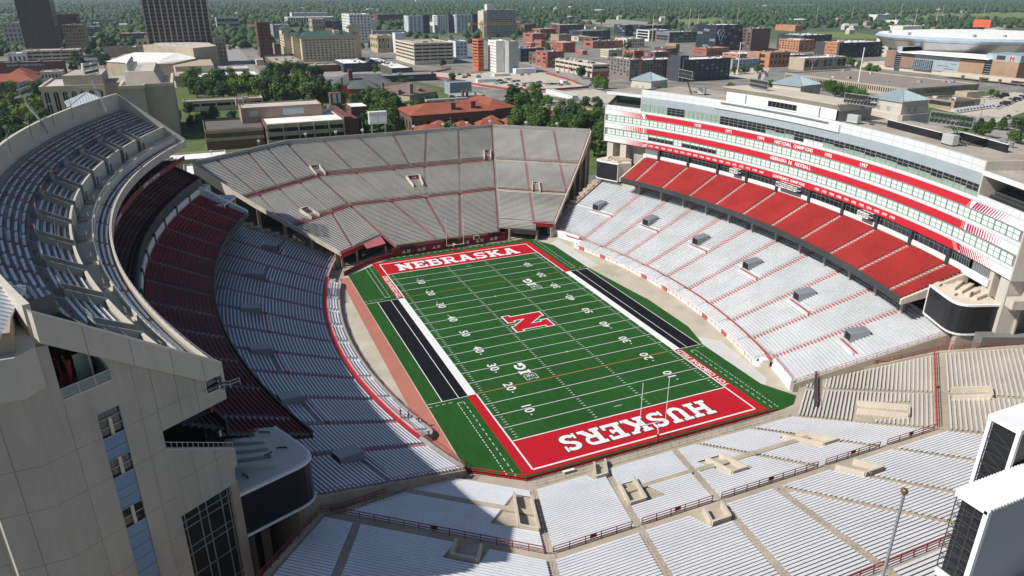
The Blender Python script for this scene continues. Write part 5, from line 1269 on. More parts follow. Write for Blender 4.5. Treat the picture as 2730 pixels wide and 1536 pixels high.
roof_unit(100, 1, 45.2, 3, 2.5, 1.6, "white boxy unit on the dark roof behind the penthouse, larger", ribs=False, m=white_paint); roof_unit(101, 6, 45.2, 2, 2, 1.2, "white boxy unit on the dark roof behind the penthouse, smaller", ribs=False, m=white_paint)
for k, (x, y) in enumerate(((91.5, -46.5), (92.3, -47.3), (93.1, -46.4), (93.0, -48.4))):
    mb = MB(); mb.tube((x, y, 45.2), (x, y, 46.3), .4, .4, 10); mb.tube((x, y, 46.3), (x, y, 46.6), .5, .45, 10); tag(mb.obj("roof_fan", grey_metal), "dark cylindrical fan in the cluster on the roof nearest the camera", "roof fan", "cylindrical fans on the near roof")
# pyramid-roofed stair towers behind
def stair_tower(cx, cy, h, ze, ang, H):
    c, s = math.cos(ang), math.sin(ang); R = lambda u, v: (cx+c*u-s*v, cy+s*u+c*v)
    mb = MB(); mb.prism([R(-h*.93, -h*.93), R(h*.93, -h*.93), R(h*.93, h*.93), R(-h*.93, h*.93)], ze-1.6, ze-.2); mb.obj("stair_tower", cream_lite, wt)
    mb = MB(); mb.prism([R(-h*.97, -h*.97), R(h*.97, -h*.97), R(h*.97, h*.97), R(-h*.97, h*.97)], ze-3.6, ze-1.55); mb.obj("stair_tower", cream_lite, wt)
    mb = MB(); k = .97*h; b = 1.12*h
    mb.prism([R(-b, -k), R(-k, -b), R(k, -b), R(b, -k), R(b, k), R(k, b), R(-k, b), R(-b, k)], 0, ze-3.6); mb.obj("stair_tower", cream_lite, wt)
    mb = MB()
    for u in (-.55, -.1): mb.prism([R(u*h, -h*.98-.02), R((u+.25)*h, -h*.98-.02), R((u+.25)*h, -h*.98+.02), R(u*h, -h*.98+.02)], ze-3.0, ze-1.8)
    for v in (-.3, .3): mb.prism([R(-h*.98-.02, v*h), R(-h*.98+.02, v*h), R(-h*.98+.02, (v+.2)*h), R(-h*.98-.02, (v+.2)*h)], ze-3.0, ze-1.9)
    mb.obj("louvre", conc_tan, wt)
    pyramid("pyramid_roof", cx, cy, h, ze-.2, H, ang, roof_blue, wt)
stair_tower(106.2, -8.2, 5.2, 50.3, 0.0, 2.5); stair_tower(105.9, 29.3, 5.35, 50.3, .2, 2.7); stair_tower(88.4, 84.6, 4.9, 46.8, .3, 2.6)
mb = MB(); c_ = .3; mb.prism([(80, 77), (93, 81), (91.5, 93.5), (79, 89)], 0, 42.5); mb.obj("stair_base", cream_lite, wt)
# floodlight racks on the roof
for c_, base, lab in (((81.6, 54, 51.5), (83.2, 52, 45.2), "flat floodlight rack nearest the far pyramid roof, before the dark hotel"), ((87.0, 25.2, 51.2), (88.2, 23.2, 45.2), "flat floodlight rack beside the lone round tree, in the middle of the roof"), ((87.0, -12.2, 51.2), (88.8, -15.5, 45.2), "flat floodlight rack between the penthouse and the largest pyramid roof"), ((82.6, -40.6, 50.8), (85.0, -43.6, 45.2), "flat floodlight rack above the black roof screen, nearest the camera")):
    light_rack(c_, base, (-1, -.12 if c_[1] < 0 else .15, -.3), 9.4, 2.5, lab, None, 10, 2, "flat floodlight racks on the white tower")
# end frames carrying the facade
for s, a0, a1 in ((1, 18.7, 24), (-1, -24, -20.2)):
    for a in ((23.3, 21.5) if s > 0 else (-23.4, -22.0)):
        mb = MB(); q = [PW(184.6, a-.4, 0), PW(187.6, a-.4, 0), PW(187.6, a+.4, 0), PW(184.6, a+.4, 0)]; mb.prism([p[:2] for p in q], 0, 26.35); mb.obj("end_pier", cream_lite, wt)
    mb = MB(); arc_wall(mb, PW, 187.6, a0, a1, 13, 26.35, .3, 5); mb.obj("end_recess", cream_wall, wt)
mb = MB(); mb.prism([(66.5, -72.5), (80, -78), (81, -75.8), (67.6, -70.4)], 21.2, 23.0); mb.obj("end_beam", cream_lite, wt)
mb = MB(); mb.prism([(72.0, -75.0), (75.0, -76.2), (75.8, -74), (72.8, -72.8)], 0, 26.2); mb.obj("end_pier", cream_lite, wt)
mb = MB(); mb.prism([(62, -66.5), (74, -71.5), (74.4, -70.3), (62.6, -65.3)], 0, 14.2); mb.obj("board_base", conc_tan, wt)
mb = MB(); mb.prism([(64.0, -70.2), (83, -79), (84, -76), (65, -68)], 0, 15.0); mb.obj("undercroft_wall", conc_dark, wt)
mb = MB(); rail(mb, [(59.5+k*1.7, -65.3-k*.74, 11.6) for k in range(12)], 1.1, r=.04, rails=(1.0, .5)); mb.obj("handrail", red_faded, wt)
# ---------------------------------------------------------------- video boards at the four corners
board_screen = mat("board_screen", (.017, .018, .022), .35, var=.15, fine=.15, fscale=6)
roof_cream = mat("board_roof_cream", (.62, .53, .43), .7, var=.05)
roof_shaded = mat("board_roof_shade", (.56, .57, .50), .6, var=.05)  # same board roof, with the east side's shade put into its colour
def video_board(mirx, miry, label, roofm, z0=14.2, z1=20.7):
    t = thing("video_board", label, "video board", "corner video boards")
    fx = lambda p: (p[0]*mirx, p[1] if not miry else 9-p[1])
    face = [(65.1, -56.7), (62.2, -62.9), (61.75, -64.2), (61.65, -65.2), (61.95, -66.1), (62.6, -66.8), (63.6, -67.35), (71.2, -70.2)]
    back = [(74.2, -64.5), (69.8, -55.6)]
    F = [fx(p) for p in face]; B = [fx(p) for p in back]
    mb = MB()
    for a, b in zip(F, F[1:]): mb.quad((*a, z0+.25), (*b, z0+.25), (*b, z1-.3), (*a, z1-.3))
    mb.obj("screen", board_screen, t)
    mb = MB(); cx = sum(p[0] for p in F)/len(F); cy = sum(p[1] for p in F)/len(F)
    off = [(p[0]+(fx((68.5, -61.5))[0]-p[0])*.03, p[1]+(fx((68.5, -61.5))[1]-p[1])*.03) for p in F]
    o_ = [(2*p[0]-q[0], 2*p[1]-q[1]) for p, q in zip(F, off)]
    for za, zb in ((z0, z0+.3), (z1-.35, z1+.02)):
        for k in range(len(F)-1): mb.prism([o_[k], o_[k+1], off[k+1], off[k]], za, zb)
    for k in (0, len(F)-1):
        p, q = o_[k], off[k]; d = Vector((q[0]-p[0], q[1]-p[1])); mb.prism([p, q, (q[0]-d.y*.6, q[1]+d.x*.6), (p[0]-d.y*.6, p[1]+d.x*.6)], z0, z1)
    mb.obj("frame", white_paint, t)
    mb = MB(); mb.poly([(*p, z1) for p in off+B]); 
    for a, b in zip([off[-1]]+B, B+[off[0]]): mb.quad((*a, z0), (*b, z0), (*b, z1), (*a, z1))
    mb.poly([(*p, z0+.1) for p in off+B]); mb.obj("housing", roofm, t)
    mb = MB()
    for k in range(4):
        q0 = (71.6+k*.5, -58.6-k*2.0); q1 = (66.6-.25*k, -60.4-k*1.75); q0, q1 = fx(q0), fx(q1)
        mb.bar((*q0, z1+.3), (*q1, z1+.3), .9, .7)
    mb.obj("roof_ridge", roofm, t)
    mb = MB()
    for p, q in (((65.9, -58.2), (67.1, -57.7)), ((64.2, -62.8), (65.4, -62.4)), ((69.4, -67.4), (70.0, -66.3))):
        a, b = fx(p), fx(q); mb.bar((*a, z1+.25), (*b, z1+.25), .16); mb.bar((*a, z1), (*a, z1+.3), .1); mb.bar((*b, z1), (*b, z1+.3), .1)
    a = fx((66.6, -64.6)); mb.bar((*a, z1), (a[0], a[1], z1+1.0), .12); mb.bar((a[0]-.5, a[1], z1+.9), (a[0]+.5, a[1]+.3, z1+1.0), .16); mb.obj("roof_fittings", charcoal, t)
    mb = MB(); a, b = fx((68.5, -60.5)), fx((70.5, -65.5))
    for p in (a, b): mb.box(p[0]-.6, p[1]-.6, 0, p[0]+.6, p[1]+.6, z0+.1)
    mb.obj("support", conc_tan, t)
    return t
video_board(1, False, "dark wraparound video board with a ribbed cream roof, near right corner below the white tower", roof_cream)
video_board(-1, False, "dark wraparound video board in shade with a pale roof, beside the cream tower", roof_shaded)
video_board(1, True, "dark flat video board at the far right corner beside the first red chairs", roof_cream)
video_board(-1, True, "dark video board at the far left corner where the shaded stand meets the far stand", roof_shaded)
# back of the far scoreboard on the rim of the south stand
t = thing("rim_board", "pale grey board on legs seen from behind on the far rim, left of centre", "scoreboard")
mb = MB(); mb.box(-9.0, 124.2, 30.3, -2.2, 126.2, 34.6); mb.obj("cabinet", vent_grey, t)
mb = MB()
for x in (-8.2, -3.0): mb.box(x, 124.6, 26, x+.3, 125, 30.3); mb.box(x, 125.6, 0, x+.3, 126, 30.3)
mb.obj("legs", galv, t)
mb = MB(); mb.box(-8.7, 124.05, 31.0, -5.8, 124.18, 33.4); mb.box(-5.4, 124.05, 31.0, -2.5, 124.18, 33.4); mb.box(-9.1, 124, 34.6, -2.1, 126.3, 34.9); mb.obj("panels", white_paint, t)
# ---------------------------------------------------------------- the town: side, x0, y0, x1, y1, height, name, label, wall, roof, (style, rows, cols north, cols side), category
TOWN = [
 ('W', -250.7, 950.0, -214.8, 990.0, 88.6, 'office_tower', 'brown ribbed office tower cut by the top edge, far left', 'tower_brown', 'grey', ('v', 1, 26, 3), 'building'),
 ('W', -308.7, 1160.6, -275.3, 1205.6, 36.0, 'department_store', 'pale stone department store with three tall window bays, far left', 'stone_pale', 'grey', ('w', 5, 6, 0), 'building'),
 ('W', -272.6, 1153.8, -251.2, 1193.8, 34.0, 'office_building', 'brown stone block with tall dark window slots between two stores, far left', 'stone_brown', 'grey', ('v', 1, 5, 0), 'building'),
 ('W', -258.1, 1223.9, -239.3, 1263.9, 42.0, 'office_building', 'blank grey-brown slab behind the dark sign, far left', 'stone_brown', 'grey', ('w', 4, 3, 0), 'building'),
 ('W', -219.8, 1051.0, -193.7, 1086.0, 36.0, 'office_building', 'tan brick block of ten storeys with scattered small windows', 'brick_tan', 'grey', ('w', 7, 7, 3), 'building'),
 ('W', -248.3, 1203.6, -215.8, 1238.6, 46.0, 'warehouse', 'tall dark red brick block above the tan brick block', 'brick_dark', 'grey', ('w', 4, 5, 2), 'building'),
 ('W', -242.1, 864.2, -184.0, 894.2, 15.0, 'parking_garage', 'open white-banded parking deck in front of the department store', 'conc_pale', 'conc_pale', ('r', 3, 1, 1), 'building'),
 ('W', -255.6, 857.2, -236.6, 882.2, 13.0, 'shop_building', 'small white two storey building beside the painted brick wall', 'white', 'white', ('w', 1, 4, 1), 'building'),
 ('W', -241.2, 724.5, -184.9, 742.5, 13.0, 'brick_warehouse', 'long dark red brick warehouse with a painted sign band', 'brick_dark', 'grey', ('n', 0, 0, 0), 'building'),
 ('W', -195.7, 653.8, -178.2, 673.8, 9.0, 'campus_building', 'low pale flat-roofed building beyond the arched-window block', 'conc_pale', 'conc_pale', ('w', 1, 6, 0), 'building'),
 ('W', -165.3, 935.8, -127.4, 969.8, 12.0, 'office_building', 'low tan building with a few tiny windows before the dark tower', 'conc_tan', 'conc_pale', ('n', 0, 0, 0), 'building'),
 ('W', -163.4, 1224.8, -122.6, 1259.8, 16.0, 'parking_garage', 'brown parking garage peeping out left of the dark tower', 'stone_brown', 'conc_pale', ('r', 3, 1, 1), 'building'),
 ('W', -233.7, 1438.1, -209.9, 1498.1, 19.0, 'office_building', 'blue-grey grid-fronted office block of five storeys', 'panel_blue', 'grey', ('g', 5, 3, 3), 'building'),
 ('W', -278.7, 2044.7, -218.3, 2084.7, 15.0, 'office_building', 'long low grey office building with rows of dark windows', 'conc_grey', 'grey', ('r', 3, 1, 1), 'building'),
 ('W', -353.7, 3075.5, -279.6, 3100.5, 17.0, 'office_building', 'white low-rise standing alone among the far trees', 'white', 'white', ('r', 2, 1, 1), 'building'),
 ('W', -216.6, 1272.7, -202.9, 1302.7, 9.0, 'shop_building', 'small brown shop building with a pale roof beside the street', 'stone_brown', 'conc_pale', ('w', 2, 3, 1), 'building'),
 ('W', -115.9, 751.3, -104.0, 766.3, 30.0, 'office_annex', 'beige annex left of the dark tower with one window strip', 'conc_tan', 'conc_pale', ('w', 5, 2, 0), 'building'),
 ('W', -38.0, 765.1, -26.0, 783.1, 30.0, 'office_annex', 'beige annex right of the dark tower with one window strip', 'conc_tan', 'conc_pale', ('w', 6, 3, 0), 'building'),
 ('W', 4.3, 1690.2, 51.9, 1740.2, 25.0, 'office_building', 'long grey low building among trees right of the dark tower', 'conc_grey', 'grey', ('r', 2, 1, 0), 'building'),
 ('E', 17.7, 854.2, 33.8, 886.0, 42.6, 'apartment_block', 'tall dark red brick apartment block with pale window trim', 'brick_dark', 'grey', ('w', 9, 5, 3), 'building'),
 ('E', 79.9, 1267.3, 109.4, 1307.3, 24.0, 'office_building', 'pale grey six storey block behind the red apartment block', 'conc_grey', 'conc_pale', ('w', 6, 6, 1), 'building'),
 ('E', 39.7, 892.9, 59.2, 912.9, 14.0, 'shop_building', 'dull brown low block wedged beside the green-roofed hotel', 'stone_brown', 'grey', ('n', 0, 0, 0), 'building'),
 ('E', 175.7, 1818.2, 290.9, 1878.2, 20.0, 'federal_building', 'wide white government building with set-back floors, in front of the forest', 'white', 'white', ('v', 1, 18, 2), 'building'),
 ('E', 224.7, 2108.7, 324.0, 2148.7, 24.0, 'federal_building', 'upper white storey of the government building under the forest edge', 'white', 'white', ('n', 0, 0, 0), 'building'),
 ('E', 152.8, 1287.3, 176.4, 1327.3, 32.0, 'office_building', 'tan block with balconies rising behind the hotel', 'conc_tan', 'conc_pale', ('w', 3, 4, 2), 'building'),
 ('E', 186.6, 1349.5, 220.8, 1379.5, 26.0, 'office_building', 'dark blue-grey glazed block behind the hotel', 'panel_dark', 'grey', ('g', 4, 8, 1), 'building'),
 ('E', 182.0, 1089.0, 216.9, 1151.9, 44.4, 'office_building', 'white ten storey office block with rows of square windows', 'white', 'white', ('w', 9, 6, 5), 'building'),
 ('E', 294.7, 1430.6, 306.7, 1450.6, 26.0, 'office_annex', 'plain white annex at the right of the white office block', 'white', 'white', ('n', 0, 0, 0), 'building'),
 ('E', 411.0, 1847.4, 481.5, 1907.4, 24.0, 'warehouse', 'long dark red brick loft building with small windows', 'brick_dark', 'grey', ('w', 5, 14, 3), 'building'),
 ('E', 265.0, 1291.3, 328.5, 1321.3, 9.0, 'shop_building', 'low flat-roofed building below the brick lofts', 'conc_grey', 'grey', ('n', 0, 0, 0), 'building'),
 ('E', 174.8, 876.0, 198.8, 918.8, 22.3, 'city_hall', 'tan stone classical hall with columns and arched windows', 'stone_tan', 'conc_tan', ('w', 2, 4, 4), 'building'),
 ('E', 349.2, 1329.9, 392.3, 1364.9, 34.0, 'apartment_tower', 'white and grey apartment tower with a dark vertical strip, left one', 'white_blue', 'grey', ('w', 9, 5, 3), 'building'),
 ('E', 413.0, 1339.6, 446.5, 1374.6, 34.0, 'apartment_tower', 'white middle slab of the apartment row with small windows', 'white_blue', 'grey', ('w', 9, 6, 1), 'building'),
 ('E', 448.5, 1322.9, 497.1, 1357.9, 35.0, 'apartment_tower', 'white and grey apartment tower with a dark vertical strip, right one', 'white_blue', 'grey', ('w', 9, 6, 2), 'building'),
 ('E', 169.2, 677.9, 216.3, 759.1, 23.6, 'parking_garage', 'cream five storey parking garage with long dark openings', 'garage_cream', 'conc_tan', ('r', 5, 1, 1), 'building'),
 ('E', 195.9, 858.8, 210.4, 873.8, 26.0, 'office_annex', 'small white set-back block at the corner above the cream garage', 'white_blue', 'white', ('n', 0, 0, 0), 'building'),
 ('E', 239.4, 734.9, 255.1, 764.9, 21.0, 'apartment_block', 'white upper and dark lower apartment block right of the cream garage', 'white_blue', 'grey', ('w', 4, 3, 1), 'building'),
 ('E', 446.7, 1151.9, 505.6, 1181.9, 48.0, 'hotel_tower', 'tall grey hotel slab with a fine grid of windows behind the crane', 'hotel_grey', 'conc_pale', ('w', 12, 17, 1), 'building'),
 ('E', 223.8, 565.1, 237.1, 587.1, 31.1, 'apartment_block', 'new white apartment block with small windows beside the orange wrapped one', 'white_bright', 'white', ('w', 9, 0, 6), 'building'),
 ('E', 233.2, 553.4, 244.1, 573.4, 31.0, 'apartment_block', 'unfinished grey slab attached right of the new white block', 'conc_grey', 'conc_grey', ('n', 0, 0, 0), 'building'),
 ('E', 210.5, 582.2, 216.9, 598.2, 32.0, 'wrapped_building', 'building site tower wrapped in bright orange netting', 'orange_net', 'orange_net', ('r', 9, 1, 1), 'building'),
 ('E', 14.8, 657.6, 47.4, 795.9, 7.8, 'campus_building', 'low brown brick hall with a flat tan roof, left of the white roofed gallery', 'brick_brown', 'tan_roof', ('n', 0, 0, 0), 'building'),
 ('E', 47.2, 643.6, 76.6, 668.6, 6.7, 'campus_building', 'second low brown brick hall with rooftop units', 'brick_brown', 'tan_roof', ('n', 0, 0, 0), 'building'),
 ('E', 3.1, 746.6, 11.1, 766.6, 6.0, 'campus_building', 'pale low building at the left of the brown brick halls', 'conc_pale', 'conc_pale', ('n', 0, 0, 0), 'building'),
 ('E', 114.4, 568.6, 135.5, 672.1, 8.0, 'gallery', 'white flat-roofed gallery wing, right side', 'dark_brown', 'white', ('n', 0, 0, 0), 'building'),
 ('E', 104.9, 634.5, 129.5, 695.9, 9.0, 'gallery', 'white flat-roofed gallery wing, rear', 'dark_brown', 'white', ('n', 0, 0, 0), 'building'),
 ('E', 78.3, 626.7, 118.1, 686.7, 9.0, 'gallery', 'dark-walled gallery with a white roof, nearest wing', 'panel_dark', 'white', ('n', 0, 0, 0), 'building'),
 ('E', 94.1, 521.2, 144.7, 543.2, 6.0, 'campus_building', 'low modern hall faced with pale square panels', 'panel_dark', 'grey', ('g', 1, 7, 0), 'building'),
 ('E', 121.9, 415.2, 140.5, 429.2, 9.7, 'campus_building', 'plain blue-grey metal plant building beside the red tile roof', 'panel_blue', 'panel_blue', ('n', 0, 0, 0), 'building'),
 ('E', 111.1, 368.7, 133.9, 386.7, 5.3, 'campus_building', 'low concrete block with fins below the blue-grey plant building', 'conc_tan', 'conc_grey', ('v', 1, 8, 4), 'building'),
 ('E', -75.9, 402.4, -23.4, 416.4, 7.3, 'campus_building', 'very long low flat-roofed hall with a dark glass front', 'conc_pale', 'tan_roof', ('r', 1, 1, 0), 'building'),
 ('E', -30.9, 431.4, -16.0, 441.4, 3.4, 'campus_building', 'end of the long low hall behind the brick penthouse', 'conc_pale', 'tan_roof', ('n', 0, 0, 0), 'building'),
 ('E', 609.8, 1341.1, 636.9, 1381.1, 14.0, 'warehouse', 'red brick warehouse low behind the hotel tower', 'brick_dark', 'grey', ('w', 2, 5, 2), 'building'),
 ('E', 476.1, 1015.7, 499.6, 1055.7, 12.5, 'warehouse', 'bright red brick warehouse with few windows, left of the old quarter', 'brick_red', 'conc_pale', ('w', 2, 5, 1), 'building'),
 ('E', 537.2, 1112.7, 569.3, 1152.7, 15.0, 'warehouse', 'red brick warehouse with a row of windows behind the bright red one', 'brick_red', 'conc_pale', ('w', 2, 7, 2), 'building'),
 ('E', 666.6, 1288.5, 667.8, 1328.5, 17.0, 'warehouse', 'narrow slate-blue gable end beside the plum brick lofts', 'panel_blue', 'grey', ('n', 0, 0, 0), 'building'),
 ('E', 590.3, 1137.2, 642.8, 1182.2, 20.4, 'warehouse', 'plum brick loft building with three rows of windows', 'brick_plum', 'conc_pale', ('w', 3, 9, 1), 'building'),
 ('E', 489.0, 942.6, 511.7, 972.6, 14.0, 'warehouse', 'tan and grey warehouse in front of the plum lofts', 'brick_tan', 'grey', ('n', 0, 0, 0), 'building'),
 ('E', 408.0, 771.2, 427.4, 811.2, 13.5, 'warehouse', 'long red brick warehouse with a white roof and many windows', 'brick_red', 'white', ('w', 3, 5, 11), 'building'),
 ('E', 420.2, 901.8, 427.3, 931.8, 5.3, 'warehouse', 'low red brick store at the edge of the old quarter', 'brick_red', 'conc_pale', ('w', 1, 3, 2), 'building'),
 ('E', 427.8, 880.9, 434.7, 905.9, 10.0, 'warehouse', 'small red brick building beside a dark tree', 'brick_red', 'grey', ('w', 2, 2, 1), 'building'),
 ('E', 296.1, 664.3, 326.8, 694.3, 15.3, 'shop_building', 'black-fronted building with a bulky roof', 'panel_dark', 'grey', ('n', 0, 0, 0), 'building'),
 ('E', 305.3, 640.7, 316.0, 660.7, 12.1, 'shop_building', 'two storey brick corner shop with awnings by the road', 'brick_brown', 'conc_tan', ('w', 2, 5, 2), 'building'),
 ('E', 293.6, 587.0, 314.0, 617.0, 17.0, 'warehouse', 'red brick block joined to the left end of the open parking deck', 'brick_red', 'grey', ('w', 3, 6, 2), 'building'),
 ('E', 290.8, 482.1, 309.2, 562.3, 12.1, 'parking_garage', 'long pale parking deck with cars on its open roof', 'conc_pale', 'conc_pale', ('r', 2, 1, 1), 'building'),
 ('E', 547.9, 984.1, 570.1, 1024.1, 7.5, 'office_building', 'cream flat block with white window bays in the old quarter', 'conc_pale', 'grey', ('w', 2, 5, 2), 'building'),
 ('E', 571.2, 1012.5, 627.5, 1062.5, 15.0, 'office_building', 'black-clad flat building before the modern flats', 'panel_dark', 'grey', ('w', 2, 8, 1), 'building'),
 ('E', 513.3, 876.8, 533.6, 906.8, 12.0, 'office_building', 'brown block with a pale roof and skylights', 'brick_brown', 'conc_pale', ('w', 2, 4, 1), 'building'),
 ('E', 487.0, 827.1, 538.1, 857.1, 10.0, 'warehouse', 'long low brick building crowded with roof units', 'brick_red', 'grey', ('w', 1, 8, 1), 'building'),
 ('E', 421.7, 672.3, 442.2, 692.3, 10.0, 'apartment_block', 'cream brick apartment block with balconies and a white roof', 'conc_pale', 'white', ('w', 3, 6, 7), 'building'),
 ('E', 416.1, 729.4, 423.1, 749.4, 5.3, 'shop_building', 'low red brick building left of the cream apartments', 'brick_red', 'conc_pale', ('n', 0, 0, 0), 'building'),
 ('E', 539.1, 816.2, 570.1, 851.2, 13.0, 'office_building', 'pale cream hall with a bright white flat roof', 'conc_pale', 'white', ('w', 2, 7, 3), 'building'),
 ('E', 703.9, 1087.5, 733.9, 1127.5, 20.4, 'apartment_block', 'black and white framed modern flats, left part', 'panel_dark', 'white', ('g', 4, 4, 4), 'building'),
 ('E', 721.8, 1065.2, 794.3, 1105.2, 20.0, 'apartment_block', 'black modern flats, long right part', 'panel_dark', 'conc_pale', ('g', 4, 12, 1), 'building'),
 ('E', 450.3, 656.9, 467.2, 681.9, 9.0, 'warehouse', 'pink-red brick store with a white roof end', 'brick_red', 'conc_pale', ('w', 1, 6, 3), 'building'),
 ('E', 456.5, 620.3, 480.7, 645.3, 10.0, 'warehouse', 'plum brick store with a pale roof behind the grey hotel', 'brick_plum', 'white', ('w', 1, 5, 2), 'building'),
 ('E', 308.9, 443.9, 319.2, 485.0, 19.1, 'hotel', 'grey hotel end with pale window columns under a white cornice', 'panel_taupe', 'white', ('w', 5, 2, 7), 'building'),
 ('E', 318.1, 444.8, 362.9, 466.8, 18.2, 'hotel', 'grey five storey hotel front with an orange corner strip', 'panel_taupe', 'white', ('w', 5, 13, 0), 'building'),
 ('E', 346.9, 418.4, 356.2, 434.4, 23.0, 'hotel', 'narrow black sign tower between the two hotels', 'panel_dark', 'grey', ('n', 0, 0, 0), 'building'),
 ('E', 349.3, 416.4, 403.0, 442.4, 19.7, 'hotel', 'dark grey slot-windowed hotel below the black sign', 'panel_dark', 'white', ('w', 5, 9, 0), 'building'),
 ('E', 657.1, 934.8, 698.3, 974.8, 17.9, 'office_building', 'white-framed glass office, left wing', 'white', 'conc_grey', ('g', 3, 5, 1), 'building'),
 ('E', 664.4, 886.8, 729.0, 926.8, 16.9, 'office_building', 'white-framed glass office, right wing with a dark side', 'panel_taupe', 'conc_grey', ('g', 3, 7, 1), 'building'),
 ('E', 721.4, 875.2, 751.1, 905.2, 22.0, 'office_building', 'black mesh-clad block beside the dark glass tower', 'panel_dark', 'grey', ('g', 5, 5, 1), 'building'),
 ('E', 622.6, 715.7, 673.8, 760.7, 34.7, 'office_building', 'dark glass office tower with a white outline emblem', 'glass_tower', 'white', ('g', 7, 8, 3), 'building'),
 ('E', 668.3, 695.3, 701.7, 735.3, 29.9, 'office_building', 'brown slab office right of the dark glass tower', 'brown_panel', 'grey', ('w', 6, 0, 4), 'building'),
 ('E', 545.6, 702.6, 552.2, 727.6, 12.0, 'warehouse', 'tan brick warehouse with arched bays', 'brick_tan', 'conc_pale', ('w', 1, 2, 8), 'building'),
 ('E', 555.4, 647.9, 592.5, 677.9, 9.6, 'warehouse', 'red brick warehouse with a long flat roof before the dark tower', 'brick_red', 'tan_roof', ('w', 2, 6, 8), 'building'),
 ('E', 507.1, 671.2, 526.5, 696.2, 9.0, 'warehouse', 'dark brown roofed brick store left of the red warehouse', 'brick_dark', 'grey', ('w', 1, 4, 4), 'building'),
 ('E', 571.6, 605.7, 623.1, 635.7, 5.0, 'shop_building', 'low orange brick shops with pale roofs', 'brick_orange', 'white', ('w', 1, 7, 2), 'building'),
 ('E', 476.5, 501.1, 513.6, 515.1, 9.2, 'shop_building', 'grey awning-roofed market hall with trees in front', 'panel_blue', 'roof_blue', ('w', 2, 8, 0), 'building'),
 ('E', 717.8, 653.7, 745.4, 693.7, 15.8, 'apartment_block', 'orange brick and grey glass apartment block, left one', 'brick_orange', 'white', ('w', 4, 3, 7), 'building'),
 ('E', 750.0, 681.8, 806.5, 731.8, 20.0, 'apartment_block', 'dark grey rear wing of the left orange apartment block', 'panel_dark', 'white', ('w', 4, 8, 2), 'building'),
 ('E', 684.8, 555.4, 695.2, 575.4, 19.2, 'apartment_block', 'orange brick apartment block with a sign, right one', 'brick_orange', 'grey', ('w', 4, 2, 9), 'building'),
 ('E', 685.1, 552.2, 761.9, 592.2, 18.5, 'apartment_block', 'long dark grey apartment wing with brick panels', 'panel_dark', 'white', ('w', 5, 14, 0), 'building'),
 ('E', 759.2, 542.5, 776.1, 562.5, 22.0, 'office_building', 'pale framed block with one dark window strip before the arena', 'conc_pale', 'grey', ('w', 4, 2, 1), 'building'),
 ('E', 518.6, 508.1, 533.6, 528.1, 14.4, 'shop_building', 'orange brick shop with a white roof edge, beside the car park', 'brick_orange', 'white', ('w', 2, 3, 1), 'building'),
 ('E', 520.8, 493.7, 550.1, 518.7, 15.8, 'shop_building', 'orange and grey shop building with a small lit sign', 'brick_orange', 'grey', ('w', 2, 5, 1), 'building'),
 ('E', 576.5, 524.1, 614.5, 554.1, 9.2, 'shop_building', 'dark grey shop wing behind the concrete hall', 'panel_dark', 'white', ('n', 0, 0, 0), 'building'),
 ('E', 530.6, 452.0, 590.7, 474.0, 12.6, 'market_hall', 'raised concrete hall with a white roof and dark windows beneath', 'conc_tan', 'white', ('g', 1, 9, 0), 'building'),
 ('E', 445.7, 256.6, 529.6, 389.0, 7.0, 'exhibition_hall', 'huge low flat grey-brown roofed hall with louvred walls', 'conc_tan', 'slab_roof', ('v', 1, 60, 60), 'building'),
 ('E', 418.7, 196.3, 445.6, 218.3, 6.7, 'garage', 'low flat-roofed service garage with open bays', 'brick_tan', 'slab_dark', ('g', 1, 5, 1), 'building'),
 ('E', 483.5, 233.4, 499.6, 243.4, 5.0, 'canopy', 'pale flat entrance canopy by the exhibition hall', 'conc_tan', 'conc_tan', ('n', 0, 0, 0), 'building'),
 ('E', 1138.6, 1100.1, 1158.8, 1160.1, 12.0, 'warehouse', 'long bright orange brick warehouse at the far edge of town', 'brick_orange', 'conc_tan', ('n', 0, 0, 0), 'building'),
 ('E', 1395.5, 1192.8, 1436.3, 1222.8, 8.0, 'warehouse', 'small brown shed beside the far rail yard', 'brick_brown', 'conc_pale', ('n', 0, 0, 0), 'building'),
 ('E', 1797.6, 1465.5, 1852.3, 1495.5, 18.0, 'factory', 'white block with a taller tower beside the substation', 'white', 'white', ('n', 0, 0, 0), 'building'),
 ('E', 1684.3, 1298.5, 1752.5, 1338.5, 9.0, 'warehouse', 'long white shed on the far green', 'white', 'white', ('n', 0, 0, 0), 'building'),
 ('E', 1359.8, 1015.1, 1418.8, 1055.1, 10.0, 'warehouse', 'white shed behind the arena roof', 'white', 'white', ('n', 0, 0, 0), 'building'),
 ('E', 1957.1, 1747.2, 1987.5, 1777.2, 8.0, 'house', 'white house by the far meadow', 'white', 'white', ('n', 0, 0, 0), 'building'),
 ('E', 2900.6, 3156.6, 3284.5, 3236.6, 14.0, 'factory', 'very long pale blue factory on the horizon', 'panel_blue', 'white', ('n', 0, 0, 0), 'building'),
 ('E', 199.3, 351.2, 204.7, 397.5, 3.1, 'site_hut', 'white metal hut with a pale blue roof beside the road', 'white', 'roof_blue', ('w', 1, 1, 4), 'building'),
 ('E', 239.3, 444.2, 244.6, 450.2, 3.2, 'site_trailer', 'white site trailer inside the red fence, larger', 'white', 'white', ('n', 0, 0, 0), 'building'),
 ('E', 207.1, 529.2, 223.8, 535.2, 2.5, 'site_trailer', 'white trailer at the foot of the new white block', 'white', 'white', ('n', 0, 0, 0), 'building'),
 ('E', 236.4, 542.9, 259.1, 550.9, 4.8, 'site_trailer', 'long pale hoarding wall beside the unfinished slab', 'white_blue', 'white_blue', ('n', 0, 0, 0), 'building'),
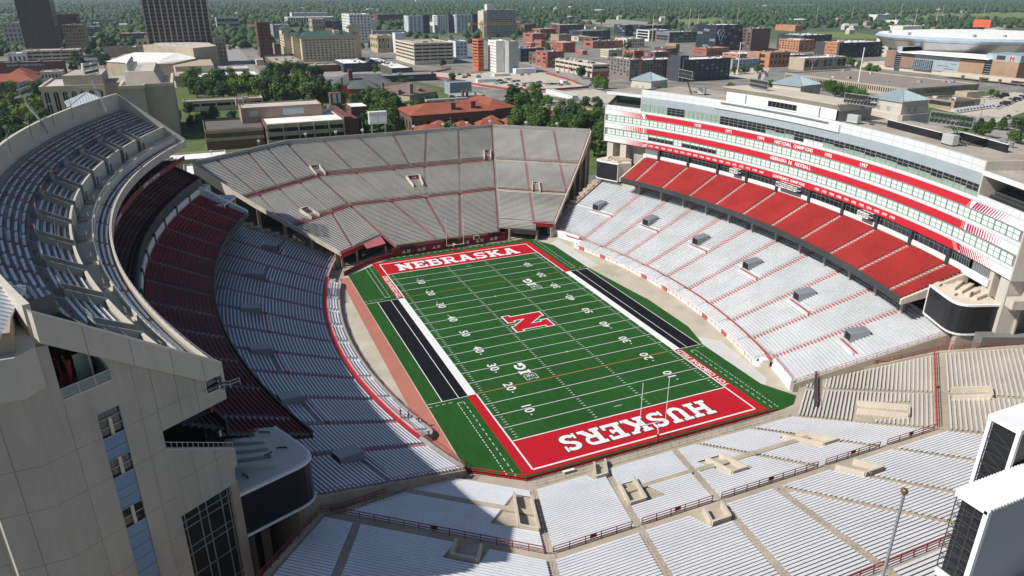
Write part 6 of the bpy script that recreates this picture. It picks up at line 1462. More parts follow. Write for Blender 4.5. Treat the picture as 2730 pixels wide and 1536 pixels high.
 ('E', 173.2, 486.6, 191.8, 492.6, 2.8, 'site_trailer', 'pale blue site office by the red barriers', 'white_blue', 'white_blue', ('n', 0, 0, 0), 'building'),
 ('E', 142.4, 265.5, 171.1, 295.5, 6.0, 'campus_building', 'low brick hall with a flat pale roof among trees', 'brick_red', 'tan_roof', ('n', 0, 0, 0), 'building'),
]
def wm(name, col, r=.8, **k): return mat("wall_"+name, col, r, **k)
WALL = {'tower_brown': wm('tower_brown', (.10, .085, .08)), 'stone_pale': wm('stone_pale', (.50, .47, .40)), 'stone_brown': wm('stone_brown', (.24, .20, .17)), 'brick_tan': wm('brick_tan', (.34, .25, .17)),
 'brick_dark': wm('brick_dark', (.15, .06, .05)), 'brick_red': wm('brick_red', (.36, .13, .09)), 'brick_brown': wm('brick_brown', (.17, .095, .07)), 'brick_plum': wm('brick_plum', (.17, .085, .09)), 'brick_orange': wm('brick_orange', (.45, .22, .12)),
 'conc_pale': conc_pale, 'conc_tan': wm('tan', (.42, .36, .27)), 'conc_grey': wm('grey', (.36, .37, .37)), 'white': wm('white', (.66, .66, .64)), 'white_bright': wm('white_bright', (.80, .79, .76)), 'white_blue': wm('white_blue', (.62, .65, .68)),
 'panel_blue': wm('blue', (.27, .32, .36)), 'panel_dark': wm('dark', (.055, .06, .072)), 'panel_taupe': wm('taupe', (.20, .175, .16)), 'garage_cream': wm('garage_cream', (.60, .53, .43)), 'orange_net': wm('orange_net', (.58, .13, .06), var=.25, scale=3), 'stone_tan': wm('stone_tan', (.45, .37, .25)),
 'hotel_grey': wm('hotel_grey', (.33, .32, .31)), 'glass_tower': wm('glass_tower', (.035, .045, .06), .25), 'brown_panel': wm('brown_panel', (.14, .095, .08)), 'dark_brown': wm('dark_brown', (.10, .085, .075)), 'grey': wm('roofgrey', (.25, .25, .25)),
 'tan_roof': wm('tan_roof', (.38, .33, .26)), 'slab_roof': wm('slab_roof', (.27, .235, .20), var=.18), 'slab_dark': wm('slab_dark', (.13, .12, .11)), 'roof_blue': wm('roof_blue', (.38, .45, .49))}
ROOFW = {'grey': WALL['grey'], 'white': WALL['white_bright'], 'conc_pale': wm('pale_roof', (.52, .48, .42))}
town_glass = mat("town_window", (.03, .036, .045), .12, var=.5, scale=3, spec=.8)
town_glass2 = mat("town_window_pale", (.20, .25, .28), .15, var=.4, scale=3, spec=.8)
deck_void = mat("deck_opening", (.012, .012, .013), .9)
UNIT = {}
def unit_box(m):
    if m.name not in UNIT:
        mb = MB(); mb.box(-.5, -.5, -.5, .5, .5, .5); me = mb.mesh("pane"); me.materials.append(m); UNIT[m.name] = me
    return UNIT[m.name]
def pane(name, m, parent, c, sx, sy, sz):
    o = bpy.data.objects.new(name, unit_box(m)); o.location = c; o.scale = (sx, sy, sz); C.objects.link(o); o.parent = parent; return o
def face_windows(t, axis, fixed, out, a0, a1, h, style, rows, cols, z0=2.0, wcol=None):
    """axis 'x': north face at y=fixed; axis 'y': east or west face at x=fixed. out = outward sign"""
    if not rows or not cols: return
    L = a1-a0; items = []
    top = h-1.0
    if style == 'w':
        for r in range(rows):
            for c in range(cols):
                items.append((a0+L*(c+.5)/cols, z0+(top-z0)*(r+.5)/rows, L/cols*.46, (top-z0)/rows*.52))
        nm, m = "window", town_glass
    elif style == 'r':
        for r in range(rows):
            n = max(1, int(L/9))
            for c in range(n): items.append((a0+L*(c+.5)/n, z0+(top-z0)*(r+.55)/rows, L/n*.9, (top-z0)/rows*.42))
        nm, m = "opening", deck_void
    elif style == 'g':
        for r in range(rows):
            for c in range(cols): items.append((a0+L*(c+.5)/cols, z0+(top-z0)*(r+.5)/rows, L/cols*.84, (top-z0)/rows*.74))
        nm, m = "window", town_glass
    else:
        for c in range(cols): items.append((a0+L*(c+.5)/cols, (z0+top)/2, L/cols*.5, (top-z0)*.86))
        nm, m = "window", town_glass
    random.shuffle(items) if len(items) > 100 else None
    if len(items) > 100:
        rest = items[100:]; items = items[:100]; mb = MB()
        for a, z, w_, hh in rest:
            if axis == 'x': mb.box(a-w_/2, fixed-.06, z-hh/2, a+w_/2, fixed+.06, z+hh/2)
            else: mb.box(fixed-.06, a-w_/2, z-hh/2, fixed+.06, a+w_/2, z+hh/2)
        o = mb.obj("windows", m, t, fix=False); o["kind"] = "stuff"
    for i, (a, z, w_, hh) in enumerate(items):
        mm = town_glass2 if (style in 'gw' and (i*7+int(a)) % 5 == 0) else m
        if axis == 'x': pane(nm, mm, t, (a, fixed, z), w_, .12, hh)
        else: pane(nm, mm, t, (fixed, a, z), .12, w_, hh)
def flat_block(t, x0, y0, x1, y1, z0, z1, wall, roof, par=.7, name="wall"):
    mb = MB(); mb.prism([(x0, y0), (x1, y0), (x1, y1), (x0, y1)], z0, z1-par, top=False)
    for a in ((x0, y0, x1, y0+.35), (x0, y1-.35, x1, y1), (x0, y0+.35, x0+.35, y1-.35), (x1-.35, y0+.35, x1, y1-.35)): mb.box(a[0], a[1], z1-par, a[2], a[3], z1)
    mb.obj(name, wall, t)
    mb = MB(); mb.quad((x0, y0, z1-par+.02), (x1, y0, z1-par+.02), (x1, y1, z1-par+.02), (x0, y1, z1-par+.02)); return mb.obj("roof", roof, t)
def clutter(t, x0, y0, x1, y1, z, n, rf):
    for k in range(n):
        sx, sy, sz = random.uniform(1.2, 4), random.uniform(1.2, 4), random.uniform(.7, 2.2)
        cx = random.uniform(x0+2.5, max(x0+2.6, x1-2.5)); cy = random.uniform(y0+2.5, max(y0+2.6, y1-2.5))
        mb = MB(); mb.box(cx-sx/2, cy-sy/2, z, cx+sx/2, cy+sy/2, z+sz); mb.obj("roof_unit", random.choice((vent_grey, conc_grey, galv, WALL['grey'])), rf)
for (k, x0, y0, x1, y1, h, nm, lab, wall, roof, (st, r, cn, cs), cat_) in TOWN:
    t = thing(nm, lab, cat_)
    rf = flat_block(t, x0, y0, x1, y1, 0, h, WALL[wall], ROOFW.get(roof, WALL.get(roof, conc_pale)), .8 if h > 6 else .25)
    zb = 2.0 if h < 16 else 3.5
    face_windows(t, 'x', y0, -1, x0+.6, x1-.6, h, st, r, cn, zb)
    face_windows(t, 'y', x0 if k == 'E' else x1, -1 if k == 'E' else 1, y0+.6, y1-.6, h, st, r, cs, zb)
    ar = (x1-x0)*(y1-y0)
    if ar > 300 and 'roof' != '' and nm not in ('site_trailer', 'canopy', 'house'): clutter(t, x0, y0, x1, y1, h-.78 if h > 6 else h-.23, min(9, 1+int(ar/260)), rf)
    if 'orange' in wall and nm == 'wrapped_building':
        mb = MB()
        for z in lin(2, h-1, 11): mb.box(x0-.25, y0-.25, z, x1+.25, y0-.1, z+.25); mb.box(x0-.25, y0-.25, z, x0-.1, y1, z+.25)
        mb.obj("scaffold", mat("scaffold_yellow", (.62, .42, .16), .6), t)
    if nm == 'apartment_tower':
        mb = MB(); mb.box(x1-(x1-x0)*.30, y0-.25, 0, x1+.2, y0+1, h+1.5); mb.obj("dark_strip", WALL['panel_dark'], t)
        mb = MB(); mb.box(x0-.15, y0-.15, 0, x0+.1, y0+8, h+.4); mb.obj("side_strip", WALL['panel_blue'], t)
    if 'orange corner strip' in lab:
        mb = MB(); mb.box(x0-.6, y0-.7, 0, x0+4.5, y0+2, h+1.2); mb.obj("corner_strip", WALL['brick_orange'], t)
    if 'black sign' in lab and 'narrow' in lab:
        text_obj("lettering", "COURTYARD", 1.5, white_paint, frame_m(((x0+x1)/2+1.2, y0-.1, h-2.4), (1, 0, 0), (0, 0, 1)), t, .01, 1.0, .8)
    if 'white outline emblem' in lab:
        mb = MB(); cx, cz = x0+8, h-13; P_ = [(-4, 6.5), (4, 6.5), (6, 2), (3, -3), (1.6, -7.5), (-1.6, -7.5), (-3, -3), (-6, 2)]
        for a, b in zip(P_, P_[1:]+P_[:1]): mb.bar((cx+a[0], y0-.3, cz+a[1]), (cx+b[0], y0-.3, cz+b[1]), .7)
        for a, b in (((-4, 6.5), (0, 1)), ((4, 6.5), (0, 1)), ((0, 1), (-3, -3)), ((0, 1), (3, -3))): mb.bar((cx+a[0], y0-.3, cz+a[1]), (cx+b[0], y0-.3, cz+b[1]), .6)
        mb.obj("emblem", white_paint, t)
    if 'painted sign band' in lab:
        mb = MB(); mb.box(x0+5, y0-.12, h-4.6, x1-14, y0-.02, h-1.5); mb.obj("sign_band", charcoal, t)
        text_obj("lettering", "BENNETT WORKS WHSE No 4", 2.5, white_paint, frame_m(((x0+x1)/2-4, y0-.16, h-3.05), (1, 0, 0), (0, 0, 1)), t, .01, 1.1, .88)
    if 'cut by the top' in lab:
        mb = MB()
        for q in lin(x0, x1, 27): mb.box(q-.3, y0-.5, 0, q+.3, y0, h)
        mb.obj("rib", WALL['tower_brown'], t)
    if nm == 'city_hall':
        for q in lin(x0+1, x1-1, 8):
            mb = MB(); mb.tube((q, y0-.8, 5), (q, y0-.8, h-4), .7, .6, 8); mb.obj("column", WALL['stone_tan'], t)
        mb = MB(); mb.box(x0-.8, y0-1.6, h-4, x1+.8, y1+.8, h-2.6); mb.obj("cornice", WALL['stone_tan'], t)
    if nm == 'parking_garage' and 'cars on its' in lab:
        for q in range(7):
            mb = MB(); y = y0+6+q*10.5; mb.box(x0-.5, y-.5, 0, x0+.4, y+.5, 6.5); mb.obj("brick_pier", WALL['brick_red'], t)
        mb = MB(); mb.box(x0-.1, y0-.1, 0, x1, y0+.3, 5.4); mb.obj("brick_base", WALL['brick_red'], t)
    if nm == 'hotel_tower':
        mb = MB(); mb.box(x0+2, y0+3, h, x0+14, y0+15, h+9); mb.obj("lift_house", WALL['white'], t)
        mb = MB(); mb.box(x0-6, y0+1, 0, x0, y1, h-2); mb.obj("stair_slab", WALL['conc_pale'], t)
def roofed(t, pts, z0, eave, ridge, zr, wall, roof, over=.9):
    """walls on a 4-point plan with a hipped roof; ridge = two plan points"""
    mb = MB(); mb.prism(pts, z0, eave); mb.obj("wall", wall, t)
    cx = sum(p[0] for p in pts)/4; cy = sum(p[1] for p in pts)/4
    e = []
    for x, y in pts:
        d = math.hypot(x-cx, y-cy); e.append((x+(x-cx)/d*over*1.4, y+(y-cy)/d*over*1.4, eave))
    a, b = (*ridge[0], zr), (*ridge[1], zr); mb = MB()
    mb.poly([e[0], e[1], b, a]); mb.poly([e[1], e[2], b]); mb.poly([e[2], e[3], a, b]); mb.poly([e[3], e[0], a]); mb.poly([(p[0], p[1], eave-.02) for p in e])
    return mb.obj("roof", roof, t)
tile_red = mat("red_roof_tiles", (.29, .085, .05), .85, var=.12, fine=.1, fscale=2)
tile_brown = mat("brown_shingles", (.20, .14, .12), .9, var=.12, fine=.1, fscale=2)
tile_slate = mat("slate_roof", (.10, .11, .11), .8, var=.2)
green_roof = mat("green_metal_roof", (.07, .13, .11), .5, .2, var=.1)
hotel_wall = mat("hotel_yellow_wall", (.62, .53, .38), .85, var=.05)
# green-roofed hotel
t = thing("hotel", "cream yellow hotel of eight storeys with green metal roofs and square windows", "hotel")
X0, X1, Y0 = 58.2, 123.5, 769.4
mb = MB(); mb.prism([(X0, Y0), (X1, Y0), (X1, Y0+24), (X0, Y0+24)], 0, 27.8); mb.obj("wall", hotel_wall, t)
face_windows(t, 'x', Y0, -1, X0+3, X1-2, 27.0, 'w', 8, 13, 2.5)
mb = MB(); mb.prism([(X0-8, Y0+14), (X0, Y0+14), (X0, Y0+60), (X0-8, Y0+60)], 0, 30); mb.prism([(X0-16, Y0+30), (X0-8, Y0+30), (X0-8, Y0+70), (X0-16, Y0+70)], 0, 33); mb.obj("wing", hotel_wall, t)
face_windows(t, 'y', X0-8.0, -1, Y0+16, Y0+30, 29, 'w', 8, 3, 3); face_windows(t, 'y', X0-16.0, -1, Y0+32, Y0+68, 31, 'w', 8, 7, 3)
def hip(mb, x0, y0, x1, y1, z, zr, ins):
    a, b = (x0+ins, (y0+y1)/2, zr), (x1-ins, (y0+y1)/2, zr); p = [(x0, y0, z), (x1, y0, z), (x1, y1, z), (x0, y1, z)]
    mb.poly([p[0], p[1], b, a]); mb.poly([p[1], p[2], b]); mb.poly([p[2], p[3], a, b]); mb.poly([p[3], p[0], a]); mb.poly(p)
mb = MB(); hip(mb, X0-2, Y0-2, X1+1, Y0+26, 27.8, 33.8, 12); mb.obj("roof", green_roof, t)
mb = MB(); hip(mb, X0-10, Y0+12, X0+2, Y0+62, 30, 35, 5.5); mb.obj("roof", green_roof, t)
mb = MB(); hip(mb, X0-19, Y0+26, X0-4, Y0+46, 36, 41.5, 7.4); mb.obj("roof", green_roof, t)
mb = MB(); mb.prism([(X0-16, Y0+29), (X0-7, Y0+29), (X0-7, Y0+43), (X0-16, Y0+43)], 30, 36); mb.prism([(117, Y0+8), (131, Y0+8), (131, Y0+22), (117, Y0+22)], 0, 37.2); mb.prism([(98, Y0+4), (105, Y0+4), (105, Y0+12), (98, Y0+12)], 28, 34.8); mb.obj("tower", hotel_wall, t)
mb = MB(); hip(mb, 115.5, Y0+6, 132.5, Y0+24, 37.2, 42, 8.4); mb.obj("roof", green_roof, t)
text_obj("lettering", "EMBASSY\nSUITES", 2.0, red_dark, frame_m((125, Y0+7.9, 30.5), (1, 0, 0), (0, 0, 1)), t, .02)
mb = MB(); mb.box(X0-.3, Y0-.2, 24.4, X1+.3, Y0+.1, 24.8); mb.obj("cornice", green_roof, t)
# dark tower
t = thing("office_tower", "dark tower of black windows in a tan-grey grid, cut by the top edge", "office tower")
mb = MB(); mb.prism([(-105, 780), (-39, 780), (-39, 822), (-105, 822)], 0, 92); mb.obj("wall", mat("dark_tower_glass", (.014, .014, .016), .2, var=.3, scale=2, spec=.5), t)
grid_m = mat("dark_tower_frame", (.36, .315, .275), .7, var=.05)
mb = MB()
for q in lin(-105, -39, 12): mb.box(q-.8, 779.3, 0, q+.62, 780, 92)
mb.obj("mullion", grid_m, t)
for z in lin(4, 88, 22):
    mb = MB(); mb.box(-105.3, 779.5, z-.35, -38.7, 779.95, z+.35); mb.obj("spandrel", mat("spandrel_brown", (.20, .165, .145), .6), t)
# performing arts hall
lied_w = WALL['conc_tan']
t = thing("concert_hall", "tan blocky concert hall with a white faceted roof in front of the dark tower", "concert hall")
mb = MB(); mb.prism([(-140, 660), (-97, 616), (-82, 616), (-62, 664), (-62, 740), (-128, 740)], 0, [15.5, 15.5, 15.5, 15.5, 17, 17]); mb.obj("wall", lied_w, t)
mb = MB(); mb.poly([(-141, 660, 15.6), (-97, 614.5, 15.6), (-80, 690, 20.0), (-118, 720, 19.5)]); mb.poly([(-97, 614.5, 15.6), (-61, 664, 15.6), (-62, 720, 19.5), (-80, 690, 20)]); mb.obj("roof", WALL['white_bright'], t)
mb = MB(); mb.prism([(-110, 745), (-62, 672), (-38, 700), (-44, 760), (-90, 800)], 0, 25); mb.obj("stage_house", lied_w, t)
mb = MB(); mb.poly([(-109, 745, 25.05), (-62, 673, 25.05), (-39, 700, 25.05), (-45, 759, 25.05), (-90, 799, 25.05)]); mb.obj("roof", ROOFW['conc_pale'], t)
mb = MB(); mb.prism([(-84, 634), (-80, 600), (-47, 600), (-47, 690), (-70, 690)], 0, 14); mb.prism([(-81, 596), (-81, 560), (-66, 560), (-66, 640), (-76, 640)], 0, 9.5); mb.obj("side_wing", lied_w, t)
mb = MB()
for k in range(6): mb.box(-96+k*6.5, 731, 25.05, -95.3+k*6.5, 731.8, 25.9)
mb.obj("roof_vent", grey_metal, t)
t = thing("campus_building", "low sandy-roofed wing right of the concert hall with a white roof edge", "building")
flat_block(t, -62, 560, -12, 600, 0, 8, WALL['conc_tan'], ROOFW['white']); flat_block(t, -50, 602, -16, 640, 0, 10, WALL['conc_grey'], ROOFW['conc_pale'])
# arched-window block and tall concrete laboratory behind the tower
lab = mat("ribbed_concrete", (.42, .375, .305), .85, var=.08, fine=.06, fscale=4, streak=.08)
t = thing("laboratory_building", "pale concrete block with tall arched dark windows and two white roof pipes", "laboratory")
mb = MB(); mb.prism([(-151, 362), (-118, 362), (-118, 412), (-151, 412)], 0, 24.2, top=False); mb.box(-151.6, 361.5, 22.6, -117.4, 362.6, 25.2); mb.box(-151.6, 362.6, 22.6, -150.4, 412, 25.2); mb.obj("wall", conc_pale, t)
mb = MB(); mb.quad((-151, 362, 24.25), (-118, 362, 24.25), (-118, 412, 24.25), (-151, 412, 24.25)); mb.obj("roof", ROOFW['conc_pale'], t)
for k in range(7):
    x = -148.3+k*4.7; mb = MB(); pts = [(x-1.25, 361.9, 1), (x+1.25, 361.9, 1)]+[(x+1.25*math.cos(a), 361.9, 20.6+1.25*math.sin(a)) for a in lin(0, math.pi, 7)]; mb.poly(pts); o = mb.obj("window", town_glass, t, fix=False)
    mb = MB(); mb.box(x-.12, 361.6, 1, x+.12, 361.88, 21.6); mb.obj("mullion", conc_pale, o)
mb = MB(); mb.prism([(-139, 366), (-118, 366), (-118, 404), (-136, 404)], 24.2, [30.5]*4); mb.obj("plant_room", lab, t)
for x in (-131, -126.5): mb = MB(); mb.tube((x, 402, 28), (x+.3, 402, 34.5), 1.3, 1.0, 10); mb.obj("pipe", white_paint, t)
t = thing("laboratory_tower", "tall ribbed concrete laboratory block with a sloped plant room and grey fans", "laboratory")
mb = MB(); mb.prism([(-104, 297), (-92.5, 297), (-92.5, 303), (-78.4, 303), (-78.4, 360), (-104, 360)], 0, 29.0); mb.obj("wall", lab, t)
mb = MB(); mb.box(-104.6, 296.4, 28.6, -92.2, 297.6, 30.4); mb.box(-92.4, 302.4, 28.6, -77.8, 303.5, 30.4); mb.box(-79.2, 303.5, 28.6, -77.8, 360, 30.4); mb.box(-104.6, 297.6, 28.6, -103.4, 330, 30.4); mb.box(-93, 297.6, 28.6, -91.9, 303, 30.4); mb.obj("parapet", conc_pale, t)
mb = MB(); mb.quad((-104, 303.5, 29.05), (-78.5, 303.5, 29.05), (-78.5, 360, 29.05), (-104, 360, 29.05)); mb.obj("roof", ROOFW['conc_pale'], t)
mb = MB(); i = len(mb.v); lo_ = [(-101.5, 306, 29), (-83.5, 306, 29), (-83.5, 372, 29), (-101.5, 372, 29)]; hi_ = [(-101.0, 312, 36.2), (-86.8, 312, 36.2), (-86.8, 371, 36.2), (-101, 371, 36.2)]
for k in range(4): mb.quad(lo_[k], lo_[(k+1) % 4], hi_[(k+1) % 4], hi_[k])
mb.obj("plant_room", lab, t); mb = MB(); mb.poly(hi_); mb.obj("roof", ROOFW['conc_pale'], t)
mb = MB(); mb.quad((-95.5, 308.0, 30.6), (-91.2, 308.0, 30.6), (-91.2, 309.9, 33.2), (-95.5, 309.9, 33.2)); mb.obj("door_panel", galv, t)
for k in range(5):
    mb = MB(); x, y = -99.3, 316+k*9; mb.tube((x, y, 36.2), (x, y, 40.5), 1.1, 1.0, 10); mb.tube((x, y, 40.5), (x, y, 41.4), 1.3, .5, 10); mb.box(x+1.2, y-.8, 36.2, x+2.8, y+.8, 38.4); mb.obj("roof_fan", galv, t)
mb = MB(); mb.prism([(-118, 375), (-104, 375), (-104, 420), (-118, 420)], 0, 24.5); mb.obj("link_block", lab, t)
# red-roofed buildings at far left
t = thing("campus_building", "brown stone hall with a red hipped tile roof among trees at the far left", "building")
roofed(t, [(-226, 556), (-186, 556), (-186, 600), (-226, 600)], 0, 10.5, ((-212, 578), (-196, 578)), 15, WALL['stone_brown'], tile_red)
roofed(t, [(-212, 590), (-192, 590), (-192, 626), (-212, 626)], 0, 11, ((-202, 602), (-202, 616)), 17, WALL['stone_brown'], tile_red)
face_windows(t, 'x', 556, -1, -225, -187, 10, 'w', 2, 9, 1.5)
# brick hall with concrete bands, just beyond the far stand
t = thing("campus_building", "brick hall with long concrete bands and a pink penthouse, just beyond the far stand", "building")
bz = 12.5
flat_block(t, -36, 252, 5.5, 300, 0, bz, WALL['brick_brown'], ROOFW['white'])
for z in (11.2, 7.0, 2.8):
    mb = MB(); mb.box(-36.2, 251.2, z-1.0, 4.2, 251.95, z+1.15); mb.obj("concrete_band", conc_tan, t)
for z in (9.2, 5.0):
    for k in range(4): pane("window", deck_void, t, (-31+k*10.2, 251.9, z), 9.4, .1, 1.9)
for k in range(6): mb = MB(); x = -35.4+k*8.0; mb.box(x-.3, 250.6, 0, x+.3, 251.2, 12); mb.obj("fin", conc_tan, t)
mb = MB(); mb.prism([(5.5, 254), (9.5, 254), (9.5, 300), (5.5, 300)], 0, 13.5); mb.prism([(12.5, 268), (22, 268), (22, 282), (12.5, 282)], 0, 16.5); mb.prism([(9.5, 256), (13.6, 256), (13.6, 281), (9.5, 281)], 0, 12); mb.obj("brick_wing", WALL['brick_dark'], t)
mb = MB(); mb.quad((12.7, 268.2, 16.55), (21.8, 268.2, 16.55), (21.8, 281.8, 16.55), (12.7, 281.8, 16.55)); mb.obj("roof", ROOFW['white'], t)
mb = MB(); mb.prism([(9, 312), (15.5, 312), (15.5, 318), (9, 318)], 0, 19); mb.obj("chimney_shaft", WALL['brick_brown'], t)
mb = MB(); mb.quad((13.6, 311.9, 13), (15.3, 311.9, 13), (15.3, 311.9, 18.6), (13.6, 311.9, 18.6)); mb.quad((10.3, 311.9, 13), (12.6, 311.9, 13), (12.6, 311.9, 18.6), (10.3, 311.9, 18.6)); mb.obj("white_panel", white_paint, t)
pinky = wm('pink_brick', (.36, .25, .20))
flat_block(t, -46, 276, -2.5, 296, 0, 18.2, pinky, ROOFW['conc_pale'], name="penthouse")
mb = MB(); mb.quad((-24, 275.9, 13.4), (-12.5, 275.9, 13.4), (-12.5, 275.9, 16.8), (-24, 275.9, 16.8)); mb.obj("louvre", panel_blue, t)
mb = MB(); mb.quad((-42, 275.9, 13.4), (-37.5, 275.9, 13.4), (-37.5, 275.9, 16.3), (-42, 275.9, 16.3)); mb.obj("louvre", panel_blue, t)
flat_block(t, -66, 258, -37, 292, 0, 10.5, WALL['brick_brown'], WALL['slab_dark'], name="left_wing")
for z in (8.6, 4.6): mb = MB(); mb.box(-66.2, 257.4, z, -37, 257.95, z+1.6); mb.obj("concrete_band", conc_tan, t)
for k in range(3): mb = MB(); mb.tube((-47+k*1.7, 290, 18), (-47+k*1.7, 290, 21.5), .7, .6, 10); mb.obj("flue", conc_tan, t)
mb = MB(); mb.tube((3.5, 288, 12), (3.5, 288, 15.5), 1.2, 1.1, 10); mb.tube((-1, 286, 12), (-1, 286, 14.6), 1.4, 1.3, 10); mb.box(-5, 283, 11.8, 1.5, 285, 14); mb.obj("duct", galv, t)
# white roofs directly behind the left end of the far stand
t = thing("campus_building", "flat white roof squeezed between the shaded tower and the far stand", "building")
flat_block(t, -76, 130, -46, 148, 0, 16.2, WALL['conc_tan'], ROOFW['white']); flat_block(t, -84, 152, -60, 166, 0, 17.2, WALL['conc_tan'], ROOFW['white'])
# red tile hall
t = thing("campus_building", "large dark brick hall with a broad red tile roof and two chimneys", "building")
rw_ = WALL['brick_dark']
roofed(t, [(46.6, 264.5), (99, 265.5), (101, 300), (46.6, 296)], 0, 10, ((60, 279), (92, 281)), 14.6, WALL['brick_brown'], tile_red)
roofed(t, [(95, 268), (117, 273.5), (115, 312), (93, 312)], 0, 10, ((106, 284), (104, 302)), 14.4, WALL['brick_brown'], tile_red)
for x, y in ((72.5, 268.5), (85.5, 269)): mb = MB(); mb.box(x, y, 10, x+3, y+3, 15); mb.box(x-.25, y-.25, 15, x+3.25, y+3.25, 15.4); mb.obj("chimney", WALL['brick_brown'], t)
for k in range(8): mb = MB(); x = 51+k*6; mb.poly([(x-1.5, 264.6, 1.5), (x+1.5, 264.6, 1.5)]+[(x+1.5*math.cos(a), 264.6, 5.0+1.5*math.sin(a)) for a in lin(0, math.pi, 7)]); mb.obj("window", town_glass, t, fix=False)
for k in range(4): mb = MB(); y = 269+k*6.5; mb.poly([(46.55, y-1.5, 1.5), (46.55, y+1.5, 1.5)]+[(46.55, y+1.5*math.cos(a), 5.0+1.5*math.sin(a)) for a in lin(0, math.pi, 7)]); mb.obj("window", town_glass, t, fix=False)
mb = MB(); mb.box(64, 290, 13.6, 92, 294, 14.8); mb.obj("skylight", panel_blue, t)
for x in (90, 93): mb = MB(); mb.tube((x, 296, 13), (x, 296, 19), .9, .9, 10); mb.obj("flue", WALL['brick_brown'], t)
def small_hip(lbl, x0, y0, x1, y1, z, zr):
    t = thing("pavilion", lbl, "pavilion", "red-roofed pavilions before the brick hall"); mb = MB(); hip(mb, x0-.6, y0-.6, x1+.6, y1+.6, z, zr, min(x1-x0, y1-y0)*.5); mb.obj("roof", tile_red, t)
    mb = MB(); mb.box(x0, y0, 0, x1, y1, z-.02); mb.obj("wall", WALL['brick_red'], t)
small_hip("lowest red-roofed pavilion at the left foot of the brick hall", 46, 246, 61, 258, 4.6, 6.6); small_hip("red-roofed pavilion with a raised cap, middle of the row", 57, 252, 65, 261, 5.2, 7.8)
small_hip("red-roofed pavilion beside the bushy tree", 69, 247, 78, 256, 5, 7.4); small_hip("red-roofed pavilion right of the bushy tree", 82, 245, 96, 254, 5, 7.8); small_hip("tallest red-roofed pavilion at the right of the row", 90, 252, 98, 260, 6, 8.6); small_hip("red-roofed pavilion farthest right, half behind a tree", 100, 246, 114, 258, 5, 8)
# slate-roofed old hall and brown-roofed hall
t = thing("campus_building", "old red brick hall with grey-green slate roofs and one square chimney", "building")
roofed(t, [(30, 420), (74, 410), (80, 446), (36, 458)], 0, 11, ((44, 438), (66, 432)), 17.5, WALL['brick_red'], tile_slate)
roofed(t, [(37, 396), (58, 391), (62, 412), (41, 417)], 0, 11, ((47, 404.5), (52, 403.3)), 16, WALL['brick_red'], tile_slate)
mb = MB(); mb.box(43.5, 425, 11, 46.5, 428, 22); mb.box(36, 418, 11, 37.2, 419.2, 17); mb.obj("chimney", WALL['brick_brown'], t)
t = thing("campus_building", "tan hall with a broad brown shingle roof, dormers and a chimney", "building")
roofed(t, [(51, 402), (73.6, 363), (99, 378), (88, 424)], 0, 8.6, ((68, 399), (84, 394)), 14.0, WALL['conc_tan'], tile_brown)
mb = MB(); mb.box(75, 366, 9, 77.4, 368.4, 16); mb.box(61, 392, 9, 62.5, 393.5, 15); mb.obj("chimney", WALL['stone_brown'], t)
for x, y in ((67, 370), (83, 373)): mb = MB(); hip(mb, x, y, x+3.6, y+4.6, 11.3, 12.9, 1.4); mb.box(x+.4, y+.4, 9.6, x+3.2, y+4, 11.28); mb.obj("dormer", tile_brown, t)
# ---- arena
steel = mat("arena_steel", (.48, .50, .51), .3, .6, var=.06)
rim_blue = mat("arena_rim", (.50, .60, .68), .35, .3, var=.08)
t = thing("arena", "round arena with a white domed roof, silver band and brown brick walls", "arena")
ac, ar_ = (748, 415), 110
def ring(r, z, n=72, sq=.96): return [(ac[0]+r*math.cos(2*math.pi*k/n), ac[1]+r*sq*math.sin(2*math.pi*k/n), z) for k in range(n+1)]
mb = MB(); mb.strip(ring(ar_*.87, 19), ring(ar_*.97, 28.5)); mb.obj("silver_band", steel, t)
mb = MB(); mb.strip(ring(ar_*.965, 28.5), ring(ar_, 31.5)); mb.strip(ring(ar_, 31.5), ring(ar_*.97, 34)); mb.obj("rim", rim_blue, t)
mb = MB()
for r0, r1, z0, z1 in ((.97, .75, 34, 35.6), (.75, .45, 35.6, 37), (.45, .02, 37, 37.8)): mb.strip(ring(ar_*r0, z0), ring(ar_*r1, z1))
mb.obj("roof", WALL['white_bright'], t)
for a, r in ((3.7, .86), (4.0, .80), (4.5, .92), (3.0, .9), (2.6, .9)): mb = MB(); x, y = ac[0]+ar_*r*math.cos(a), ac[1]+ar_*r*.96*math.sin(a); mb.box(x-1.2, y-1.2, 34, x+1.2, y+1.2, 37.2); mb.obj("roof_unit", grey_metal, t)
brick_ar = wm('arena_brick', (.27, .175, .13)); brick_ar2 = wm('arena_brick_lit', (.36, .235, .155))
mb = MB(); mb.prism([(622, 470), (622, 290), (700, 290), (700, 470)], 0, 3.8); mb.obj("base_wall", conc_pale, t)
for y0_, y1_, z_, m_ in ((416, 428, 20, brick_ar), (394, 409, 18.5, brick_ar), (318, 343, 17, brick_ar2), (286, 311, 18, brick_ar2)):
    mb = MB(); mb.box(620.6, y0_, 3.8, 660, y1_, z_); mb.obj("brick_bay", m_, t)
for y0_, y1_ in ((409.5, 415.5), (311.5, 317.5)): mb = MB(); mb.box(621, y0_, 0, 650, y1_, 24); o = mb.obj("glass_shaft", glass_dark, t); mb = MB(); [mb.box(620.7, y0_, z-.15, 620.95, y1_, z+.15) for z in lin(1.5, 23, 11)]; mb.obj("mullions", rim_blue, o); mb = MB(); mb.box(620.8, y0_, 18.5, 651, y1_, 24.2); mb.obj("glass_head", rim_blue, o)
mb = MB(); mb.box(621.2, 343, 3.8, 660, 394, 17.5); mb.obj("metal_wall", panel_blue, t)
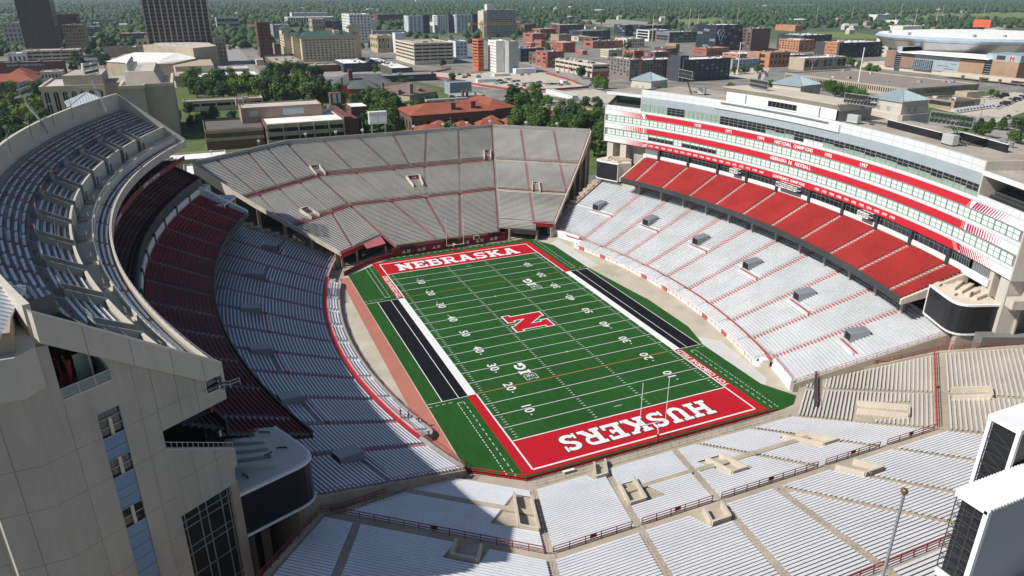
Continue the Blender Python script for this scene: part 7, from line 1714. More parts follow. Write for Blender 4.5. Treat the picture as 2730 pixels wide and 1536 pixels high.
mb = MB(); mb.box(619.5, 372, 4.0, 621.5, 393, 13.5); o = mb.obj("window_wall", glass_dark, t)
mb = MB()
for y in lin(372, 393, 10): mb.box(619.3, y-.15, 4, 619.5, y+.15, 13.5)
for z in lin(4.2, 13.3, 8): mb.box(619.25, 372, z-.12, 619.48, 393, z+.12)
mb.obj("mullions", rim_blue, o)
for z, ya_, yb_ in ((15.5, 352, 362), (14.8, 365, 372), (11.5, 346, 352), (9, 354, 366), (6.5, 348, 358)): mb = MB(); mb.box(621.0, ya_, z, 621.18, yb_, z+.35); mb.obj("slot", charcoal, t)
mb = MB(); mb.box(616.5, 312, 18.6, 662, 410, 19.6); mb.obj("canopy_roof", WALL['white_bright'], t)
mb = MB(); mb.box(621, 286, 18, 660, 312, 24.0); mb.obj("sign_wall", panel_blue, t)
mb = MB(); mb.box(620.7, 300, 19.4, 620.95, 308, 23); mb.obj("louvre", charcoal, t)
for li, (m_, o_) in enumerate(((white_paint, .25), (red_paint, 0))):
    mb = MB(); M = frame_m((620.6-.05*li, 293.5, 21.0), (0, -1, 0), (0, 0, 1))
    for k, pl in enumerate(GL['N'][1](o_/3.6)): mb.poly([tuple(M @ Vector(((px-.56)*4.2, (py-.5)*3.6, .002*k))) for px, py in pl])
    mb.obj("emblem", m_, t, fix=False)
t = thing("skywalk", "raised pale walkway on round piers in front of the arena base", "footbridge")
mb = MB(); mb.box(600, 262, 4.6, 612, 345, 5.8); mb.obj("deck", conc_pale, t)
for y in (272, 290, 308, 326): mb = MB(); mb.tube((606, y, 0), (606, y, 4.6), 1.2, 1.6, 10); mb.obj("pier", conc_pale, t)
t = thing("light_sculpture", "fan of thin metal rods on a mast in front of the dark grey flats", "sculpture")
mb = MB(); mb.tube((520, 430, 0), (520, 430, 9), .5, .4, 8)
for k in range(15): a = math.pi*2*k/15; mb.bar((520, 430, 9), (520+7*math.cos(a), 430+7*math.sin(a), 19), .18)
mb.obj("rods", mat("weathered_rods", (.34, .29, .22), .6, .4), t)
# ---- tower crane
t = thing("tower_crane", "yellow tower crane with a level jib over the orange wrapped building", "crane")
yel = mat("crane_yellow", (.58, .33, .06), .5)
def truss(mb, a, b, w_, n_, th=.18):
    a, b = Vector(a), Vector(b); d = (b-a).normalized(); u = Vector((1, 0, 0)) if abs(d.x) < .8 else Vector((0, 1, 0)); v = d.cross(u).normalized(); u = v.cross(d)
    cs = [u*w_/2+v*w_/2, u*w_/2-v*w_/2, -u*w_/2-v*w_/2, -u*w_/2+v*w_/2]
    for c in cs: mb.bar(a+c, b+c, th)
    for k in range(n_):
        p, q = a.lerp(b, k/n_), a.lerp(b, (k+1)/n_)
        for i in range(4): mb.bar(p+cs[i], q+cs[(i+1) % 4], th*.6)
mb = MB(); truss(mb, (219.5, 594, 0), (219.5, 594, 47), 2.2, 20, .3); mb.obj("mast", yel, t)
mb = MB(); truss(mb, (214, 594, 46.5), (256.5, 594, 45.8), 1.8, 22, .32); mb.obj("jib", yel, t)
mb = MB(); truss(mb, (206.5, 594, 46.6), (214, 594, 46.6), 1.8, 4, .32); mb.box(205.5, 592.6, 44.6, 208.5, 595.4, 47.4); mb.obj("counter_jib", yel, t)
mb = MB(); mb.box(220.6, 592.3, 43.4, 223, 594.5, 45.6); mb.obj("cab", white_paint, t)
mb = MB(); truss(mb, (219.5, 594, 47), (219.5, 594, 50), 1.4, 2, .25); mb.obj("head", yel, t)
# ---- viaduct across the far plain
t = thing("viaduct", "long thin concrete viaduct crossing the trees at the far edge of town", "viaduct")
vp = [(690, 1560), (743, 1674), (913, 1821), (1042, 1921), (1267, 2132), (1477, 2263), (1693, 2336), (2131, 2326), (3200, 2300)]
mb = MB(); mb2 = MB()
for a, b in zip(vp, vp[1:]):
    mb.bar((*a, 8.2), (*b, 8.2), 11, 1.6); mb.bar((*a, 9.3), (*b, 9.3), 11.4, .6)
    n_ = int(math.dist(a, b)/28)
    for k in range(n_): x = a[0]+(b[0]-a[0])*k/n_; y = a[1]+(b[1]-a[1])*k/n_; mb2.box(x-1, y-1, 0, x+1, y+1, 7.6)
mb.obj("deck", conc_dark, t); o = mb2.obj("piers", conc_dark, t)
# ---------------------------------------------------------------- streets, lots and lawns around the stadium
asphalt = mat("asphalt", (.115, .115, .115), .95, var=.15, fine=.08, fscale=1.5)
road_pale = mat("pale_road", (.30, .29, .27), .95, var=.14, fine=.06, fscale=1.2)
lot_pale = mat("gravel_lot", (.50, .45, .37), .95, var=.12, fine=.08, fscale=1.5)
lawn = mat("lawn", (.085, .125, .032), .95, var=.25, fine=.15, fscale=1.2)
meadow = mat("meadow", (.15, .20, .055), .95, var=.2)
yard = mat("rail_yard", (.30, .27, .23), .95, var=.2)
def flat(name, pts, m, z): mb = MB(); mb.poly([(x, y, z) for x, y in pts]); return structure(mb.obj(name, m, fix=False))
flat("lawn", [(-260, 130), (150, 130), (150, 330), (120, 560), (-260, 620)], lawn, .0)
flat("lawn", [(150, 262), (205, 250), (205, 330), (150, 345)], lawn, .004)
flat("lawn", [(300, 20), (460, 20), (540, 260), (380, 245), (345, 160)], lawn, .0)
flat("road", [(150, 360), (178, 352), (214, 300), (240, 270), (262, 262), (230, 312), (195, 350), (176, 372), (150, 385)], road_pale, .012)
flat("road", [(297, 690), (310, 690), (298, 580), (276, 455), (262, 380), (250, 330), (236, 330), (250, 390), (262, 460), (284, 590)], road_pale, .016)
flat("road", [(300, 40), (345, 92), (420, 130), (560, 175), (560, 195), (400, 150), (330, 115), (290, 60)], road_pale, .012)
flat("road", [(290, 128), (318, 128), (352, 154), (420, 162), (420, 172), (345, 166), (300, 148)], road_pale, .016)
flat("construction_lot", [(150, 612), (192, 560), (230, 575), (264, 560), (268, 531), (258, 462), (248, 414), (205, 408), (178, 420), (160, 470)], lot_pale, .008)
flat("parking_lot", [(186, 396), (250, 404), (238, 330), (214, 326)], lot_pale, .008)
flat("parking_lot", [(395, 150), (445, 168), (560, 205), (560, 245), (470, 232), (420, 215)], lot_pale, .008)
flat("parking_lot", [(430, 400), (520, 490), (480, 500), (410, 430)], lot_pale, .008)
flat("grass_verge", [(166, 462), (178, 462), (186, 424), (178, 420)], lawn, .02)
flat("grass_verge", [(176, 374), (182, 374), (206, 344), (200, 342)], lawn, .02)
flat("street", [(-25, 640), (-2, 640), (12, 1500), (-25, 1500)], road_pale, .008); flat("street", [(-185, 640), (-165, 640), (-165, 1500), (-190, 1500)], asphalt, .008)
flat("street", [(-200, 530), (140, 610), (140, 640), (-200, 640)], road_pale, .006)
flat("meadow", [(1140, 1500), (1310, 1500), (1530, 1850), (1350, 1850)], meadow, .02)
flat("meadow", [(1020, 860), (1120, 830), (1230, 1030), (1130, 1060)], meadow, .02)
flat("meadow", [(2100, 1300), (3400, 1200), (3400, 1900), (2200, 1950)], meadow, .02)
flat("meadow", [(2500, 1990), (5000, 1800), (5200, 3000), (2700, 2400)], meadow, .02)
flat("rail_yard", [(1330, 960), (1900, 1080), (2000, 1330), (1500, 1290)], yard, .012)
flat("rail_yard", [(880, 1450), (1100, 1480), (1200, 1900), (1050, 1900)], yard, .012)
# ---------------------------------------------------------------- trees
def leaf_mat(name, a, b_, oscale=.35):
    m = bpy.data.materials.new(name); m.use_nodes = True; n = m.node_tree.nodes; l = m.node_tree.links; b = n["Principled BSDF"]
    b.inputs["Roughness"].default_value = .7; b.inputs["Specular IOR Level"].default_value = .25
    g = n.new("ShaderNodeNewGeometry"); t = n.new("ShaderNodeTexNoise"); t.inputs["Scale"].default_value = oscale; t.inputs["Detail"].default_value = 3; l.new(g.outputs["Position"], t.inputs["Vector"])
    oi = n.new("ShaderNodeObjectInfo"); ad = n.new("ShaderNodeMath"); ad.operation = 'MULTIPLY_ADD'; ad.inputs[1].default_value = .5; ad.inputs[2].default_value = -.25; l.new(oi.outputs["Random"], ad.inputs[0])
    sm = n.new("ShaderNodeMath"); l.new(t.outputs[0], sm.inputs[0]); l.new(ad.outputs[0], sm.inputs[1])
    r = n.new("ShaderNodeValToRGB"); r.color_ramp.elements[0].position = .32; r.color_ramp.elements[0].color = (*a, 1); r.color_ramp.elements[1].position = .72; r.color_ramp.elements[1].color = (*b_, 1)
    l.new(sm.outputs[0], r.inputs[0]); l.new(r.outputs[0], b.inputs["Base Color"])
    return m
leaf_mid = leaf_mat("foliage", (.035, .085, .016), (.10, .175, .034)); leaf_dark = leaf_mat("dark_foliage", (.020, .050, .016), (.055, .105, .03)); leaf_lite = leaf_mat("light_foliage", (.06, .125, .018), (.14, .22, .036))
bark = mat("bark", (.10, .075, .055), .95, var=.2)
def tree_meshes(seed, conical=False):
    """unit tree about 10 m high: trunk with limbs, crown of many leaf cards gathered in lobes"""
    R = random.Random(seed); mb = MB(); mb.tube((0, 0, 0), (.1, .05, 3.2), .32, .22, 7); lobes = []
    nl_ = R.randint(14, 19)
    for k in range(nl_):
        if conical: z = 1.6+8.0*(k/nl_); rad = (1-k/nl_)*2.6+.3; a = k*2.4; c = (rad*.55*math.cos(a), rad*.55*math.sin(a), z); lobes.append((c, .75+rad*.42))
        else:
            a = R.uniform(0, 6.28); u = R.random()**.6; z = R.uniform(2.2, 8.6); rr = 3.6*u*math.sqrt(max(.15, 1-((z-5.2)/4.3)**2)); c = (rr*math.cos(a), rr*math.sin(a), z); lobes.append((c, R.uniform(1.1, 1.9)))
            if k < 6: mb.tube((.1, .05, 2.6+R.random()), c, .16, .05, 5)
    if conical: mb.tube((.1, .05, 3.1), (.05, 0, 9), .2, .05, 6)
    tr = mb.mesh("trunk"); tr.materials.append(bark)
    mb = MB()
    for (c, r) in lobes:
        for k in range(150):
            th = R.uniform(0, 6.28); cz = R.uniform(-.75, 1); s_ = math.sqrt(1-cz*cz); d = Vector((s_*math.cos(th), s_*math.sin(th), cz)); q = r*(R.uniform(.55, 1.12)); p = Vector(c)+d*q
            nrm = (d+Vector((R.uniform(-.7, .7), R.uniform(-.7, .7), R.uniform(-.3, .9)))).normalized(); u = nrm.orthogonal().normalized(); v = nrm.cross(u); sz = R.uniform(.20, .42)
            u *= sz; v *= sz*.8; i = len(mb.v); mb.v += [tuple(p-u), tuple(p-v*.9), tuple(p+u), tuple(p+v*.9)]; mb.f.append((i, i+1, i+2, i+3))
    cr = mb.mesh("crown", fix=False)
    return tr, cr
TREES = [tree_meshes(s) for s in (1, 2, 3, 4, 5)]; CONES = [tree_meshes(s, True) for s in (8, 9)]
CROWN_M = {}
def crown_mesh(src, m):
    k = (src.name, m.name)
    if k not in CROWN_M: c = src.copy(); c.materials.clear(); c.materials.append(m); CROWN_M[k] = c
    return CROWN_M[k]
def tree(x, y, h, m, label, group, cone=False, wide=1.0):
    tr, cr = random.choice(CONES if cone else TREES); t = bpy.data.objects.new("tree", None); C.objects.link(t); tag(t, label, "tree", group)
    t.location = (x, y, 0); t.rotation_euler = (0, 0, random.uniform(0, 6.28)); s = h/10; t.scale = (s*wide*random.uniform(.9, 1.1), s*wide*random.uniform(.9, 1.1), s*random.uniform(.93, 1.07))
    for nm, me in (("trunk", tr), ("crown", crown_mesh(cr, m))): o = bpy.data.objects.new(nm, me); C.objects.link(o); o.parent = t
    return t
def grove(pts, h, m, label, group, jit=2.0, cone=False, wide=1.15):
    for x, y in pts: tree(x+random.uniform(-jit, jit), y+random.uniform(-jit, jit), h*random.uniform(.85, 1.15), m if not isinstance(m, (list, tuple)) else random.choice(m), label, group, cone, wide)
grove([(-197, 509), (-181, 502), (-184, 466), (-169, 460), (-180, 515), (-176, 401), (-165, 373), (-168, 432), (-169, 347), (-159, 321), (-162, 299), (-161, 418), (-150, 345), (-158, 385), (-150, 310), (-146, 290), (-172, 330), (-180, 360), (-150, 275), (-140, 300), (-190, 440), (-138, 262), (-152, 255), (-165, 275)], 15, (leaf_mid, leaf_dark, leaf_lite), "leafy green tree left of the arched-window laboratory, behind the tower rim", "trees at the far left behind the tower")
grove([(-177, 799), (-188, 848), (-172, 908), (-165, 1000), (-160, 1080), (-170, 1150), (-150, 1220), (-178, 740), (-154, 774), (-160, 860)], 13, (leaf_mid, leaf_dark), "street tree between the brick stores and the tan concert hall", "street trees left of the dark tower")
grove([(-65, 558), (-65, 478), (-58, 497), (-48, 516), (-39, 546), (-33, 509), (-47, 456), (-28, 469), (-37, 459), (-56, 470), (-24, 490), (-20, 455), (-70, 505)], 17, (leaf_mid, leaf_lite), "full round tree in the sunlit clump right of the concrete laboratory", "sunlit clump of trees beside the laboratory")
grove([(-71, 384), (-60, 369), (-72, 333), (-67, 322), (-33, 383), (-66, 350), (-58, 330), (-48, 340)], 9, (leaf_mid, leaf_dark), "low tree in front of the long flat-roofed hall", "low trees before the long hall")
grove([(3, 574), (-8, 489), (4, 526), (23, 566), (17, 511), (29, 506), (26, 451), (-3, 415), (9, 423), (15, 394), (-18, 422), (-22, 423), (-13, 383), (20, 425), (2, 455), (12, 470), (-6, 400), (8, 380), (22, 380), (-10, 450)], 18, (leaf_mid, leaf_dark, leaf_dark), "tall dark tree in the grove left of the slate-roofed hall", "grove of tall dark trees")
grove([(36, 342), (49, 369), (52, 351), (50, 320), (31, 305), (37, 298), (20, 268), (25, 266), (38, 320), (28, 325), (40, 285), (30, 280), (22, 300), (34, 262), (44, 340)], 15, (leaf_mid, leaf_mid, leaf_dark), "broad green tree between the brick hall and the red tile roof", "broad trees beside the red tile roof")
grove([(69, 344), (94, 368), (86, 366), (60, 350), (75, 348), (104, 362)], 9, (leaf_lite, leaf_mid), "small bright tree behind the red tile roof", "small trees behind the red roof")
tree(65, 250, 9.5, leaf_mid, "feathery bushy tree standing among the red-roofed pavilions", None, wide=1.2)
grove([(145, 333), (149, 326), (139, 328), (156, 322)], 13.5, leaf_dark, "dense dark conifer by the curve of the road", "dark conifers by the road", 1.0, True, 1.5)
tree(167, 349, 14, leaf_lite, "bright tall tree rising behind the dark conifers")if False else tree(166, 345, 14.5, leaf_lite, "bright tall tree rising behind the dark conifers", None)
grove([(184, 303), (192, 300)], 9, leaf_dark, "dark round tree of the pair below the white hut", "pair of dark trees below the hut", .5, False, 1.3)
grove([(133, 299), (151, 300), (113, 256), (118, 249), (121, 239), (132, 247), (151, 271), (134, 234), (150, 248), (141, 219), (148, 223), (159, 235), (133, 214), (131, 193), (125, 177), (104, 243), (128, 225), (112, 232), (140, 200), (138, 185), (148, 208), (126, 205), (117, 215), (133, 170), (143, 240), (122, 262), (108, 225), (155, 215), (126, 160), (118, 150), (135, 155), (112, 165)], 14, (leaf_mid, leaf_dark, leaf_mid), "tree in the thick belt between the far stand and the white tower", "belt of trees beside the far stand")
grove([(188, 270), (196, 262), (178, 262)], 8, leaf_mid, "small tree on the slope right of the tree belt", "small trees on the slope")
grove([(301, 580), (296, 561), (297, 547), (294, 524), (291, 508), (300, 535), (285, 490)], 9.5, (leaf_mid, leaf_lite), "street tree in front of the open parking deck", "street trees by the parking deck", 1)
grove([(254, 411), (249, 388), (246, 398), (257, 402)], 10, leaf_mid, "slender street tree near the grey hotel corner", "street trees at the hotel corner", 1)
tree(288, 461, 7, leaf_lite, "small yellow-green tree at the parking deck's brick corner", None)
tree(411, 823, 12, leaf_dark, "dark tree between old red brick warehouses", None)
tree(930, 1565, 24, leaf_dark, "large lone dark tree above the old quarter roofs", None, wide=1.6)
tree(1100, 1500, 22, leaf_dark, "round dark tree at the left edge of the far meadow", None, wide=1.7)
tree(214, 126, 22, leaf_mid, "large round tree rising behind the white tower's roof", None, wide=1.3)
grove([(421, 318), (421, 309), (399, 281), (402, 273), (392, 256), (410, 295), (414, 302), (407, 285), (396, 265), (385, 250)], 9, leaf_mid, "bushy tree along the wall of the exhibition hall", "trees along the exhibition hall", 1.5, False, 1.4)
grove([(337, 128), (341, 120)], 10, leaf_mid, "round tree behind the last floodlight rack", "trees behind the last floodlight rack", 1, False, 1.3)
grove([(373, 137), (375, 132), (368, 141)], 7, leaf_dark, "dark conifer on the roadside bank at the right edge", "conifers on the roadside bank", 1, True, 1.4)
grove([(374, 124), (341, 101), (386, 126), (360, 96), (392, 118)], 8.5, leaf_mid, "round tree by the road at the right edge", "round trees by the road at right", 1.5, False, 1.3)
grove([(602, 454), (570, 402), (568, 391), (600, 440), (580, 405), (610, 465), (590, 420)], 10, leaf_mid, "tree between the concrete hall and the arena", "trees by the arena", 2)
grove([(455, 454), (465, 449), (437, 449), (472, 456), (446, 452), (392, 347), (335, 332), (330, 320)], 9, leaf_mid, "street tree before the grey market hall", "trees before the market hall", 1.5)
grove([(507, 226), (500, 240), (515, 235)], 6, leaf_mid, "low tree beside the entrance canopy", "low trees by the canopy", 1)
# trees lining the town streets farther out
S = []
for i in range(112):
    d = random.uniform(560, 1500); a = math.radians(random.uniform(52, 112)); x, y = -68+d*math.cos(a), -147+d*math.sin(a)
    if any(r[1]-6 < x < r[3]+6 and r[2]-6 < y < r[4]+6 for r in TOWN) or (-150 < x < 0 and 600 < y < 830) or (36 < x < 135 and 760 < y < 845) or (150 < x < 275 and 400 < y < 620): continue
    S.append((x, y))
grove(S, 11, (leaf_mid, leaf_dark), "street tree standing among the downtown blocks", "street trees of the town", 0)
# ---------------------------------------------------------------- far woods: too many to count
def far_wood(n, seed):
    g = np.random.default_rng(seed); bm = bmesh.new(); bmesh.ops.create_icosphere(bm, subdivisions=1, radius=1.0)
    bv = np.array([v.co[:] for v in bm.verts]); bf = np.array([[v.index for v in f.verts] for f in bm.faces]); bm.free()
    d = 950*np.exp(g.random(n*2)*math.log(16)); a = np.radians(g.uniform(22, 118, n*2)); x = -68+d*np.cos(a); y = -147+d*np.sin(a)
    keep = (y > 1000)
    dens = np.clip((d-900)/900, .12, 1.0); azd = np.degrees(a); dens = np.where((azd < 84.5) & (d < 1900), dens*.16, dens)
    # town and open ground stay clearer towards the right
    right = np.degrees(a) < 62
    dens = np.where(right & (d < 1900), dens*.25, dens); dens = np.where(right & (d >= 1900) & (d < 3200), dens*.55, dens)
    dens = np.where((np.degrees(a) > 84) & (d > 1250), 1.0, dens)
    for (x0, y0, x1, y1) in ((1130, 1480, 1480, 1850), (1010, 820, 1240, 1070), (880, 1450, 1210, 1900)): dens = np.where((x > x0) & (x < x1) & (y > y0) & (y < y1), 0, dens)
    fld = (x > 2150) & (y > 1230) & (y < 1920) & (x < 3400); dens = np.where(fld, dens*.06, dens)
    for r in TOWN: dens = np.where((x > r[1]-14) & (x < r[3]+14) & (y > r[2]-30) & (y < r[4]+14), 0, dens)
    keep &= g.random(n*2) < dens
    x, y, d = x[keep][:n], y[keep][:n], d[keep][:n]; n = len(x)
    s = (3.4+d*.0010)*g.uniform(.7, 1.5, n); hz = np.minimum(s*g.uniform(.8, 1.25, n), 11)
    V = bv[None]*(1+.34*g.standard_normal((n, len(bv), 1)))
    V = V*np.stack([s*g.uniform(.85, 1.3, n), s, hz], 1)[:, None]+np.stack([x, y, hz*.75], 1)[:, None]
    F = bf[None]+(np.arange(n)*len(bv))[:, None, None]
    me = bpy.data.meshes.new("far_wood"); V = V.reshape(-1, 3).astype(np.float32); F = F.reshape(-1, 3).astype(np.int32)
    me.vertices.add(len(V)); me.vertices.foreach_set("co", V.ravel()); me.loops.add(F.size); me.loops.foreach_set("vertex_index", F.ravel())
    me.polygons.add(len(F)); me.polygons.foreach_set("loop_start", np.arange(0, F.size, 3, dtype=np.int32)); me.polygons.foreach_set("loop_total", np.full(len(F), 3, np.int32)); me.update(calc_edges=True)
    o = bpy.data.objects.new("far_wood", me); C.objects.link(o); me.materials.append(leaf_mat("far_foliage", (.035, .075, .022), (.095, .145, .05), .03)); o["kind"] = "stuff"
    return o
far_wood(30000, 5)
# small houses and sheds among the far trees
HC = [wm('house_white', (.62, .62, .60)), wm('house_cream', (.52, .48, .40)), wm('house_grey', (.36, .37, .38))]; HR = [WALL['conc_grey'], mat("shingle_grey", (.20, .19, .18), .9), WALL['white'], mat("shingle_brown", (.22, .15, .12), .9)]
g2 = random.Random(3)
for i in range(130):
    d = g2.uniform(1350, 4200); a = math.radians(g2.uniform(27, 112)); x, y = -68+d*math.cos(a), -147+d*math.sin(a); sc = g2.uniform(.9, 1.5); big = g2.random() < .3
    w_, dp, h_ = (g2.uniform(25, 60), g2.uniform(15, 30), g2.uniform(6, 9)) if big else (11*sc, 8*sc, 6.5*sc)
    t = thing("shed" if big else "house", "long pale shed roof showing between far trees" if big else "small house showing between far trees", "shed" if big else "house", "far sheds among the trees" if big else "far houses among the trees")
    ci = g2.randrange(3); mb = MB(); mb.prism([(x, y), (x+w_, y), (x+w_, y+dp), (x, y+dp)], 0, h_); mb.obj("wall", HC[0 if big else ci], t)
    mb = MB(); rz_ = h_+dp*(.12 if big else .42); mb.quad((x-.5, y-.5, h_), (x+w_+.5, y-.5, h_), (x+w_+.5, y+dp/2, rz_), (x-.5, y+dp/2, rz_)); mb.quad((x-.5, y+dp+.5, h_), (x+w_+.5, y+dp+.5, h_), (x+w_+.5, y+dp/2, rz_), (x-.5, y+dp/2, rz_))
    for e in (x, x+w_): mb.poly([(e, y, h_), (e, y+dp, h_), (e, y+dp/2, rz_)])
    mb.obj("roof", g2.choice(HR[:3] if big else HR), t)
# ---------------------------------------------------------------- vehicles
def car_mesh(L, W, H, van=False):
    b = MB(); hw = W/2
    prof = [(-L/2, .35), (-L/2, .80), (-L*.34, .92), (-L*.22, .95), (L*.30, .98), (L*.48, .90), (L/2, .72), (L/2, .35)] if not van else [(-L/2, .4), (-L/2, 1.0), (-L*.38, 1.15), (-L*.30, 1.9), (-L*.26, H), (L*.49, H), (L/2, H-.2), (L/2, .4)]
    for s in (0, 1):
        pass
    i = len(b.v); n = len(prof); b.v += [(x, -hw, z) for x, z in prof]+[(x, hw, z) for x, z in prof]
    for k in range(n): j = (k+1) % n; b.f.append((i+k, i+j, i+n+j, i+n+k))
    b.f += [tuple(i+k for k in range(n)), tuple(i+n+k for k in reversed(range(n)))]
    if not van: b.prism([(-L*.10, -hw*.82), (L*.20, -hw*.82), (L*.20, hw*.82), (-L*.10, hw*.82)], H-.06, H)
    g_ = MB()
    if not van:
        lo_ = [(-L*.24, -hw*.95, .95), (L*.34, -hw*.95, .97), (L*.34, hw*.95, .97), (-L*.24, hw*.95, .95)]; up_ = [(-L*.10, -hw*.8, H-.05), (L*.20, -hw*.8, H-.05), (L*.20, hw*.8, H-.05), (-L*.10, hw*.8, H-.05)]
        for k in range(4): g_.quad(lo_[k], lo_[(k+1) % 4], up_[(k+1) % 4], up_[k])
    else:
        g_.quad((-L*.385, -hw*.9, 1.2), (-L*.385, hw*.9, 1.2), (-L*.305, hw*.85, 1.85), (-L*.305, -hw*.85, 1.85))
        for s in (-1, 1): g_.quad((-L*.28, s*(hw+.01), 1.2), (-L*.14, s*(hw+.01), 1.2), (-L*.14, s*(hw+.01), 1.8), (-L*.26, s*(hw+.01), 1.8))
    wh = MB()
    for x in (-L*.32, L*.31):
        for s in (-1, 1): wh.tube((x, s*(hw-.2), .33), (x, s*(hw+.02), .33), .33, .33, 9)
    return b.mesh("body"), g_.mesh("glass"), wh.mesh("wheels")
CARM = {'car': car_mesh(4.6, 1.85, 1.45), 'suv': car_mesh(4.8, 1.95, 1.75), 'van': car_mesh(5.8, 2.1, 2.5, True)}
paint = {c: mat("paint_"+c, v, .25, .3, var=.02, spec=.6) for c, v in (('white', (.72, .72, .71)), ('black', (.012, .012, .014)), ('silver', (.42, .43, .44)), ('grey', (.12, .125, .13)), ('blue', (.03, .06, .14)), ('red', (.30, .02, .025)), ('green', (.45, .55, .08)))}
tyre = mat("tyre", (.012, .012, .012), .9)
for k, (b, g_, wh) in CARM.items(): g_.materials.append(town_glass); wh.materials.append(tyre)
BODY = {}
def vehicle(kind, col, x, y, rz, place_, group, z=0):
    key = (kind, col)
    if key not in BODY: m = CARM[kind][0].copy(); m.materials.append(paint[col]); BODY[key] = m
    nm = {'car': 'parked_car', 'suv': 'parked_car', 'van': 'parked_van'}[kind]
    t = bpy.data.objects.new(nm, None); C.objects.link(t); t.location = (x, y, z); t.rotation_euler = (0, 0, rz)
    tag(t, "%s %s %s" % (col, {'car': 'saloon car', 'suv': 'tall estate car', 'van': 'panel van'}[kind], place_), 'van' if kind == 'van' else 'car', group)
    for n_, me in (("body", BODY[key]), ("glass", CARM[kind][1]), ("wheels", CARM[kind][2])): o = bpy.data.objects.new(n_, me); C.objects.link(o); o.parent = t
cols = ['white', 'white', 'black', 'silver', 'grey', 'black', 'blue', 'red', 'silver', 'grey']
def car_row(p0, p1, n, rz, place_, group, skip=.15, kinds=('car', 'suv', 'car'), cl=None, z=0):
    for k in range(n):
        if random.random() < skip: continue
        f = k/(max(1, n-1)); vehicle(random.choice(kinds), random.choice(cl or cols), p0[0]+(p1[0]-p0[0])*f, p0[1]+(p1[1]-p0[1])*f, rz+random.uniform(-.06, .06), place_, group, z)
PG = "in the fenced lot below the new white block"
for a, b, n in (((182, 424), (214, 438), 12), ((186, 440), (222, 452), 13), ((190, 452), (226, 464), 13), ((184, 470), (212, 482), 10), ((190, 488), (214, 500), 9), ((232, 438), (246, 441), 6), ((222, 446), (236, 446), 5)): car_row(a, b, n, 1.75, PG, "vehicles in the fenced lot")
vehicle('suv', 'green', 236, 527, .3, "by the pale hoarding wall", "vehicles in the fenced lot"); vehicle('suv', 'white', 244, 529, .3, "by the pale hoarding wall", "vehicles in the fenced lot")
for (x, y), c, p in (((281, 536), 'black', "driving on the road past the red fence"), ((256, 424), 'blue', "driving at the road bend before the grey hotel"), ((196, 318), 'black', "parked alone on the pale lot below the white hut"), ((298, 640), 'grey', "driving far up the road")): vehicle('car', c, x, y, 1.3, p, None if False else "single cars on the roads")
car_row((428, 404), (462, 440), 12, .8, "in the lot behind the flat white roof", "cars in the west lot"); car_row((452, 420), (482, 455), 10, .8, "in the lot behind the flat white roof", "cars in the west lot"); car_row((478, 455), (500, 480), 7, .8, "in the lot behind the flat white roof", "cars in the west lot")
for k in range(12): vehicle('van', 'white', 411+k*4.2, 189.0+k*.6, 1.45, "in the tight white row by the service garage", "white vans in a row")
for (x, y, rz) in ((422, 204, .2), (434, 196, .6), (447, 199, .5)): vehicle('van' if x < 430 else 'suv', 'white', x, y, rz, "standing before the open garage bays", "white vans by the garage")
car_row((455, 190), (500, 208), 12, 1.4, "in the lot at the right edge", "vehicles at the right edge", cl=['white', 'white', 'white', 'black', 'silver'], kinds=('car', 'suv', 'van')); car_row((478, 200), (540, 222), 14, 1.4, "in the lot at the right edge", "vehicles at the right edge", cl=['white', 'white', 'black', 'silver'], kinds=('suv', 'van')); car_row((496, 224), (528, 232), 6, 1.4, "in the lot at the right edge", "vehicles at the right edge", cl=['white', 'black'], kinds=('van', 'suv'))
vehicle('car', 'black', 428, 163, .4, "driving on the road at the right edge", "single cars on the roads")
for k in range(7): vehicle('car', random.choice(cols), 297+random.uniform(-4, 7), 495+k*9, .2, "parked on the roof of the pale parking deck", "cars on the parking deck roof", 11.9)
# red barrier fences round the building site
barrier = mat("red_barrier_mesh", (.36, .045, .045), .7, var=.2)
for pts, lb in (([(178, 422), (166, 466), (162, 480)], "red mesh fence along the curved verge of the fenced lot"), ([(178, 420), (214, 408), (248, 412)], "red mesh fence along the near edge of the fenced lot"), ([(264, 530), (258, 466), (252, 440)], "red mesh fence along the road side of the fenced lot"), ([(132, 612), (166, 590), (190, 612)], "bright red barrier at the foot of the cream garage"), ([(150, 540), (162, 500), (164, 482)], "red barrier behind the plant building")):
    mb = MB(); wallp(mb, pts, .12, lambda p: .1, lambda p: 1.7); tag(mb.obj("barrier_fence", barrier), lb, "fence", "red fences of the building site")
for i, (x, y) in enumerate(((172, 560), (180, 556), (168, 540), (176, 530), (184, 540), (190, 528))):
    t = thing("site_machine", "red and grey site machine on the pale building ground", "machine", "machines on the building site"); mb = MB(); mb.box(x-2, y-1, .9, x+2, y+1, 2.0); mb.box(x-1.6, y-.8, 2.0, x-.2, y+.8, 3.2); mb.obj("body", random.choice((red_faded, galv, white_paint)), t)
    mb = MB(); mb.box(x-2.3, y-1.2, 0, x+2.3, y-.7, .9); mb.box(x-2.3, y+.7, 0, x+2.3, y+1.2, .9); mb.obj("tracks", tyre, t); mb = MB(); mb.bar((x+1, y, 2), (x+3, y, 4.5), .3); mb.bar((x+3, y, 4.5), (x+5, y, 1.5), .25); mb.obj("arm", random.choice((red_faded, yel)), t)
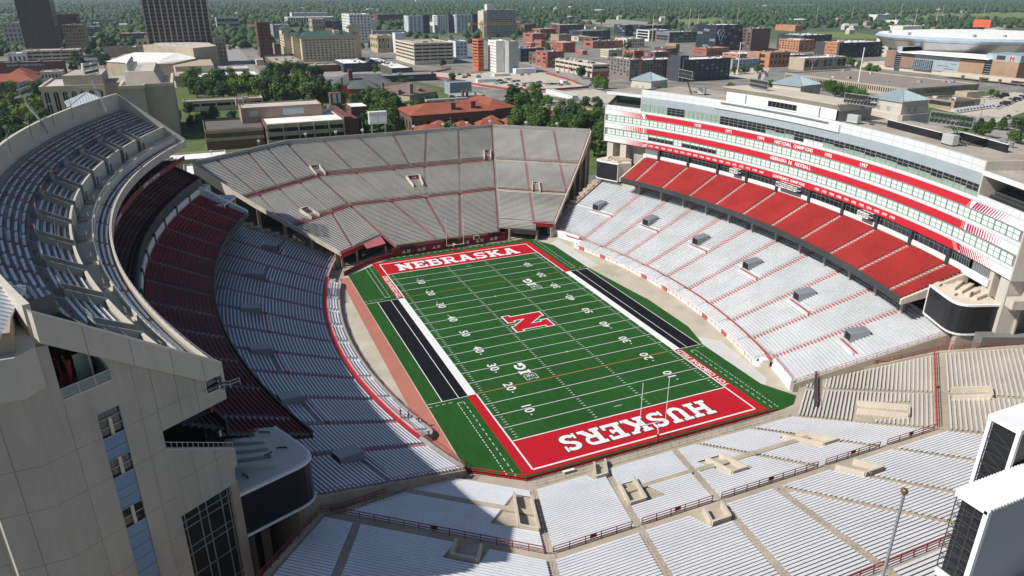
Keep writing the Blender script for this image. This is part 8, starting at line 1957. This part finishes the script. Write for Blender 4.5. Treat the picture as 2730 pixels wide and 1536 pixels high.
# ---------------------------------------------------------------- poles, lamps, far masts
def pole(x, y, h, label, r=.22, m=white_paint, group=None, arm=False):
    t = thing("mast" if h > 20 else "street_lamp", label, "mast" if h > 20 else "street lamp", group); mb = MB(); mb.tube((x, y, 0), (x, y, h), r, r*.6, 8); mb.obj("pole", m, t)
    mb = MB()
    if arm: mb.bar((x-1.4, y, h), (x+1.4, y, h), .15); mb.box(x-1.8, y-.25, h-.1, x-1, y+.25, h+.15); mb.box(x+1, y-.25, h-.1, x+1.8, y+.25, h+.15)
    else: mb.tube((x, y, h-.3), (x, y, h+.3), r*1.2, r*.8, 8)
    mb.obj("lamp_head" if arm else "cap", m, t); return t
pole(436, 444, 31, "tall white lighting mast before the orange shops", .55); pole(449, 307, 34, "tall white lighting mast beside the exhibition hall trees", .6)
pole(392, 158, 14, "dark lot lamp with a flat head near the row of white vans", .25, grey_metal, None, True)
pole(57.5, 226, 14, "thin flag mast in front of the red tile roof", .12, galv); pole(8.6, 222, 15, "thin pale mast right of the brick hall's dark wing", .2, galv)
for (x, y) in ((837, 1152), (760, 940), (640, 900), (1010, 1300), (1250, 1420), (1600, 1500), (1900, 1650), (2300, 1800), (1500, 1100), (1780, 1260), (2050, 1450), (2600, 1700)): pole(x, y, 42, "thin tall pale mast standing far out on the plain", .7, conc_pale, "far masts on the plain")
for i in range(26):
    x, y = [(180, 372), (207, 338), (163, 452), (205, 405), (255, 470), (268, 520), (286, 600), (160, 400), (230, 404), (255, 358), (345, 108), (398, 140), (420, 160), (330, 140), (365, 118), (470, 215), (500, 230), (440, 200), (440, 420), (470, 450), (272, 500), (292, 640), (150, 372), (222, 320), (380, 160), (520, 240)][i]
    pole(x, y, 8.5, "slim grey street lamp beside the roads and lots", .09, galv, "street lamps along the roads", True)
for (x, y, h, w_, lb) in ((1050, 6400, 70, 14, "pale office tower far off on the wooded horizon"), (1620, 5600, 55, 30, "white block far off on the wooded horizon"), (520, 5300, 42, 5, "slim white spire far off in the woods")):
    t = thing("far_tower", lb, "tower"); mb = MB(); mb.box(x, y, 0, x+w_, y+w_*.6, h*.8); mb.obj("wall", WALL['white'], t); mb = MB(); mb.box(x+w_*.2, y+.1, h*.8, x+w_*.8, y+w_*.5, h); mb.obj("top", WALL['white'], t)
t = thing("billboard", "bright orange-red sign board standing behind the arena", "billboard"); mb = MB(); mb.box(1560, 960, 6, 1562, 1000, 22); mb.obj("board", wm('sign_orange', (.70, .12, .05)), t); mb = MB(); mb.box(1562.2, 970, 0, 1563.2, 971, 20); mb.box(1562.2, 990, 0, 1563.2, 991, 20); mb.obj("post", grey_metal, t)
# substation frames
for i in range(10):
    x, y = 1560+i*26, 1240+(i % 4)*28; t = thing("substation_frame", "thin grey steel frame in the substation before the white factory", "pylon", "steel frames of the substation"); mb = MB()
    for dx in (0, 12): mb.bar((x+dx, y, 0), (x+dx, y, 16), .8)
    mb.bar((x, y, 15), (x+12, y, 15), .8); mb.bar((x, y, 10), (x+12, y, 10), .5); mb.obj("frame", galv, t)

# ---------------------------------------------------------------- the few people in the stands
skin_m = mat("skin", (.38, .22, .15), .6); hair_m = mat("hair", (.03, .02, .015), .7)
def person(x, y, z, rz, top, label, lean=0.0):
    V = [(0, 0, .95), (0, lean*.4, 1.2), (0, lean*.8, 1.42), (0, lean, 1.52), (0, lean+.02, 1.66), (.10, 0, .90), (.12, .04, .48), (.12, 0, .05), (.12, .16, .04), (-.10, 0, .90), (-.12, .04, .48), (-.12, 0, .05), (-.12, .16, .04),
         (.19, lean*.8, 1.40), (.25, lean*.6+.03, 1.12), (.24, lean*.6+.16, .90), (.24, lean*.6+.22, .82), (-.19, lean*.8, 1.40), (-.25, lean*.6+.03, 1.12), (-.24, lean*.6+.16, .90), (-.24, lean*.6+.22, .82)]
    E = [(0, 1), (1, 2), (2, 3), (3, 4), (0, 5), (5, 6), (6, 7), (7, 8), (0, 9), (9, 10), (10, 11), (11, 12), (2, 13), (13, 14), (14, 15), (15, 16), (2, 17), (17, 18), (18, 19), (19, 20)]
    R = [.15, .15, .16, .055, .105, .10, .065, .05, .04, .10, .065, .05, .04, .075, .05, .038, .04, .075, .05, .038, .04]
    me = bpy.data.meshes.new("body"); me.from_pydata(V, E, []); o = bpy.data.objects.new("body", me); C.objects.link(o)
    md = o.modifiers.new("skin", 'SKIN'); o.modifiers.new("smooth", 'SUBSURF').levels = 1
    for k, r in enumerate(R): me.skin_vertices[0].data[k].radius = (r, r*.8); me.skin_vertices[0].data[k].use_root = (k == 0)
    m2 = bpy.data.meshes.new_from_object(o.evaluated_get(bpy.context.evaluated_depsgraph_get())); bpy.data.objects.remove(o)
    for m in (skin_m, top, charcoal): m2.materials.append(m)
    for f in m2.polygons: c = f.center; f.material_index = 2 if c.z < .98 else (1 if c.z < 1.46 and (abs(c.x) < .225 or c.z > 1.1) else 0)
    t = bpy.data.objects.new("person", m2); C.objects.link(t); t.location = (x, y, z); t.rotation_euler = (0, 0, rz); tag(t, label, "person")
    bm = bmesh.new(); bmesh.ops.create_uvsphere(bm, u_segments=8, v_segments=6, radius=.112, matrix=Matrix.Translation((0, lean, 1.70))); h = bpy.data.meshes.new("hair"); bm.to_mesh(h); bm.free(); h.materials.append(hair_m)
    q = bpy.data.objects.new("hair", h); C.objects.link(q); q.parent = t
for a, r, col, lb, ln in ((-14.2, 146.9, charcoal, "person in dark clothes standing by the red walkway of the shaded stand, leftmost", 0), (-14.9, 146.2, charcoal, "person in dark clothes leaning forward among the front benches, middle of three", .12), (-15.6, 145.1, red_paint, "person in a red top at the front rail of the shaded stand, rightmost", 0)):
    p = PE(r, a, 1.0+.33*(r-144.9)); person(*p, -1.4, col, lb, ln)

# ---------------------------------------------------------------- the air itself: pale blue haze that far things fade into
hz = bpy.data.materials.new("haze_air"); hz.use_nodes = True; n = hz.node_tree.nodes; n.remove(n["Principled BSDF"])
pv = n.new("ShaderNodeVolumePrincipled"); pv.inputs["Color"].default_value = (.70, .85, 1.0, 1); pv.inputs["Density"].default_value = .000055; pv.inputs["Anisotropy"].default_value = .1
hz.node_tree.links.new(pv.outputs[0], n["Material Output"].inputs["Volume"])
mb = MB(); mb.box(-15900, -500, -2, 19900, 21900, 112); o = mb.obj("haze", hz); o["kind"] = "stuff"
